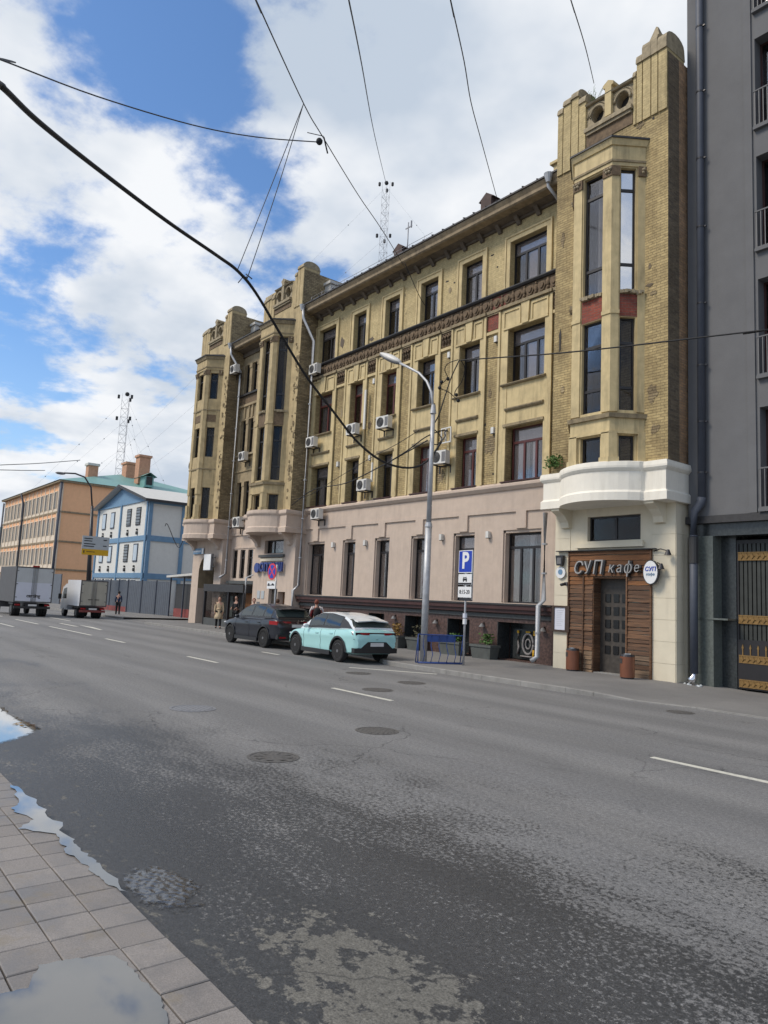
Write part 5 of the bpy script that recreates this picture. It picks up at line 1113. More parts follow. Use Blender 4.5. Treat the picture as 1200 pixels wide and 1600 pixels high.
FB = thing('distant_house', 'pale house beyond the orange building at the far left edge', 'building', (-160, 25, 0)); obj('wall', MB().box(-15, 15, 0, 15, -.3, 11), 'truck_beige', FB); obj('roof', MB().prism_x([(-.5, 11), (7.5, 14), (15.5, 11)], -15.5, 15.5), 'teal_roof', FB)
for k in range(8):
    for z_ in (2, 5, 8): obj('window', MB().box(-13 + k * 3.3, -11.6 + k * 3.3, -.05, 0, z_, z_ + 1.6), 'window_grey', FB)
# ------------------------------------------------------------------ fence and gate between the houses
FN = thing('panel_fence', 'grey corrugated metal fence on a red base between the houses', 'fence', (-57, 21.6, 0), world=True)
def fence_run(a, b, h_, red=True):
    A = Vector((*a, 0)); B = Vector((*b, 0)); L = (B - A).length; n = max(1, round(L / 2.2)); d = (B - A) / L; ang = math.atan2(d.y, d.x)
    for k in range(n):
        w_ = L / n - .05; m_ = MB(); q = 16
        for i in range(q):
            x_0, x_1 = w_ * i / q, w_ * (i + 1) / q; y0, y1 = (.02 if i % 2 else -.02), (.02 if (i + 1) % 2 else -.02); m_.quad((x_0, y0, .55 if red else .1), (x_1, y1, .55 if red else .1), (x_1, y1, h_), (x_0, y0, h_))
        p = A + d * (L * k / n); o = obj('fence_panel', m_, 'fence_grey', FN, loc=(p.x, p.y, 0), rotz=ang)
        if red: obj('red_plinth', MB().box(0, w_, -.05, .05, 0, .55), 'fence_red', FN, loc=(p.x, p.y, 0), rotz=ang)
        obj('post', MB().box(-.04, .04, -.06, .06, 0, h_ + .08), 'blue_pipe', FN, loc=(p.x, p.y, 0), rotz=ang)
fence_run((-72, 21.3), (-61.8, 21.6), 2.75); fence_run((-61.8, 21.6), (-55.0, 22.6), 2.75, False); fence_run((-50.6, 22.9), (-46.2, 22.2), 2.75, False)
GB = thing('booth', 'dark guard booth with red base and flat white canopy', 'booth', (-52.8, 22.6, 0))
obj('wall', MB().box(-1.4, 1.3, 0, 2.5, .75, 2.6), 'dark_grille', GB); obj('base', MB().box(-1.45, 1.35, -.04, 2.55, -.1, .75), 'fence_red', GB); obj('canopy', MB().add([(-2.2, -.5, 3.05), (6.3, -.5, 3.35), (6.3, 3, 3.35), (-2.2, 3, 3.05), (-2.2, -.5, 3.2), (6.3, -.5, 3.52), (6.3, 3, 3.52), (-2.2, 3, 3.2)], [(0, 1, 5, 4), (4, 5, 6, 7), (0, 3, 2, 1), (1, 2, 6, 5), (0, 4, 7, 3)]), 'white_tin', GB)
for x_ in (-1.9, .6, 3.2): obj('post', MB().box(x_, x_ + .08, -.3, -.2, -.1, 3.1), 'blue_pipe', GB)
OF = thing('hoarding', 'grey site hoarding with white graffiti beside the orange wall', 'fence', (-86, 21.8, 0)); obj('panel', MB().box(-10, 3, 0, .1, -.1, 3.3), 'fence_grey', OF)
gm = text_mesh('TOP', 1.1, .01, .05); setm(gm, 'sign_white'); obj('graffiti', gm, None, OF, loc=(-3.5, -.03, 1.9))
# ------------------------------------------------------------------ radio masts
def mast(name, label, px_top, px_bot, Y, w, grp='guyed lattice radio masts'):
    a = at(*px_top, Y); b = at(*px_bot, Y); b = Vector((a.x, Y, min(b.z, a.z - 20) - 25)); t = thing(name, label, 'radio mast', (a.x, Y, 0), group=grp)
    m_ = MB(); Hh = a.z; z = b.z; legs = [(w * math.cos(q), w * math.sin(q)) for q in (0.3, 0.3 + 2 * PI / 3, .3 + 4 * PI / 3)]
    for x_, y_ in legs: m_.tube([(x_, y_, 0), (x_, y_, Hh)], w * .035, 4)
    obj('legs', m_, 'mast_steel', t); m_ = MB(); k = 0; st = w * 1.9
    while z < Hh - st:
        for i in range(3):
            p, q = legs[i], legs[(i + 1) % 3]; m_.tube([(p[0], p[1], z if k % 2 else z + st), (q[0], q[1], z + st if k % 2 else z)], w * .03, 3, False); m_.tube([(p[0], p[1], z), (q[0], q[1], z)], w * .03, 3, False)
        z += st; k += 1
    obj('bracing', m_, 'mast_steel', t); m_ = MB(); m_.sphere((0, 0, Hh), w * .5, 6, 4)
    for zf in (Hh - w * 1.2, Hh * .86): [m_.box(x_ * 1.7 - w * .2, x_ * 1.7 + w * .2, y_ * 1.7 - w * .2, y_ * 1.7 + w * .2, zf, zf + w * .8) for x_, y_ in legs]
    obj('antennas', m_, 'cable_black', t)
    m_ = MB()
    for zf in (Hh - w, Hh * .86, Hh * .72):
        for q in (.3, 2.39, 4.48):
            e_ = Vector((math.cos(q), math.sin(q), 0)) * Hh * .75; p0 = Vector((0, 0, zf)); m_.tube([tuple(p0), tuple(e_)], w * .014, 3, False)
            for f in (.12, .27, .45): c_ = p0.lerp(e_, f); m_.sphere(tuple(c_), w * .14, 5, 3)
    obj('guy_wires', m_, 'mast_steel', t)
mast('radio_mast', 'lattice mast with guy wires rising behind the yellow roof', (604, 286), (602, 410), 90, .95); mast('radio_mast', 'lattice mast with guy wires far behind the teal roof', (199, 616), (190, 725), 150, 2.9)
# ------------------------------------------------------------------ things fixed to the facades
def ac(px_, py_, label, Y=19.80, rz=0., s=1., first=[None]):
    s *= .88
    c = at(px_, py_, Y)
    if first[0] is None:
        t = thing('air_conditioner', label, 'air conditioner', (c.x, Y, c.z), group='air conditioner units on the yellow house')
        obj('casing', MB().box(-.42, .42, -.15, .15, -.29, .29), 'white_plastic', t); g_ = MB(); a = [2 * PI * k / 20 for k in range(20)]
        g_.cyl_y((-.12, 0), .235, -.165, -.151, 20); obj('fan_grille', g_, 'dark_grille', t); g_ = MB()
        for k in range(5): g_.tube([(-.12 + (.04 + .045 * k) * math.cos(q), -.172, (.04 + .045 * k) * math.sin(q)) for q in a + [0]], .006, 4)
        obj('fan_guard', g_, 'grille_grey', t); obj('side_vent', MB().box(.2, .40, -.156, -.151, -.22, .22), 'grille_grey', t)
        obj('bracket', MB().box(-.34, -.29, -.14, .38, -.34, -.29).box(-.34, -.29, .33, .38, -.65, -.34), 'steel_dark', t); obj('bracket', MB().box(.29, .34, -.14, .38, -.34, -.29).box(.29, .34, .33, .38, -.65, -.34), 'steel_dark', t); obj('crossbar', MB().box(-.34, .34, .30, .34, -.36, -.30), 'steel_dark', t); first[0] = t; t.rotation_euler[2] = rz; t.scale = (s, s, s); return t
    t = copy_tree(first[0], (c.x, Y, c.z), rz, label); t.scale = (s, s, s); return t
ac(492, 577, 'air conditioner just right of the grey downpipe, under the fourth-floor corner window')
ac(487, 691, 'air conditioner beside the downpipe below a red-framed window', rz=.0)
ac(551, 671, 'white air conditioner left of the pair below red-framed third-floor windows'); ac(600, 660, 'white air conditioner right of the pair, left of the lamp post', rz=.1, s=1.05)
ac(688, 715, 'large air conditioner right behind the lamp post', rz=.1, s=1.05); ac(568, 758, 'air conditioner hanging between two first-floor windows under sagging cables'); ac(495, 803, 'air conditioner on the pink belt course under a window')
ac(372, 816, 'square air conditioner on the pink band next to the left tower', Y=19.7, s=1.15); ac(380, 713, 'air conditioner on the sill of the narrow section, third floor'); ac(367, 577, 'topmost air conditioner by the left tower roof drain', Y=19.4)
ac(302, 728, 'air conditioner sticking out of the far left tower corner', Y=19.2, s=1.15)
c = at(697, 680, 19.95); VT = thing('wall_bracket', 'white open bracket frame on the brick pier above an air conditioner', 'bracket', (c.x, 19.98, c.z), group=None)
obj('frame', MB().box(-.3, .3, -.05, .0, .27, .32).box(-.3, .3, -.05, .0, -.32, -.27).box(-.3, -.25, -.05, .0, -.27, .27).box(.25, .3, -.05, .0, -.27, .27).box(-.05, 0, -.04, 0, -.27, .27), 'white_plastic', VT); obj('coil', MB().tube([(-.15, -.08, -.2), (.05, -.12, -.05), (-.05, -.1, .1), (.12, -.08, .2)], .035, 6), 'grille_grey', VT)
WL = None
def wl(px_, py_, label, grp, mat='white_plastic', Y=20.02):
    global WL
    c = at(px_, py_, Y)
    if WL is None:
        WL = thing('wall_lamp', label, 'wall lamp', tuple(c), group=grp); obj('housing', MB().box(-.07, .07, .02, .16, -.12, .12), mat, WL); obj('lens', MB().box(-.06, .06, .03, .14, -.14, -.121), 'dark_grille', WL); return
    t = copy_tree(WL, tuple(c), None, label); t['group'] = grp
for i, (a, b, l) in enumerate(((687, 839, 'small box lamp on the pink wall right behind the lamp post'), (760, 835, 'small box lamp on the pink wall right of the parking sign'), (518, 851, 'leftmost small box lamp on the pink wall'), (568, 848, 'small box lamp on the pink wall above the mint car'))): wl(a, b, l, 'box lamps on the pink wall')
for i, (a, b, l) in enumerate(((773, 529, 'small box lamp under the bare red brick panel'), (700, 554, 'small box lamp under the relief panel left of the cable knot'), (768, 672, 'small box lamp on the brick pier between red-framed windows'), (526, 725, 'small box lamp on the leftmost brick pier, first floor'), (576, 715, 'small box lamp on the second brick pier above a hanging unit'), (583, 595, 'small box lamp beside the white duct, top of the second pier'))): wl(a, b, l, 'box lamps on the brick piers', Y=20.05)
DU = tag(obj('cable_duct', MB().box(-.06, .06, -.06, 0, -.95, .95), 'white_plastic', loc=tuple(at(571, 640, 20.02)), rotz=0), 'long white cable duct beside a red-framed third-floor window', 'duct'); DU2 = tag(obj('cable_duct', MB().box(-.04, .04, -.06, 0, -.45, .45), 'white_plastic', loc=tuple(at(582, 738, 20.02))), 'short white cable duct above the hanging unit, first floor', 'duct')
SL = None
for a, b, l in ((615, 963, 'silver spotlight on the granite base left of the lamp post'), (680, 970, 'silver spotlight on the granite base right of the lamp post'), (753, 975, 'silver spotlight on the granite base behind the planter'), (848, 982, 'silver spotlight on the granite base by the downpipe')):
    c = at(a, b, 19.98)
    if SL is None: SL = thing('spotlight', l, 'spotlight', tuple(c), group='spotlights on the granite base'); obj('shade', MB().cyl((0, 0), .12, -.1, .02, 12, .04), 'grille_grey', SL); obj('arm', MB().tube([(0, 0, 0), (0, .1, .06), (0, .14, -.04)], .02, 6), 'steel_dark', SL)
    else: copy_tree(SL, tuple(c), None, l)
# ------------------------------------------------------------------ café fittings
CS = thing('cafe_sign', 'tilted cut-out letters of the café name over the timber entrance', 'sign', (-13.75, 19.52, 3.35))
xs_ = [(-.95, 'С', .58, -.12), (-.60, 'У', .55, .12), (-.22, 'П', .62, .0), (.28, 'к', .46, -.06), (.56, 'а', .44, .04), (.86, 'ф', .52, .0), (1.16, 'е', .40, .05)]
for x_, ch, sz, rt in xs_:
    tm = text_mesh(ch, sz, .035, -.004, .18); tm.transform(Matrix.Rotation(-rt, 4, 'Y')); tm.transform(Matrix.Scale(.86, 4, (1, 0, 0))); setm(tm, 'letter_metal'); o = obj('letter', tm, None, CS, loc=(x_, -.02, 0))
    t2 = text_mesh(ch, sz, .03, .006, .18); t2.transform(Matrix.Rotation(-rt, 4, 'Y')); t2.transform(Matrix.Scale(.86, 4, (1, 0, 0))); setm(t2, 'letter_dark'); obj('back', t2, None, o, loc=(.04, .045, -.012))
c = at(1015, 894, 19.35); OS = thing('oval_sign', 'white oval sign with small blue writing at the café corner', 'sign', (c.x, 19.4, c.z)); a = [2 * PI * k / 28 for k in range(28)]
obj('rim', MB().prism_y([(.25 * math.cos(t_), .36 * math.sin(t_)) for t_ in a], .0, .08), 'steel_dark', OS); obj('face', MB().prism_y([(.225 * math.cos(t_), .335 * math.sin(t_)) for t_ in a], -.015, -.001), 'sign_white', OS)
tm = text_mesh('СУП', .17, .003, .004, .15); setm(tm, 'sign_blue'); obj('lettering', tm, None, OS, loc=(0, -.022, .09)); tm = text_mesh('кафе', .12, .003, .0, .15); setm(tm, 'panel_blue'); obj('lettering', tm, None, OS, loc=(0, -.022, -.06)); obj('arm', MB().tube([(.0, .04, .3), (.0, .25, .32)], .02, 6), 'steel_dark', OS)
MBD = thing('menu_board', 'dark framed menu case with white sheet left of the café door', 'menu board', (-15.42, 19.6, 1.72)); obj('frame', MB().box(-.34, .36, -.06, .03, -.42, -.36).box(-.34, .36, -.06, .03, .36, .42).box(-.34, -.24, -.06, .03, -.36, .36).box(.20, .36, -.06, .03, -.36, .36), 'menu_frame', MBD); obj('sheet', MB().box(-.24, .20, -.03, -.0, -.36, .36), 'paper', MBD)
obj('printed_lines', (lambda M_: [M_.box(-.16, .10 + random.uniform(-.08, .04), -.034, -.031, .26 - k * .06, .27 - k * .06) for k in range(9)] and M_)(MB()), 'sign_grey', MBD)
HN = thing('house_number', 'dark house number lantern above a round pale plaque', 'sign', (-15.45, 19.6, 3.5)); obj('lantern', MB().prism_y([(-.11, -.05), (.11, -.05), (.15, .28), (-.15, .28)], -.12, .0), 'steel_dark', HN); obj('glass', MB().box(-.08, .08, -.13, -.121, .0, .2), 'grille_grey', HN)
obj('plaque', MB().cyl_y((0, -.28), .19, -.04, 0, 20), 'sign_white', HN); obj('emblem', MB().cyl_y((0, -.26), .09, -.05, -.041, 12), 'panel_blue', HN)
def lamp_arm(n_, x_, z_, dx, label, dy=0):
    t = thing('gooseneck_lamp', label, 'lamp', (x_, 19.62, z_)); obj('arm', MB().tube([(0, 0, 0), (dx * .5, -.1, .05), (dx, -.15, -.02)], .016, 6), 'steel_dark', t); obj('head', MB().cyl((dx, -.16), .10, -.14, .02, 10, .04), 'steel_dark', t)
lamp_arm('a', -12.1, 3.85, .55, 'small gooseneck lamp reaching right from the café canopy'); lamp_arm('b', -12.05, 3.45, .28, 'small lamp at the right corner behind the oval sign')
CM = thing('security_camera', 'small camera on a bracket left of the café boards', 'camera', (-15.2, 19.6, 2.85)); obj('body', MB().tube([(-.02, -.05, 0), (-.02, -.28, -.04)], .05, 8), 'steel_dark', CM); obj('bracket', MB().box(-.05, .05, -.08, .03, -.06, .06), 'grille_grey', CM)
def bin_(x_, y_, label, first=[None]):
    if first[0] is None:
        t = thing('litter_bin', label, 'litter bin', (x_, y_, .12), group='brown litter bins by the café door'); obj('body', MB().cyl((0, 0), .205, .05, .64, 32), 'bin_brown', t)
        obj('base', MB().cyl((0, 0), .185, 0, .05, 20), 'steel_dark', t); obj('rim', MB().cyl((0, 0), .21, .64, .70, 24, .19), 'steel_dark', t); obj('ashtray', MB().cyl((0, 0), .11, .70, .73, 18), 'chrome', t); obj('opening', MB().loft([[(-.212 * math.cos(q), -.212 * math.sin(q), z_) for q in [PI * .22 + k * .12 for k in range(7)]] for z_ in (.44, .58)], False, False), 'interior', t); first[0] = t; return
    copy_tree(first[0], (x_, y_, .12), None, label)
bin_(-14.72, 19.32, 'brown metal litter bin left of the café door'); bin_(-12.55, 19.0, 'brown metal litter bin right of the café door')
# ------------------------------------------------------------------ planters, rack, poles, signs
def plant(t, n, h_, mat='leaf', sp=.3):
    m_ = MB()
    for k in range(n):
        a = random.uniform(0, 2 * PI); r_ = random.uniform(0, sp); z_ = random.uniform(.02, h_); x_, y_ = r_ * math.cos(a), r_ * math.sin(a) * .6; s = random.uniform(.03, .07); q = random.uniform(0, 6)
        m_.add([(x_, y_, z_), (x_ + s * math.cos(q), y_ + s * math.sin(q), z_ + s * .7), (x_ + 1.7 * s * math.cos(q + .3), y_ + 1.7 * s * math.sin(q + .3), z_ + s * .2), (x_ + s * math.cos(q + .8), y_ + s * math.sin(q + .8), z_ - s * .3)], [(0, 1, 2, 3)])
    return m_
def planter(px_, py_, w_, label, mat='leaf', n=220, h_=.38):
    c = atz(px_, py_, .13); c = Vector((at(px_, py_, 19.75).x, 19.75, .12)); t = thing('planter', label, 'planter', tuple(c), group='grey planters along the granite base'); ww = w_ / 2
    obj('trough', MB().loft([[(-ww + .06, -.2, 0), (ww - .06, -.2, 0), (ww - .06, .2, 0), (-ww + .06, .2, 0)], [(-ww, -.24, .42), (ww, -.24, .42), (ww, .24, .42), (-ww, .24, .42)]]).box(-ww - .03, ww + .03, -.27, .27, .42, .50), 'planter', t)
    obj('soil', MB().box(-ww + .03, ww - .03, -.22, .22, .501, .51), 'interior', t); o = obj('plant', plant(t, n, h_, mat), mat, t, loc=(.1, 0, .5)); o['kind'] = 'stuff'
planter(757, 1028, 1.0, 'grey planter with a low green plant right of the parking sign'); planter(708, 1020, 1.1, 'grey planter behind the blue rack with a bright green sprout', n=110, h_=.3); planter(617, 1012, .95, 'grey planter with a dry yellow shrub behind the mint car', 'leaf_dry', 240, .5)
planter(650, 1010, .7, 'small grey planter hidden behind the lamp post', 'twig', 60, .5)
RK = thing('bike_rack', 'blue tubular bicycle rack at the kerb beside the lamp post', 'bike rack', (-17.38, 16.15, .13), math.radians(66))
m_ = MB(); L_ = 1.5; hr = .9
for yy in (-.0, .26): m_.tube([(-L_ / 2, yy, .02), (L_ / 2, yy, .02)], .02, 6)
m_.tube([(-L_ / 2, .0, .02), (-L_ / 2, .05, hr), (L_ / 2, .05, hr), (L_ / 2, 0, .02)], .02, 6); m_.tube([(-L_ / 2, .26, .02), (-L_ / 2, .05, hr)], .016, 6); m_.tube([(L_ / 2, .26, .02), (L_ / 2, .05, hr)], .016, 6); obj('frame', m_, 'rack_blue', RK)
for k in range(6):
    x_ = -L_ / 2 + .16 + k * .26; obj('hoop', MB().tube([(x_, 0, .02), (x_ + .06, .0, .3), (x_, .02, .55), (x_ + .03, .05, hr), (x_ + .12, .05, hr)], .014, 6), 'rack_blue', RK)
obj('sign_panel', MB().box(-L_ / 2 + .3, L_ / 2 - .25, .06, .075, hr - .22, hr - .02), 'rack_blue', RK)
LP = thing('street_lamp', 'tall grey steel street lamp at the kerb behind the mint car', 'street lamp', (-18.18, 16.13, .12))
obj('pole', MB().tube([(0, 0, 0), (0, 0, 4.5)], .112, 14).tube([(0, 0, 4.5), (0, 0, 8.4)], [.085, .072], 14), 'galvanised', LP)
obj('collar', MB().cyl((0, 0), .13, 4.4, 4.55, 14, .10).cyl((0, 0), .11, 8.25, 8.55, 12, .07), 'galvanised', LP)
p_ = [at(675, 640, 16.13), at(674, 612, 16.13), at(667, 596, 16.13), at(655, 583, 16.13), at(640, 575, 16.13), at(622, 566, 16.13)]
off = Vector((-18.18, 16.13, .12)); arm = [(0, 0, 8.4)] + [tuple(p - off) for p in p_[1:]]
obj('arm', MB().tube(arm, .045, 8), 'galvanised', LP)
a_ = at(626, 568, 16.13) - off; b_ = at(594, 553, 16.13) - off; d_ = (b_ - a_); L_ = d_.length; dn = d_.normalized(); up_ = Vector((-dn.z, 0, dn.x)); up_ = up_ if up_.z > 0 else -up_
def egg(sc, dz, z0c=0):
    R_ = []
    for k in range(9):
        f = k / 8; w_ = (.06 + .16 * math.sin(PI * min(1, f * 1.02) ** .9)) * sc if 0 < k < 8 else .03
        c_ = a_ + d_ * f; R_.append([tuple(c_ + Vector((0, 1, 0)) * w_ * math.cos(t_) + up_ * (w_ * .55 * math.sin(t_) + dz)) for t_ in [2 * PI * i / 12 for i in range(12)]])
    return MB().loft(R_, True, True, True)
obj('head', egg(1., .04), 'white_plastic', LP); obj('lens', egg(.86, -.02), 'grille_grey', LP)
PS = thing('parking_sign', 'blue parking sign with two white plates on a slim grey post', 'parking sign', (-16.86, 16.6, .13)); PS.rotation_euler[2] = math.radians(-8)
obj('post', MB().tube([(0, .04, 0), (0, .04, 3.5)], .035, 10), 'galvanised', PS)
def plate(t, x0_, x1_, z0_, z1_, mat, border=None, y=-.01, n='plate'):
    if border: obj(n + '_border', MB().box(x0_, x1_, y, y + .012, z0_, z1_), border, t); obj(n, MB().box(x0_ + .025, x1_ - .025, y - .004, y - .0005, z0_ + .025, z1_ - .025), mat, t)
    else: obj(n, MB().box(x0_, x1_, y, y + .012, z0_, z1_), mat, t)
plate(PS, -.36, .36, 2.90, 3.62, 'sign_blue', 'sign_white'); tm = text_mesh('P', .72, .002, .022); setm(tm, 'sign_white'); obj('letter', tm, None, PS, loc=(-.0, -.017, 3.27))
plate(PS, -.35, .35, 2.52, 2.86, 'sign_white'); plate(PS, -.35, .35, 2.12, 2.46, 'sign_white')
m_ = MB(); m_.box(-.11, .11, -.016, -.011, 2.66, 2.72); m_.box(-.08, .08, -.016, -.011, 2.74, 2.76); m_.box(-.08, -.06, -.016, -.011, 2.72, 2.77); m_.box(.06, .08, -.016, -.011, 2.72, 2.77); m_.box(-.10, -.05, -.016, -.011, 2.62, 2.66); m_.box(.05, .10, -.016, -.011, 2.62, 2.66); m_.box(-.34, .34, -.016, -.011, 2.53, 2.585); obj('pictogram', m_, 'ink', PS)
tm = text_mesh('8:15-20', .18, .002, .0); setm(tm, 'ink'); obj('lettering', tm, None, PS, loc=(0, -.017, 2.29)); obj('bracket', MB().box(-.3, .3, .0, .012, 2.02, 2.10), 'steel_dark', PS)
obj('sticker_band', MB().cyl((0, .04), .07, 1.28, 1.45, 10), 'sign_white', PS); obj('sticker_band', MB().cyl((0, .04), .072, 1.48, 1.62, 10), 'paper', PS)
NS = thing('no_stopping_sign', 'round red and blue no stopping sign with a tow-away plate', 'traffic sign', (-28.12, 16.0, 3.06)); a = [2 * PI * k / 28 for k in range(28)]
obj('disc', MB().cyl_y((0, 0), .36, 0, .02, 28), 'sign_red', NS)
for k in range(4):
    th = PI / 2 * k; pts = [(.05 * math.cos(th), .05 * math.sin(th))] + [(.29 * math.cos(th + q), .29 * math.sin(th + q)) for q in [-.62 + .155 * j for j in range(9)]]; obj('blue_sector', MB().prism_y(pts, -.006, -.001), 'sign_blue', NS)
obj('plate', MB().box(-.36, .36, 0, .015, -.74, -.42), 'sign_white', NS); obj('pictogram', MB().box(-.30, -.12, -.006, -.001, -.62, -.55).box(-.26, -.16, -.006, -.001, -.55, -.50).box(-.10, .28, -.006, -.001, -.60, -.57).prism_y([(.02, -.57), (.10, -.50), (.16, -.50), (.28, -.60), (.28, -.56)], -.006, -.001), 'ink', NS); obj('post', MB().tube([(.30, .06, .3), (.30, .06, -3.0)], .03, 8).box(-.1, .33, .02, .05, -.02, .02), 'galvanised', NS)
BL = thing('shop_sign', 'blue cut-out shop letters on the pink wall behind the traffic sign', 'shop sign', (-34.7, 19.55, 3.5))
obj('emblem', MB().cyl_y((-1.22, 0), .27, -.1, 0, 18), 'blue_plastic', BL)
for k, ch in enumerate('ОПТИШ'): tm = text_mesh(ch, .62, .05, .02); setm(tm, 'blue_plastic'); obj('letter', tm, None, BL, loc=(-.68 + k * .47, -.05, 0))
LB = thing('light_box', 'square white light box sign over the arched passage', 'sign', (-41.35, 19.15, 3.85)); obj('case', MB().box(-.5, .5, -.08, .08, -.5, .5), 'grille_grey', LB); obj('face', MB().box(-.47, .47, -.095, -.081, -.47, .47), 'sign_white', LB); obj('arm', MB().box(.5, .85, -.03, .03, .25, .3).box(.5, .85, -.03, .03, -.3, -.25), 'steel_dark', LB)
SN = thing('street_name_plate', 'narrow blue street name plate at the far tower corner', 'street sign', (-43.85, 19.6, 4.6)); obj('plate', MB().box(-.75, .75, -.03, 0, -.18, .18), 'panel_blue', SN); obj('number_plate', MB().box(.5, .75, -.04, -.031, -.18, .18), 'sign_white', SN)
obj('lettering', (lambda M_: [M_.box(-.68 + k * .12, -.61 + k * .12, -.036, -.031, -.06, .05) for k in range(9)] and M_)(MB()), 'sign_white', SN)
# far road sign on lamp pole
FS = thing('direction_sign', 'grey and yellow street direction board on the far lamp pole', 'road sign', (-65, 19.55, 0)); Q = math.radians(90)
yb0, yb1 = -1.15, 1.1
obj('board', MB().box(.2, .26, yb0, yb1, 4.75, 6.36), 'sign_grey', FS); obj('yellow_strip', MB().box(.261, .27, yb0, yb1, 4.75, 5.25), 'sign_yellow', FS)
m_ = MB()
for z_ in (6.15, 5.95, 5.70, 5.5): m_.box(.261, .27, yb0 + .15, yb0 + .15 + random.uniform(.6, 1.1), z_ - .05, z_ + .03)
for z_ in (6.1, 5.6): m_.box(.261, .27, yb1 - .5, yb1 - .2, z_ - .05, z_ + .03)
m_.box(.271, .275, yb0 + .15, yb0 + .25, 4.9, 5.1); m_.box(.271, .275, yb0 + .4, yb0 + 1.1, 5.0, 5.05); obj('lettering', m_, 'ink', FS)
FL = thing('street_lamp', 'dark street lamp with curved arm far down the street', 'street lamp', (-65.3, 19.35, 0)); obj('pole', MB().tube([(0, .15, 0), (0, -.25, 9.0)], [.24, .12], 8), 'steel_dark', FL); obj('arm', MB().tube([(0, -.25, 8.9), (0, -.5, 10.6), (0, -1.1, 11.4), (0, -1.9, 11.6), (0, -3.0, 11.5)], .07, 6), 'steel_dark', FL); obj('head', MB().sphere((0, -3.1, 11.45), .3, 8, 5, (.6, 1.4, .4)), 'grille_grey', FL)
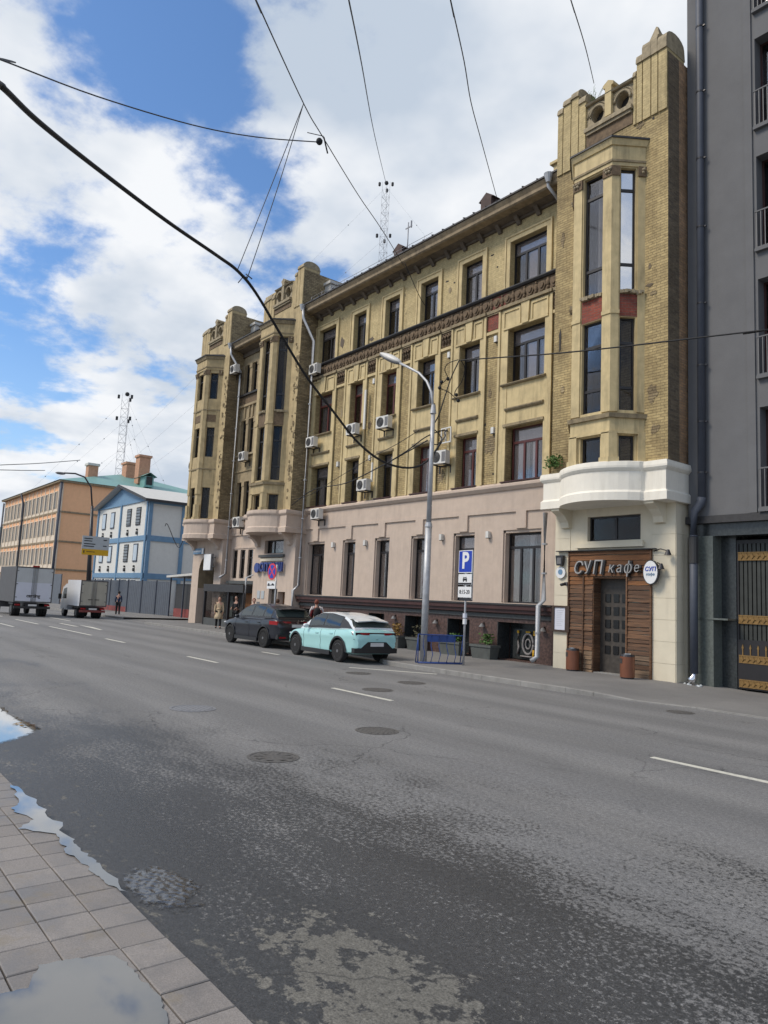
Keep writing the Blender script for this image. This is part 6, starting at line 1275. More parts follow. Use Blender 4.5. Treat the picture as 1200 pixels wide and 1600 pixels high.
# ------------------------------------------------------------------ cars
def bool_cut(o, cutters):
    for c_ in cutters:
        md = o.modifiers.new('b', 'BOOLEAN'); md.operation = 'DIFFERENCE'; md.solver = 'EXACT'; md.object = c_
    bpy.context.view_layer.update(); me = bpy.data.meshes.new_from_object(o.evaluated_get(bpy.context.evaluated_depsgraph_get()))
    o.modifiers.clear(); o.data = me
    for c_ in cutters: bpy.data.objects.remove(c_)
def lerp_tab(tab, x):
    if x <= tab[0][0]: return tab[0][1]
    for (a, b), (c_, d) in zip(tab[:-1], tab[1:]):
        if x <= c_:
            f = (x - a) / (c_ - a); f = f * f * (3 - 2 * f) * .5 + f * .5; return b + (d - b) * f
    return tab[-1][1]
def car(name, label, loc, rz, P):
    t = thing(name, label, 'car', loc, rz); L = P['L']; hw = P['W'] / 2; wx = P['wx']; wr = P['wr']; xs = [-L / 2 + L * k / 40 for k in range(41)]
    zb = lambda x: lerp_tab(P['under'], x); zs = lambda x: lerp_tab(P['belt'], x); hwx = lambda x: hw * lerp_tab(P['plan'], x); zr = lambda x: lerp_tab(P['roof'], x)
    rings = []
    for x in xs:
        a, b, w_ = zb(x), zs(x), hwx(x); h_ = b - a
        half = [(w_ * .80, a), (w_ * .955, a + .08 * h_), (w_ * .985, a + .3 * h_), (w_ * .965, a + .48 * h_), (w_, a + .66 * h_), (w_ * .995, a + .82 * h_), (w_ * .955, a + .95 * h_), (w_ * .88, b), (w_ * .55, b + .035), (w_ * .2, b + .045)]
        rings.append([(x, y, z) for y, z in half] + [(x, -y, z) for y, z in reversed(half)])
    body = obj('body', MB().loft(rings, True, True, True), P['mat'], t, local=True)
    cut = []
    for x in wx:
        for s_ in (1, -1):
            m_ = MB().cyl_y((x, wr + .01), wr + .075, (hw - .30) if s_ > 0 else -(hw + .1), (hw + .1) if s_ > 0 else -(hw - .30), 28); c_ = obj('cut', m_, 'car_trim'); c_.matrix_world = Matrix.Translation(loc) @ Matrix.Rotation(rz, 4, 'Z'); c_.location = loc; c_.rotation_euler[2] = rz; cut.append(c_)
    bool_cut(body, cut)
    for pl in body.data.polygons: pl.use_smooth = True
    try: body.data.set_sharp_from_angle(angle=math.radians(40))
    except Exception: pass
    # greenhouse
    g0, g1 = P['cab']; n = 30; gx = [g0 + (g1 - g0) * k / n for k in range(n + 1)]
    def surf(x, s):     # s 0 belt side .. .5 roof rail .. 1 centreline (left side, +y)
        b = zs(x) - .02; r_ = max(zr(x), b + .01); w_ = hwx(x) * .90; wt = hw * P['tumble']; f = (r_ - b) / (P['hmax'] - b + 1e-6); f = max(0, min(1, f)); wt = w_ + (wt - w_) * f
        if s <= .5: q = s / .5; return Vector((x, w_ + (wt - w_) * (q ** 1.25), b + (r_ - .05 * f - b) * q))
        q = (s - .5) / .5; return Vector((x, wt * math.cos(q * PI / 2) ** .55 if q < 1 else 0, r_ - .05 * f + .05 * f * math.sin(q * PI / 2)))
    S_ = [0, .12, .25, .38, .46, .5, .54, .6, .7, .82, .92, 1.]
    rings = []
    for x in gx:
        half = [surf(x, s) for s in S_]; rings.append([tuple(p) for p in half] + [(p.x, -p.y, p.z) for p in reversed(half[:-1])])
    obj('roof', MB().loft(rings, True, True, True), P['roofmat'], t)
    def patch(nm, x0, x1, s0, s1, mat, side=1, e=.008, both=False, nx=14, ns=6, tri=None):
        m_ = MB(); V = []
        for i in range(nx + 1):
            x = x0 + (x1 - x0) * i / nx
            for j in range(ns + 1):
                s = s0 + (s1 - s0) * j / ns; p = surf(x, s); dx_ = surf(x + .01, s) - surf(x - .01, s); ds = surf(x, min(1, s + .01)) - surf(x, max(0, s - .01)); nn = dx_.cross(ds)
                if nn.length < 1e-9: nn = Vector((0, 0, 1))
                nn.normalize()
                if nn.z < -.05 or (nn.y < 0 and abs(nn.z) < .3): nn = -nn
                p = p + nn * e; V.append((p.x, p.y * side, p.z))
        F = [(i * (ns + 1) + j, (i + 1) * (ns + 1) + j, (i + 1) * (ns + 1) + j + 1, i * (ns + 1) + j + 1) for i in range(nx) for j in range(ns)]
        m_.add(V, F, True)
        if both: m_.add([(v[0], -v[1], v[2]) for v in V], F, True)
        return obj(nm, m_, mat, t)
    for s_ in (1, -1):
        for a, b in P['sidewin']: patch('side_window', a, b, .12, .46, 'car_glass', s_)
        patch('window_surround', P['sidewin'][0][0] - .06, P['sidewin'][-1][1] + .10, .04, .50, 'car_trim', s_, .004)
    patch('windscreen', P['ws'][0], P['ws'][1], .58, 1., 'car_glass', both=True); patch('rear_window', P['rw'][0], P['rw'][1], .56, 1., 'rear_glass', both=True, e=.012)
    # wheels
    for x in wx:
        for s_ in (1, -1):
            yo = s_ * (hw - .02); yi = s_ * (hw - .24); w_ = obj('wheel', MB().cyl_y((0, 0), wr - .02, min(yo, yi) - s_ * x * 0, max(yo, yi), 28), 'tyre', t, loc=(x, 0, wr))
            a = [2 * PI * k / 28 for k in range(28)]; y_ = yo + s_ * .004
            obj('tyre_wall', MB().loft([[(R * math.cos(q), y, R * math.sin(q)) for q in a] for R, y in ((wr, yo - s_ * .16), (wr, yo - s_ * .02), (wr * .9, y_), (wr * .72, y_ - s_ * .005), (wr * .70, yo - s_ * .05))], True, False, True), 'tyre', w_)
            m_ = MB(); m_.cyl_y((0, 0), wr * .70, min(yo - s_ * .06, yo - s_ * .05), max(yo - s_ * .06, yo - s_ * .05), 28); obj('rim_back', m_, 'rim_dark', w_)
            m_ = MB(); rr = wr * .70
            for k in range(5):
                th = 2 * PI * k / 5 + .3
                for q in (-.13, .13): m_.add([(rr * .16 * math.cos(th + q * 2), yo + s_ * .0, rr * .16 * math.sin(th + q * 2)), (rr * .98 * math.cos(th + q - .06), yo - s_ * .02, rr * .98 * math.sin(th + q - .06)), (rr * .98 * math.cos(th + q + .06), yo - s_ * .02, rr * .98 * math.sin(th + q + .06)), (rr * .16 * math.cos(th + q * 2 + .4), yo, rr * .16 * math.sin(th + q * 2 + .4))], [(0, 1, 2, 3)])
            m_.cyl_y((0, 0), rr * .2, min(yo, yo + s_ * .01) - .01, max(yo, yo + s_ * .01), 14); m_.loft([[(R * math.cos(q), y, R * math.sin(q)) for q in a] for R, y in ((rr * .93, yo - s_ * .03), (rr * .96, yo - s_ * .0), (rr * 1.02, yo - s_ * .0))], True, False); obj('rim', m_, 'rim', w_)
            # arch lining and lip
            aa = [PI * k / 16 for k in range(17)]; R0, R1 = wr + .07, wr + P.get('lip', .11)
            y1 = hwx(x) * 1.0 + .004
            m_ = MB(); m_.loft([[(x + R0 * math.cos(q), s_ * (hwx(x + R0 * math.cos(q)) + .006), wr + R0 * math.sin(q)) for q in aa], [(x + R1 * math.cos(q), s_ * (hwx(x + R1 * math.cos(q)) + .0), wr + R1 * math.sin(q)) for q in aa]], False, False); m_.loft([[(x + R0 * math.cos(q), s_ * (hwx(x + R0 * math.cos(q)) + .006), wr + R0 * math.sin(q)) for q in aa], [(x + R0 * math.cos(q), s_ * (hw - .3), wr + R0 * math.sin(q)) for q in aa]], False, False); obj('wheel_arch', m_, 'car_trim', t)
    m_ = MB(); zc_ = zb(0)
    for s_ in (1, -1): m_.box(wx[0] + wr + .10, wx[1] - wr - .10, min(s_ * hw * .9, s_ * (hw + .008)), max(s_ * hw * .9, s_ * (hw + .008)), zc_ - .04, zc_ + .10)
    obj('sill', m_, 'car_trim', t)
    for s_ in (1, -1):
        mx_ = P['ws'][0] + .18; mr = obj('mirror', MB().sphere((mx_, s_ * (hw + .07), zs(mx_) + .08), .10, 10, 6, (.7, 1.1, .72)), P.get('mirmat', P['mat']), t)
        for hx in P['handles']: obj('door_handle', MB().box(hx, hx + .18, min(s_ * (hw - .02), s_ * (hw + .018)), max(s_ * (hw - .02), s_ * (hw + .018)), zs(hx) - .16, zs(hx) - .13), 'car_trim' if P['mat'] == 'black_paint' else P['mat'], t)
        for sx in P['seams']:
            pts = [(sx, s_ * (hwx(sx) * y_ + .003), zb(sx) + (zs(sx) - zb(sx)) * f) for f, y_ in ((.08, .955), (.3, .985), (.48, .965), (.66, 1.), (.82, .995), (.95, .955))]; obj('door_seam', MB().tube(pts, .005, 4), 'car_trim', t)
    return t, body, surf, zs, hwx, zb
P1 = dict(L=4.45, W=1.86, wr=.355, wx=(-1.32, 1.42), mat='mint_paint', roofmat='white_roof_paint', mirmat='white_roof_paint',
    under=[(-2.22, .50), (-2.0, .30), (-1.2, .24), (1.4, .24), (2.0, .30), (2.22, .42)], belt=[(-2.22, .84), (-2.16, 1.0), (-1.95, 1.09), (-.6, 1.02), (.9, .98), (1.5, .92), (1.95, .80), (2.22, .62)],
    plan=[(-2.22, .80), (-2.1, .91), (-1.7, .985), (-1.2, 1.), (1.3, 1.), (1.8, .96), (2.1, .84), (2.22, .70)], roof=[(-2.08, 1.06), (-1.95, 1.16), (-1.72, 1.38), (-1.2, 1.51), (-.5, 1.585), (.1, 1.57), (.45, 1.46), (1.22, .98)],
    cab=(-2.08, 1.22), hmax=1.58, tumble=.66, sidewin=[(-1.25, -.30), (-.22, .62)], ws=(.42, 1.12), rw=(-1.98, -1.62), handles=(-1.0, -.12), seams=(-1.12, -.25, .85), lip=.13)
cA, bA, sfA, zsA, hwA, zbA = car('mint_car', 'mint green crossover with white roof parked behind the black one', (-21.05, 14.78, 0), PI + math.radians(-2), P1)
def rear(t, P, col_bar, bar, plate_z, bump_z, logo=None):
    x = -P['L'] / 2; hw = P['W'] / 2
    obj('tail_bar', MB().loft([[(x + .055 + .0, y, bar[0]), (x + .03 + .10 * max(0, abs(y) - .5), y, bar[0]), (x + .03 + .10 * max(0, abs(y) - .5) + .02, y, bar[1]), (x + .09, y, bar[1])] for y in [-.80 + .1 * k for k in range(17)]], True), 'tail_smoke', t)
    for s_ in (1, -1): obj('tail_light', MB().loft([[(x + .015 + .12 * f * f, s_ * (.30 + .56 * f), bar[0] + .015), (x + .015 + .12 * f * f + .5 * max(0, f - .8), s_ * (.30 + .56 * f), bar[1] - .01), (x + .3, s_ * (.30 + .52 * f), bar[1] - .01), (x + .3, s_ * (.30 + .52 * f), bar[0] + .015)] for f in [k / 8 for k in range(9)]], True), 'tail_red', t)
    obj('number_plate', MB().box(x - .015, x + .0, -.26, .26, plate_z, plate_z + .115), 'plate', t)
    obj('bumper_trim', MB().loft([[(x - .005 + .16 * max(0, abs(y) - .55), y, bump_z[0]), (x - .02 + .16 * max(0, abs(y) - .55), y, bump_z[1]), (x + .2, y, bump_z[1]), (x + .2, y, bump_z[0])] for y in [-.84 + .12 * k for k in range(15)]], True), 'car_trim', t)
    return x
x_ = rear(cA, P1, 'tail_smoke', (.90, .99), .56, (.34, .50))
obj('diffuser', MB().add([(x_ - .012, -.62, .50), (x_ - .012, .62, .50), (x_ - .012, .36, .70), (x_ - .012, -.36, .70), (x_ + .1, -.62, .50), (x_ + .1, .62, .50), (x_ + .1, .36, .70), (x_ + .1, -.36, .70)], [(0, 1, 2, 3), (0, 4, 5, 1), (3, 2, 6, 7), (0, 3, 7, 4), (1, 5, 6, 2)]), 'car_trim', cA)
obj('crease', MB().tube([(x_ + .10 - .1 * (1 - abs(y) / .85), y, .775) for y in [-.85 + .17 * k for k in range(11)]], .008, 4), 'car_trim', cA)
obj('spoiler', MB().loft([[(-1.66, y, 1.44 - .07 * abs(y)), (-1.98, y, 1.375 - .07 * abs(y)), (-1.97, y, 1.345 - .07 * abs(y)), (-1.66, y, 1.38 - .07 * abs(y))] for y in [-.60 + .12 * k for k in range(11)]], True), 'white_roof_paint', cA)
obj('quarter_trim', MB().add([(-1.30, .835, 1.09), (-1.95, .80, 1.10), (-1.62, .74, 1.30), (-1.30, .70, 1.42), (-1.30, -.835, 1.09), (-1.95, -.80, 1.10), (-1.62, -.74, 1.30), (-1.30, -.70, 1.42)], [(0, 1, 2, 3), (4, 7, 6, 5)]), 'car_trim', cA)
for s_ in (1, -1): obj('headlight', MB().sphere((2.02, s_ * .68, .74), .12, 8, 5, (1.2, 1.2, .35)), 'headlight', cA)
P2 = dict(L=4.85, W=1.90, wr=.375, wx=(-1.42, 1.42), mat='black_paint', roofmat='black_paint',
    under=[(-2.42, .52), (-2.2, .34), (-1.2, .26), (1.4, .26), (2.1, .32), (2.42, .48)], belt=[(-2.42, .90), (-2.34, 1.06), (-2.1, 1.15), (-.6, 1.08), (.9, 1.05), (1.5, 1.0), (2.05, .90), (2.42, .70)],
    plan=[(-2.42, .82), (-2.25, .93), (-1.8, .985), (-1.2, 1.), (1.3, 1.), (1.9, .95), (2.25, .82), (2.42, .66)], roof=[(-2.28, 1.12), (-2.12, 1.25), (-1.85, 1.52), (-1.3, 1.64), (-.5, 1.70), (.1, 1.68), (.5, 1.55), (1.25, 1.06)],
    cab=(-2.28, 1.25), hmax=1.70, tumble=.66, sidewin=[(-1.75, -1.22), (-1.12, -.28), (-.18, .66)], ws=(.48, 1.14), rw=(-2.16, -1.80), handles=(-1.1, -.12), seams=(-1.18, -.25, .9), lip=.10)
cB, bB, *_ = car('black_suv', 'glossy black car parked in front of the mint one', (-27.05, 15.30, 0), PI, P2)
x_ = rear(cB, P2, 'tail_smoke', (.98, 1.07), .84, (.38, .56))
for s_ in (1, -1): obj('rear_lamp', MB().prism([(x_ + .04, s_ * .50), (x_ + .10, s_ * .86), (x_ + .55, s_ * .955), (x_ + .52, s_ * .80), (x_ + .2, s_ * .5)][::s_], .92, 1.06), 'tail_red', cB)
for s_ in (1, -1): obj('reflector', MB().box(x_ - .01, x_ + .03, min(s_ * .5, s_ * .78), max(s_ * .5, s_ * .78), .42, .48), 'tail_red', cB)
obj('spoiler', MB().loft([[(-1.78, y, 1.60 - .06 * abs(y)), (-2.16, y, 1.55 - .06 * abs(y)), (-2.15, y, 1.52 - .06 * abs(y)), (-1.78, y, 1.54 - .06 * abs(y))] for y in [-.62 + .124 * k for k in range(11)]], True), 'black_paint', cB)
obj('chrome_strip', MB().box(x_ - .012, x_ + .03, -.4, .4, .965, .98), 'chrome', cB); obj('badge', MB().cyl_y((0, 0), .05, -.01, .01, 14), 'chrome', cB, loc=(x_ - .0, 0, 1.03), rotz=PI / 2)
for s_ in (1, -1): obj('headlight', MB().sphere((2.2, s_ * .68, .82), .13, 8, 5, (1.2, 1.2, .4)), 'headlight', cB)
for s_ in (1, -1): obj('window_line', MB().tube([(-1.9, s_ * .80, 1.22), (-1.2, s_ * .845, 1.11), (0, s_ * .855, 1.085), (.95, s_ * .85, 1.06)], .009, 4), 'chrome', cB)
# ------------------------------------------------------------------ box trucks
def truck(label, loc, rz, w, l, z0_, z1_, side, door, cabmat, small, word):
    t = thing('box_truck', label, 'truck', loc, rz, group='box trucks driving off'); hw = w / 2; G = obj
    G('box_side', MB().box(.03, l, -hw, -hw + .03, z0_, z1_).box(.03, l, hw - .03, hw, z0_, z1_).box(.03, l, -hw + .03, hw - .03, z1_ - .03, z1_).box(.03, l, -hw + .03, hw - .03, z0_, z0_ + .05).box(l - .03, l, -hw + .03, hw - .03, z0_ + .05, z1_ - .03), side, t)
    G('rear_frame', MB().box(0, .05, -hw, -hw + .06, z0_, z1_).box(0, .05, hw - .06, hw, z0_, z1_).box(0, .05, -hw + .06, hw - .06, z1_ - .07, z1_).box(0, .05, -hw + .06, hw - .06, z0_, z0_ + .06), 'truck_side', t)
    for s_ in (1, -1):
        d = G('rear_door', MB().box(-.012, .03, min(s_ * .012, s_ * (hw - .07)), max(s_ * .012, s_ * (hw - .07)), z0_ + .07, z1_ - .08), door, t)
        for y_ in (.06, .13): G('lock_rod', MB().tube([(-.03, s_ * y_, z0_ + .03), (-.03, s_ * y_, z1_ - .04)], .013, 5), 'grille_grey', d)
        for z_ in (z0_ + .3, (z0_ + z1_) / 2, z1_ - .3): G('hinge', MB().box(-.03, -.0, min(s_ * (hw - .16), s_ * (hw - .04)), max(s_ * (hw - .16), s_ * (hw - .04)), z_, z_ + .05), 'grille_grey', d)
        G('handle', MB().box(-.04, -.02, min(s_ * .05, s_ * .35), max(s_ * .05, s_ * .35), z0_ + .42, z0_ + .46), 'steel_dark', d)
    if word:
        tm = text_mesh(word, .30, .002, .008); setm(tm, 'truck_side'); tm.transform(Matrix.Rotation(-PI / 2, 4, 'Z')); G('lettering', tm, None, t, loc=(-.018, 0, z0_ + .42))
        G('marker_lamp', MB().box(-.1, .04, -.2, .2, z1_, z1_ + .1), 'tail_red', t)
        G('reflector_film', MB().box(-.0135, -.0125, -hw + .09, -.02, z0_ + .1, z0_ + 1.25).box(-.0135, -.0125, .02, hw - .09, z0_ + .1, z0_ + 1.25), 'paper', t)
    G('chassis', MB().box(.1, l + 1.2, -.4, .4, z0_ - .28, z0_ - .02), 'steel_dark', t); G('rear_bumper', MB().box(.0, .1, -hw + .05, hw - .05, z0_ - .38, z0_ - .24), 'car_trim' if word else 'fence_red', t)
    G('mudguard', MB().box(.35, 1.5, -hw + .05, -hw + .4, z0_ - .14, z0_ - .05).box(.35, 1.5, hw - .4, hw - .05, z0_ - .14, z0_ - .05), 'car_trim', t)
    for s_ in (1, -1): G('tail_light', MB().box(-.01, .05, min(s_ * (hw - .4), s_ * (hw - .1)), max(s_ * (hw - .4), s_ * (hw - .1)), z0_ - .2, z0_ - .1), 'tail_red', t)
    r_ = .36 if small else .42
    for x_ in (.95, l + .9):
        for s_ in (1, -1):
            for dy in ((0, .26) if x_ < 2 else (0,)):
                yc = s_ * (hw - .2 - dy); wv = G('wheel', MB().cyl_y((x_, r_), r_, yc - .11, yc + .11, 22), 'tyre', t); G('rim', MB().cyl_y((x_, r_), r_ * .55, yc + s_ * .10 - .015, yc + s_ * .10 + .02, 16), 'rim_dark', wv)
    G('plate', MB().box(-.02, 0, -.25, .25, z0_ - .22, z0_ - .11), 'plate', t)
    cw = hw * .9; G('cab', MB().prism_y([(l + .1, .45), (l + 1.7, .45), (l + 1.75, 1.1), (l + 1.35, 1.95), (l + .6, 2.2), (l + .1, 2.2)], -cw, cw), cabmat, t)
    for s_ in (1, -1): G('cab_window', MB().prism_y([(l + .35, 1.2), (l + 1.35, 1.2), (l + 1.15, 1.85), (l + .4, 1.95)], min(s_ * cw, s_ * (cw + .01)), max(s_ * cw, s_ * (cw + .01))), 'black_stone', t); G('mirror', MB().box(l + 1.2, l + 1.3, min(s_ * (cw + .1), s_ * (cw + .3)), max(s_ * (cw + .1), s_ * (cw + .3)), 1.15, 1.5), 'car_trim', t)
    return t
truck('large grey box truck with pale rear doors at the left edge', (-50.6, 11.72, 0), PI, 2.25, 4.6, .88, 3.12, 'truck_side', 'truck_door', 'truck_side', 0, 'carting')
truck('small beige box van driving off ahead of the large truck', (-49.6, 15.15, 0), PI, 1.72, 3.0, .78, 2.46, 'truck_white', 'truck_beige', 'truck_white', 1, '')
# ------------------------------------------------------------------ people
def skin(name, V, E, R, mat, parent, sub=1, root=0):
    me = bpy.data.meshes.new(name); me.from_pydata(V, E, []); o = bpy.data.objects.new(name, me); COL.objects.link(o)
    md = o.modifiers.new('s', 'SKIN'); md.use_smooth_shade = True
    sv = me.skin_vertices[0].data if me.skin_vertices else None
    if sv is None: return None
    for i, r_ in enumerate(R): sv[i].radius = r_ if isinstance(r_, tuple) else (r_, r_); sv[i].use_root = (i == root)
    sb_ = o.modifiers.new('u', 'SUBSURF'); sb_.levels = sub; sb_.render_levels = sub
    bpy.context.view_layer.update(); m2 = bpy.data.meshes.new_from_object(o.evaluated_get(bpy.context.evaluated_depsgraph_get())); bpy.data.objects.remove(o)
    for p in m2.polygons: p.use_smooth = True
    return m2
def skin_obj(name, V, E, R, mat, parent, extra=None):
    tmp = bpy.data.meshes.new(name)
    m2 = None
    bm_ = bmesh.new(); lay = bm_.verts.layers.skin.verify(); vs_ = [bm_.verts.new(v) for v in V]
    for i, v in enumerate(vs_):
        r_ = R[i]; v[lay].radius = r_ if isinstance(r_, tuple) else (r_, r_); v[lay].use_root = (i == 0)
    for a, b in E: bm_.edges.new((vs_[a], vs_[b]))
    bm_.to_mesh(tmp); bm_.free(); o = bpy.data.objects.new(name, tmp); COL.objects.link(o)
    o.modifiers.new('s', 'SKIN').use_smooth_shade = True; sb_ = o.modifiers.new('u', 'SUBSURF'); sb_.levels = 1; sb_.render_levels = 1
    bpy.context.view_layer.update(); m2 = bpy.data.meshes.new_from_object(o.evaluated_get(bpy.context.evaluated_depsgraph_get())); bpy.data.objects.remove(o)
    for p in m2.polygons: p.use_smooth = True
    if extra:
        bm_ = bmesh.new(); bm_.from_mesh(m2)
        for me_ in extra: bm_.from_mesh(me_)
        bm_.to_mesh(m2); bm_.free()
    m2.materials.clear(); setm(m2, mat); return obj(name, m2, None, parent)
def person(label, loc, rz, h=1.72, top='navy_cloth', legs='black_cloth', hair='hair_dark', stride=.12, arms=((.10, .05), (-.10, .05)), coat=0, stripes=0, bag=0, bend=0, short=0):
    t = thing('person', label, 'person', loc, rz); k = h / 1.75      # faces +x
    sh = 1.44 * k; hip = .92 * k; st = stride
    legp = []
    for s_, d_ in ((1, st), (-1, -st)): legp.append([(0, s_ * .09, hip), (d_ * .9 + .02, s_ * .095, .50 * k), (d_ * 1.9 - .04, s_ * .10, .09), (d_ * 1.9 + .12, s_ * .11, .035)])
    armp = []
    for s_, (fx, fb_) in zip((1, -1), arms): armp.append([(0, s_ * .165, sh - .02), (-.02 + fx * .3, s_ * .215, 1.16 * k), (fx, s_ * (.235 - fb_ * .8), .92 * k + abs(fb_) * 2.2), (fx + .04 + fb_ * .3, s_ * (.235 - fb_), .84 * k + abs(fb_) * 2.4)])
    V = [(0, 0, hip), (0, 0, 1.12 * k), (0, 0, 1.32 * k), (0, 0, 1.47 * k), (.015, 0, 1.55 * k), (.02, 0, 1.62 * k), (.02, 0, 1.71 * k)]; R = [(.13, .11), (.12, .10), (.15, .11), (.07, .06), (.05, .05), (.078, .09), (.06, .075)]; E = [(0, 1), (1, 2), (2, 3), (3, 4), (4, 5), (5, 6)]
    for lp in legp: b = len(V); V += lp[1:]; R += [.06, .04, .035]; V.insert(b, lp[0]); R.insert(b, .085); E += [(0, b), (b, b + 1), (b + 1, b + 2), (b + 2, b + 3)]
    hands = []
    for s_, ap in zip((1, -1), armp):
        b = len(V); V += ap; R += [.055, .042, .03, .026]; E += [(2, b), (b, b + 1), (b + 1, b + 2), (b + 2, b + 3)]
        w = Vector(ap[3]); d = (w - Vector(ap[2])).normalized(); mf = MB(); sd_ = Vector((1, 0, 0)) if abs(d.x) < .8 else Vector((0, 1, 0))
        mf.sphere(tuple(w + d * .03), .042, 8, 5, (1, .6, 1))
        for q, ln in ((-.03, .055), (-.01, .07), (.01, .065), (.028, .05)): p = w + d * .05 + sd_ * q; mf.tube([tuple(p), tuple(p + d * ln * .6), tuple(p + d * ln + Vector((0, -s_ * .015, 0)))], [.009, .008, .006], 5)
        p = w + d * .02; mf.tube([tuple(p), tuple(p + sd_ * .04 + d * .02), tuple(p + sd_ * .05 + d * .05)], [.011, .009, .007], 5); hands.append(mf.mesh('h'))
    f_ = MB(); hc = Vector((.025, 0, 1.655 * k)); f_.sphere(tuple(hc), .104, 12, 8, (.95, .78, 1.12)); f_.add([(hc.x + .098, 0, hc.z + .03), (hc.x + .128, .0, hc.z - .02), (hc.x + .09, .018, hc.z - .025), (hc.x + .09, -.018, hc.z - .025)], [(0, 2, 1), (0, 1, 3), (1, 2, 3)])
    for s_ in (1, -1): f_.sphere((hc.x, s_ * .085, hc.z - .01), .022, 6, 4, (.8, .4, 1.3))
    skin_obj('body', V, E, R, 'skin', t, hands + [f_.mesh('f')])
    for s_ in (1, -1): obj('eye', MB().sphere((hc.x + .092, s_ * .033, hc.z + .012), .011, 6, 4), 'ink', t)
    obj('mouth', MB().box(hc.x + .086, hc.x + .096, -.022, .022, hc.z - .062, hc.z - .054), 'hair_red', t)
    hm = MB(); hm.sphere((hc.x - .015, 0, hc.z + .028), .115, 12, 7, (.95, .84, 1.02)); 
    if coat: hm.sphere((hc.x - .06, 0, hc.z - .06), .09, 8, 6, (.6, 1.0, 1.2))
    hr_ = obj('hair', hm, hair, t)
    for v in hr_.data.vertices:
        if v.co.x > hc.x + .045 and v.co.z < hc.z + .055: v.co.x = hc.x + .03
    # trousers or tights
    V = [(0, 0, hip + .05)]; R = [(.145, .125)]; E = []
    for lp in legp: b = len(V); V += [lp[0], lp[1], lp[2]]; R += [.10, .078, .058]; E += [(0, b), (b, b + 1), (b + 1, b + 2)]
    skin_obj('trousers', V, E, R, legs, t)
    for lp in legp: obj('shoe', MB().sphere((lp[3][0] - .04, lp[3][1], .045), .075, 8, 5, (1.85, .7, .62)), 'ink', t)
    V = [(0, 0, hip - .02), (0, 0, 1.12 * k), (0, 0, 1.33 * k), (0, 0, 1.455 * k)]; R = [(.15, .12), (.135, .105), (.155, .11), (.07, .065)]; E = [(0, 1), (1, 2), (2, 3)]
    for ap in armp:
        b = len(V); q = 3 if short else 4
        V += ap[:q]; R += [.066, .052, .045, .038][:q]; E += [(2, b)] + [(b + i, b + i + 1) for i in range(q - 1)]
        if q == 4: V[-1] = tuple(Vector(ap[2]).lerp(Vector(ap[3]), .7))
    ex = None
    if coat:
        hem = MB(); rg = []
        for z_, a_, b_ in ((1.14, .135, .10), (1.02, .145, .115), (.9, .17, .14), (.72, .195, .165), (.54, .225, .19), (.53, .19, .16)):
            rg.append([(a_ * .92 * math.sin(q) * (1 + .05 * math.sin(5 * q)), a_ * math.cos(q) * (1 + .05 * math.sin(4 * q + 1)), z_ * k) for q in [2 * PI * i / 20 for i in range(20)]])
        hem.loft(rg, True, True, True); ex = [hem.mesh('hem')]
    skin_obj('coat' if coat else 'jacket', V, E, R, top, t, ex)
    if coat: obj('belt', MB().lathe((0, 0), [(.13, 1.06 * k), (.15, 1.065 * k), (.15, 1.10 * k), (.13, 1.105 * k)], 14), 'belt_cloth', t)
    if stripes:
        for s_ in (1, -1): obj('shoulder_stripe', MB().tube([(-.08, s_ * .20, sh + .05), (-.1, s_ * .29, 1.3 * k), (-.08, s_ * .31, 1.15 * k)], .035, 6), 'white_cloth', t); obj('shoulder_stripe', MB().tube([(-.10, s_ * .12, sh + .07), (-.13, s_ * .2, 1.36 * k)], .03, 6), 'white_cloth', t)
    if bag: obj('backpack', MB().sphere((-.2, 0, 1.22 * k), .2, 10, 7, (.6, .85, 1.25)), 'black_cloth', t)
    return t
person('woman in a belted beige coat walking towards the camera', (-37.3, 18.1, .13), math.radians(-25), 1.68, 'beige_cloth', 'black_cloth', 'hair_brown', .10, ((.04, .02), (-.04, .02)), coat=1)
person('man in a black t-shirt standing in the shop doorway', (-37.75, 19.35, .1), math.radians(-60), 1.8, 'black_cloth', 'black_cloth', 'hair_dark', .03, ((.22, .10), (.22, .10)), short=1)
person('person in a rust-brown top standing by the pink wall', (-34.9, 18.9, .13), math.radians(-10), 1.68, 'rust_cloth', 'navy_cloth', 'hair_red', .06)
person('person in a dark navy jacket with pale collar behind the black car', (-30.75, 17.9, .13), math.radians(110), 1.72, 'navy_cloth', 'black_cloth', 'hair_brown', .05)
person('man in a red and white jacket with a black backpack', (-26.9, 17.6, .13), math.radians(160), 1.78, 'red_cloth', 'black_cloth', 'hair_red', .14, ((.12, .05), (.12, .05)), stripes=1, bag=1)
person('man in a dark blue jacket walking away near the fence', (-54.9, 18.57, .05), math.radians(165), 1.76, 'navy_cloth', 'black_cloth', 'hair_dark', .08)
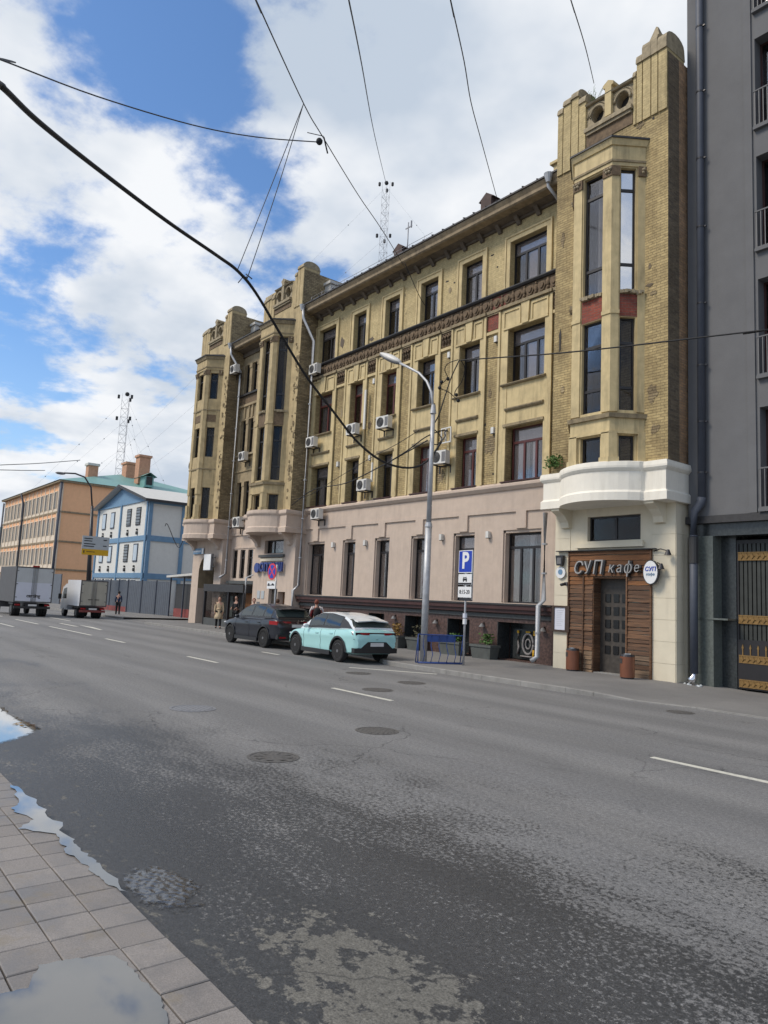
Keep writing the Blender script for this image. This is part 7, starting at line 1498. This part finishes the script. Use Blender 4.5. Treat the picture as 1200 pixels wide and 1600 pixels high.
# ------------------------------------------------------------------ overhead cables
def sag(pts): 
    # Catmull-Rom through measured points
    P_ = [Vector(p) for p in pts]; out = []
    for i in range(len(P_) - 1):
        p0, p1, p2, p3 = P_[max(i - 1, 0)], P_[i], P_[i + 1], P_[min(i + 2, len(P_) - 1)]
        for k in range(6):
            f = k / 6; out.append(.5 * ((2 * p1) + (p2 - p0) * f + (2 * p0 - 5 * p1 + 4 * p2 - p3) * f * f + (3 * p1 - p0 - 3 * p2 + p3) * f ** 3))
    return [tuple(p) for p in out + [P_[-1]]]
def dist_pt(px_, py_, d): return Vector((0, 0, H)) + ray(px_, py_) * d
def cable(label, pts, r_, mat='cable_black', name='cable', cat='cable', grp=None):
    V_ = [dist_pt(a, b, d) for a, b, d in pts]
    if pts[0][1] < 0 or not 0 <= pts[0][0] <= 1200: V_.insert(0, V_[0] + (V_[0] - V_[1]).normalized() * 14)      # the span goes on beyond the view
    P_ = sag(V_); o = obj(name, MB().tube(P_, r_, 6), mat); tag(o, label, cat, grp); return o
cable('thick black cable swooping from the upper left to the lamp post', [(-60, 90, 9.0), (0, 133, 10.2), (60, 190, 11.4), (150, 262, 13.2), (260, 345, 15.4), (340, 400, 17.0), (372, 424, 17.6), (400, 458, 18.2), (440, 525, 19.2), (480, 590, 20.3), (520, 642, 21.6), (560, 692, 22.8), (600, 722, 23.8), (640, 731, 24.6), (668, 720, 25.0), (690, 690, 25.4)], .036)
cable('black cable looping up from the thick cable to the wall bracket', [(600, 727, 23.9), (635, 705, 24.4), (665, 683, 24.8), (690, 673, 25.3), (700, 674, 25.7)], .022)
cable('black cable running left from the lamp post towards the left tower', [(668, 688, 25.0), (640, 704, 25.6), (596, 728, 27.5), (540, 755, 31), (490, 765, 35), (455, 790, 38), (425, 811, 40), (385, 814, 43)], .022)
cable('thin cable running beside the black one over the yellow wall', [(655, 672, 25), (620, 694, 26.5), (580, 715, 28.5), (530, 745, 31.5), (480, 775, 36), (440, 783, 40)], .012)
cable('cable drooping from the lamp post to the right neighbour', [(1230, 510, 21.2), (1200, 515, 21.4), (1080, 529, 22.0), (960, 543, 22.8), (860, 553, 23.8), (760, 560, 25.2), (720, 563, 26)], .022)
cable('twisted cable dropping from the knot to the lamp post', [(718, 562, 26), (705, 590, 25.8), (695, 620, 25.6), (685, 650, 25.3), (674, 668, 25.1)], .022)
cable('loose cable coil hanging on the lamp post', [(674, 668, 25), (684, 676, 25.1), (690, 686, 25.1), (684, 694, 25.1), (674, 694, 25)], .018)
cable('cable sagging over the left tower towards the blue house', [(385, 812, 43), (372, 815, 44), (360, 826, 45), (345, 838, 47), (330, 844, 49), (315, 828, 51), (302, 818, 53), (288, 840, 55), (278, 855, 57), (262, 820, 58), (258, 822, 58)], .03)
cable('slack wire at the knot between two windows', [(716, 562, 26.0), (700, 568, 26.3), (695, 578, 26.5), (699, 590, 26.6), (690, 600, 26.7), (686, 606, 26.8), (700, 612, 26.8), (712, 622, 26.9), (716, 626, 27)], .015)
cable('second slack wire curling down at the knot', [(720, 563, 26), (726, 575, 26.3), (722, 595, 26.5), (712, 610, 26.7), (710, 618, 26.8)], .016)
KN = obj('junction_boxes', (lambda M_: [M_.sphere(tuple(dist_pt(a, b, 26.7)), .07, 6, 4) for a, b in ((690, 597), (687, 606), (713, 617), (716, 626), (700, 592))] and M_)(MB()), 'cable_black'); tag(KN, 'cluster of small black junction boxes in the cable knot', 'junction boxes')
cable('steel span wire from the top edge down behind the yellow roof', [(395, -12, 15), (400, 0, 15.3), (475, 163, 19.5), (505, 215, 21.2), (560, 305, 25.5), (605, 372, 30), (660, 465, 40)], .014, 'cable_grey')
cable('steel wire from the top centre to the lattice mast', [(541, -20, 16), (545, 0, 16.5), (565, 100, 22), (585, 210, 36), (603, 286, 60)], .016, 'cable_grey')
cable('thin steel wire from the top to the right roof dormer', [(700, -20, 15), (704, 0, 15.4), (725, 95, 18), (736, 160, 20.5), (752, 220, 23.5), (776, 308, 30)], .012, 'cable_grey')
cable('thin steel wire from the top to the right tower parapet', [(886, -20, 14.5), (892, 0, 15), (915, 75, 19), (928, 130, 26)], .010, 'cable_grey')
cable('thin dark wire crossing the sky to the hanging insulator', [(-30, 86, 16), (0, 93, 16.5), (150, 150, 18), (300, 195, 19.6), (400, 214, 20.5), (498, 222, 21)], .014, 'cable_grey')
cable('left suspension wire of the thick cable', [(474, 163, 19.4), (420, 300, 18.6), (371, 422, 17.6)], .010, 'cable_grey'); cable('right suspension wire of the thick cable', [(474, 163, 19.4), (435, 290, 18.8), (386, 436, 17.9)], .010, 'cable_grey')
IN = obj('insulator', MB().sphere(tuple(dist_pt(499, 221, 21)), .09, 8, 5).tube([tuple(dist_pt(506, 214, 21)), tuple(dist_pt(512, 240, 21))], .02, 5).tube([tuple(dist_pt(480, 207, 21)), tuple(dist_pt(506, 213, 21))], .012, 4), 'cable_black'); tag(IN, 'small dark insulator hanging where the span wires cross', 'insulator')
KT = obj('cable_tie', MB().tube([tuple(dist_pt(384, 428, 17.8)), tuple(dist_pt(394, 436, 17.8))], .016, 4).tube([tuple(dist_pt(372, 442, 17.8)), tuple(dist_pt(382, 430, 17.8))], .014, 4).sphere(tuple(dist_pt(385, 434, 17.8)), .035, 6, 4), 'cable_grey'); tag(KT, 'wire ties with loose ends where the suspension wires meet the thick cable', 'cable tie')
cable('stay wire slanting over the top floor wall', [(632, 410, 26), (655, 462, 26.2), (665, 478, 26.3)], .012, 'cable_black')
cable('upper tram wire at the far left over the street', [(-10, 727, 60), (60, 724, 62), (125, 719, 70)], .03, 'cable_grey', grp='far wires over the street'); cable('lower tram wire at the far left over the street', [(-10, 734, 60), (40, 735, 62), (70, 735, 66)], .03, 'cable_grey', grp='far wires over the street')
for z_, (a, b, d_) in enumerate(((868, 735, 24.5),)):
    c = at(868, 738, 19.05); WP = obj('weeds', plant(None, 260, .42, sp=.32), 'leaf', loc=(c.x - .05, 19.0, 6.6)); tag(WP, 'tuft of weeds growing on the ledge of the pale band', 'weeds', kind='stuff')
c = Vector((-14.2, 19.4, 19.1)); m_ = MB()
for k in range(9):
    q = random.uniform(0, 6.3); p = [Vector((0, 0, 0))]
    for j in range(3): p.append(p[-1] + Vector((math.cos(q) * .12, math.sin(q) * .05, random.uniform(.12, .25)))); q += random.uniform(-.8, .8)
    m_.tube([tuple(x_) for x_ in p], .007, 3)
    for j in range(10): s = p[random.randint(1, 3)]; m_.add([tuple(s), (s.x + .05, s.y, s.z + .03), (s.x + .02, s.y + .02, s.z + .06)], [(0, 1, 2)])
tag(obj('sapling', m_, 'leaf', loc=tuple(c)), 'small bare sapling sprouting from the right tower parapet', 'sapling')

# ------------------------------------------------------------------ pieces that stand apart inside one mesh become parts of their own
def split_pieces(o):
    me = o.data; n = len(me.vertices); par = list(range(n))
    def find(a):
        while par[a] != a: par[a] = par[par[a]]; a = par[a]
        return a
    for e_ in me.edges:
        a, b = find(e_.vertices[0]), find(e_.vertices[1])
        if a != b: par[a] = b
    comp = {}
    for i in range(n): comp.setdefault(find(i), []).append(i)
    if not 2 <= len(comp) <= 400: return
    boxes = []
    for k, vs in comp.items():
        co = [me.vertices[i].co for i in vs]; boxes.append([k, [min(c[j] for c in co) - .012 for j in range(3)], [max(c[j] for c in co) + .012 for j in range(3)]])
    gp = list(range(len(boxes)))
    def gf(a):
        while gp[a] != a: a = gp[a]
        return a
    for i in range(len(boxes)):
        for j in range(i):
            if gf(i) != gf(j) and all(boxes[i][1][k] <= boxes[j][2][k] and boxes[j][1][k] <= boxes[i][2][k] for k in range(3)): gp[gf(i)] = gf(j)
    groups = {}
    for i, b in enumerate(boxes): groups.setdefault(gf(i), set()).add(b[0])
    if not 2 <= len(groups) <= 60: return
    vg = {}
    for g_, ks in groups.items():
        for k in ks:
            for i in comp[k]: vg[i] = g_
    first = True; base = me.name; kids = list(o.children)
    for g_ in groups:
        idx = {}; V = []; F = []; SMO = []
        for p in me.polygons:
            if vg[p.vertices[0]] != g_: continue
            f = []
            for i in p.vertices:
                if i not in idx: idx[i] = len(V); V.append(tuple(me.vertices[i].co))
                f.append(idx[i])
            F.append(f); SMO.append(p.use_smooth)
        if not F: continue
        m2 = bpy.data.meshes.new(base); m2.from_pydata(V, [], F)
        for p, s_ in zip(m2.polygons, SMO): p.use_smooth = s_
        for mt in me.materials: m2.materials.append(mt)
        if first: new = o; old = True
        else: new = o.copy(); COL.objects.link(new)
        pend.append((new, m2)); first = False
KEEP = ('lettering', 'letter', 'graffiti', 'pictogram', 'back', 'printed_lines', 'body', 'tyre', 'puddle')
pend = []
for o in list(COL.objects):
    if o.type != 'MESH' or o.get('kind') or o.data.users > 1 or o.parent is None or any(o.name.startswith(k) for k in KEEP) or (o.parent.name.startswith('radio_mast')): continue
    pend = []; split_pieces(o)
    for new, m2 in pend: new.data = m2
for o in COL.objects:
    if o.parent and o.parent.name.startswith('radio_mast') and o.name.startswith(('guy', 'bracing', 'antennas')): o['kind'] = 'stuff'
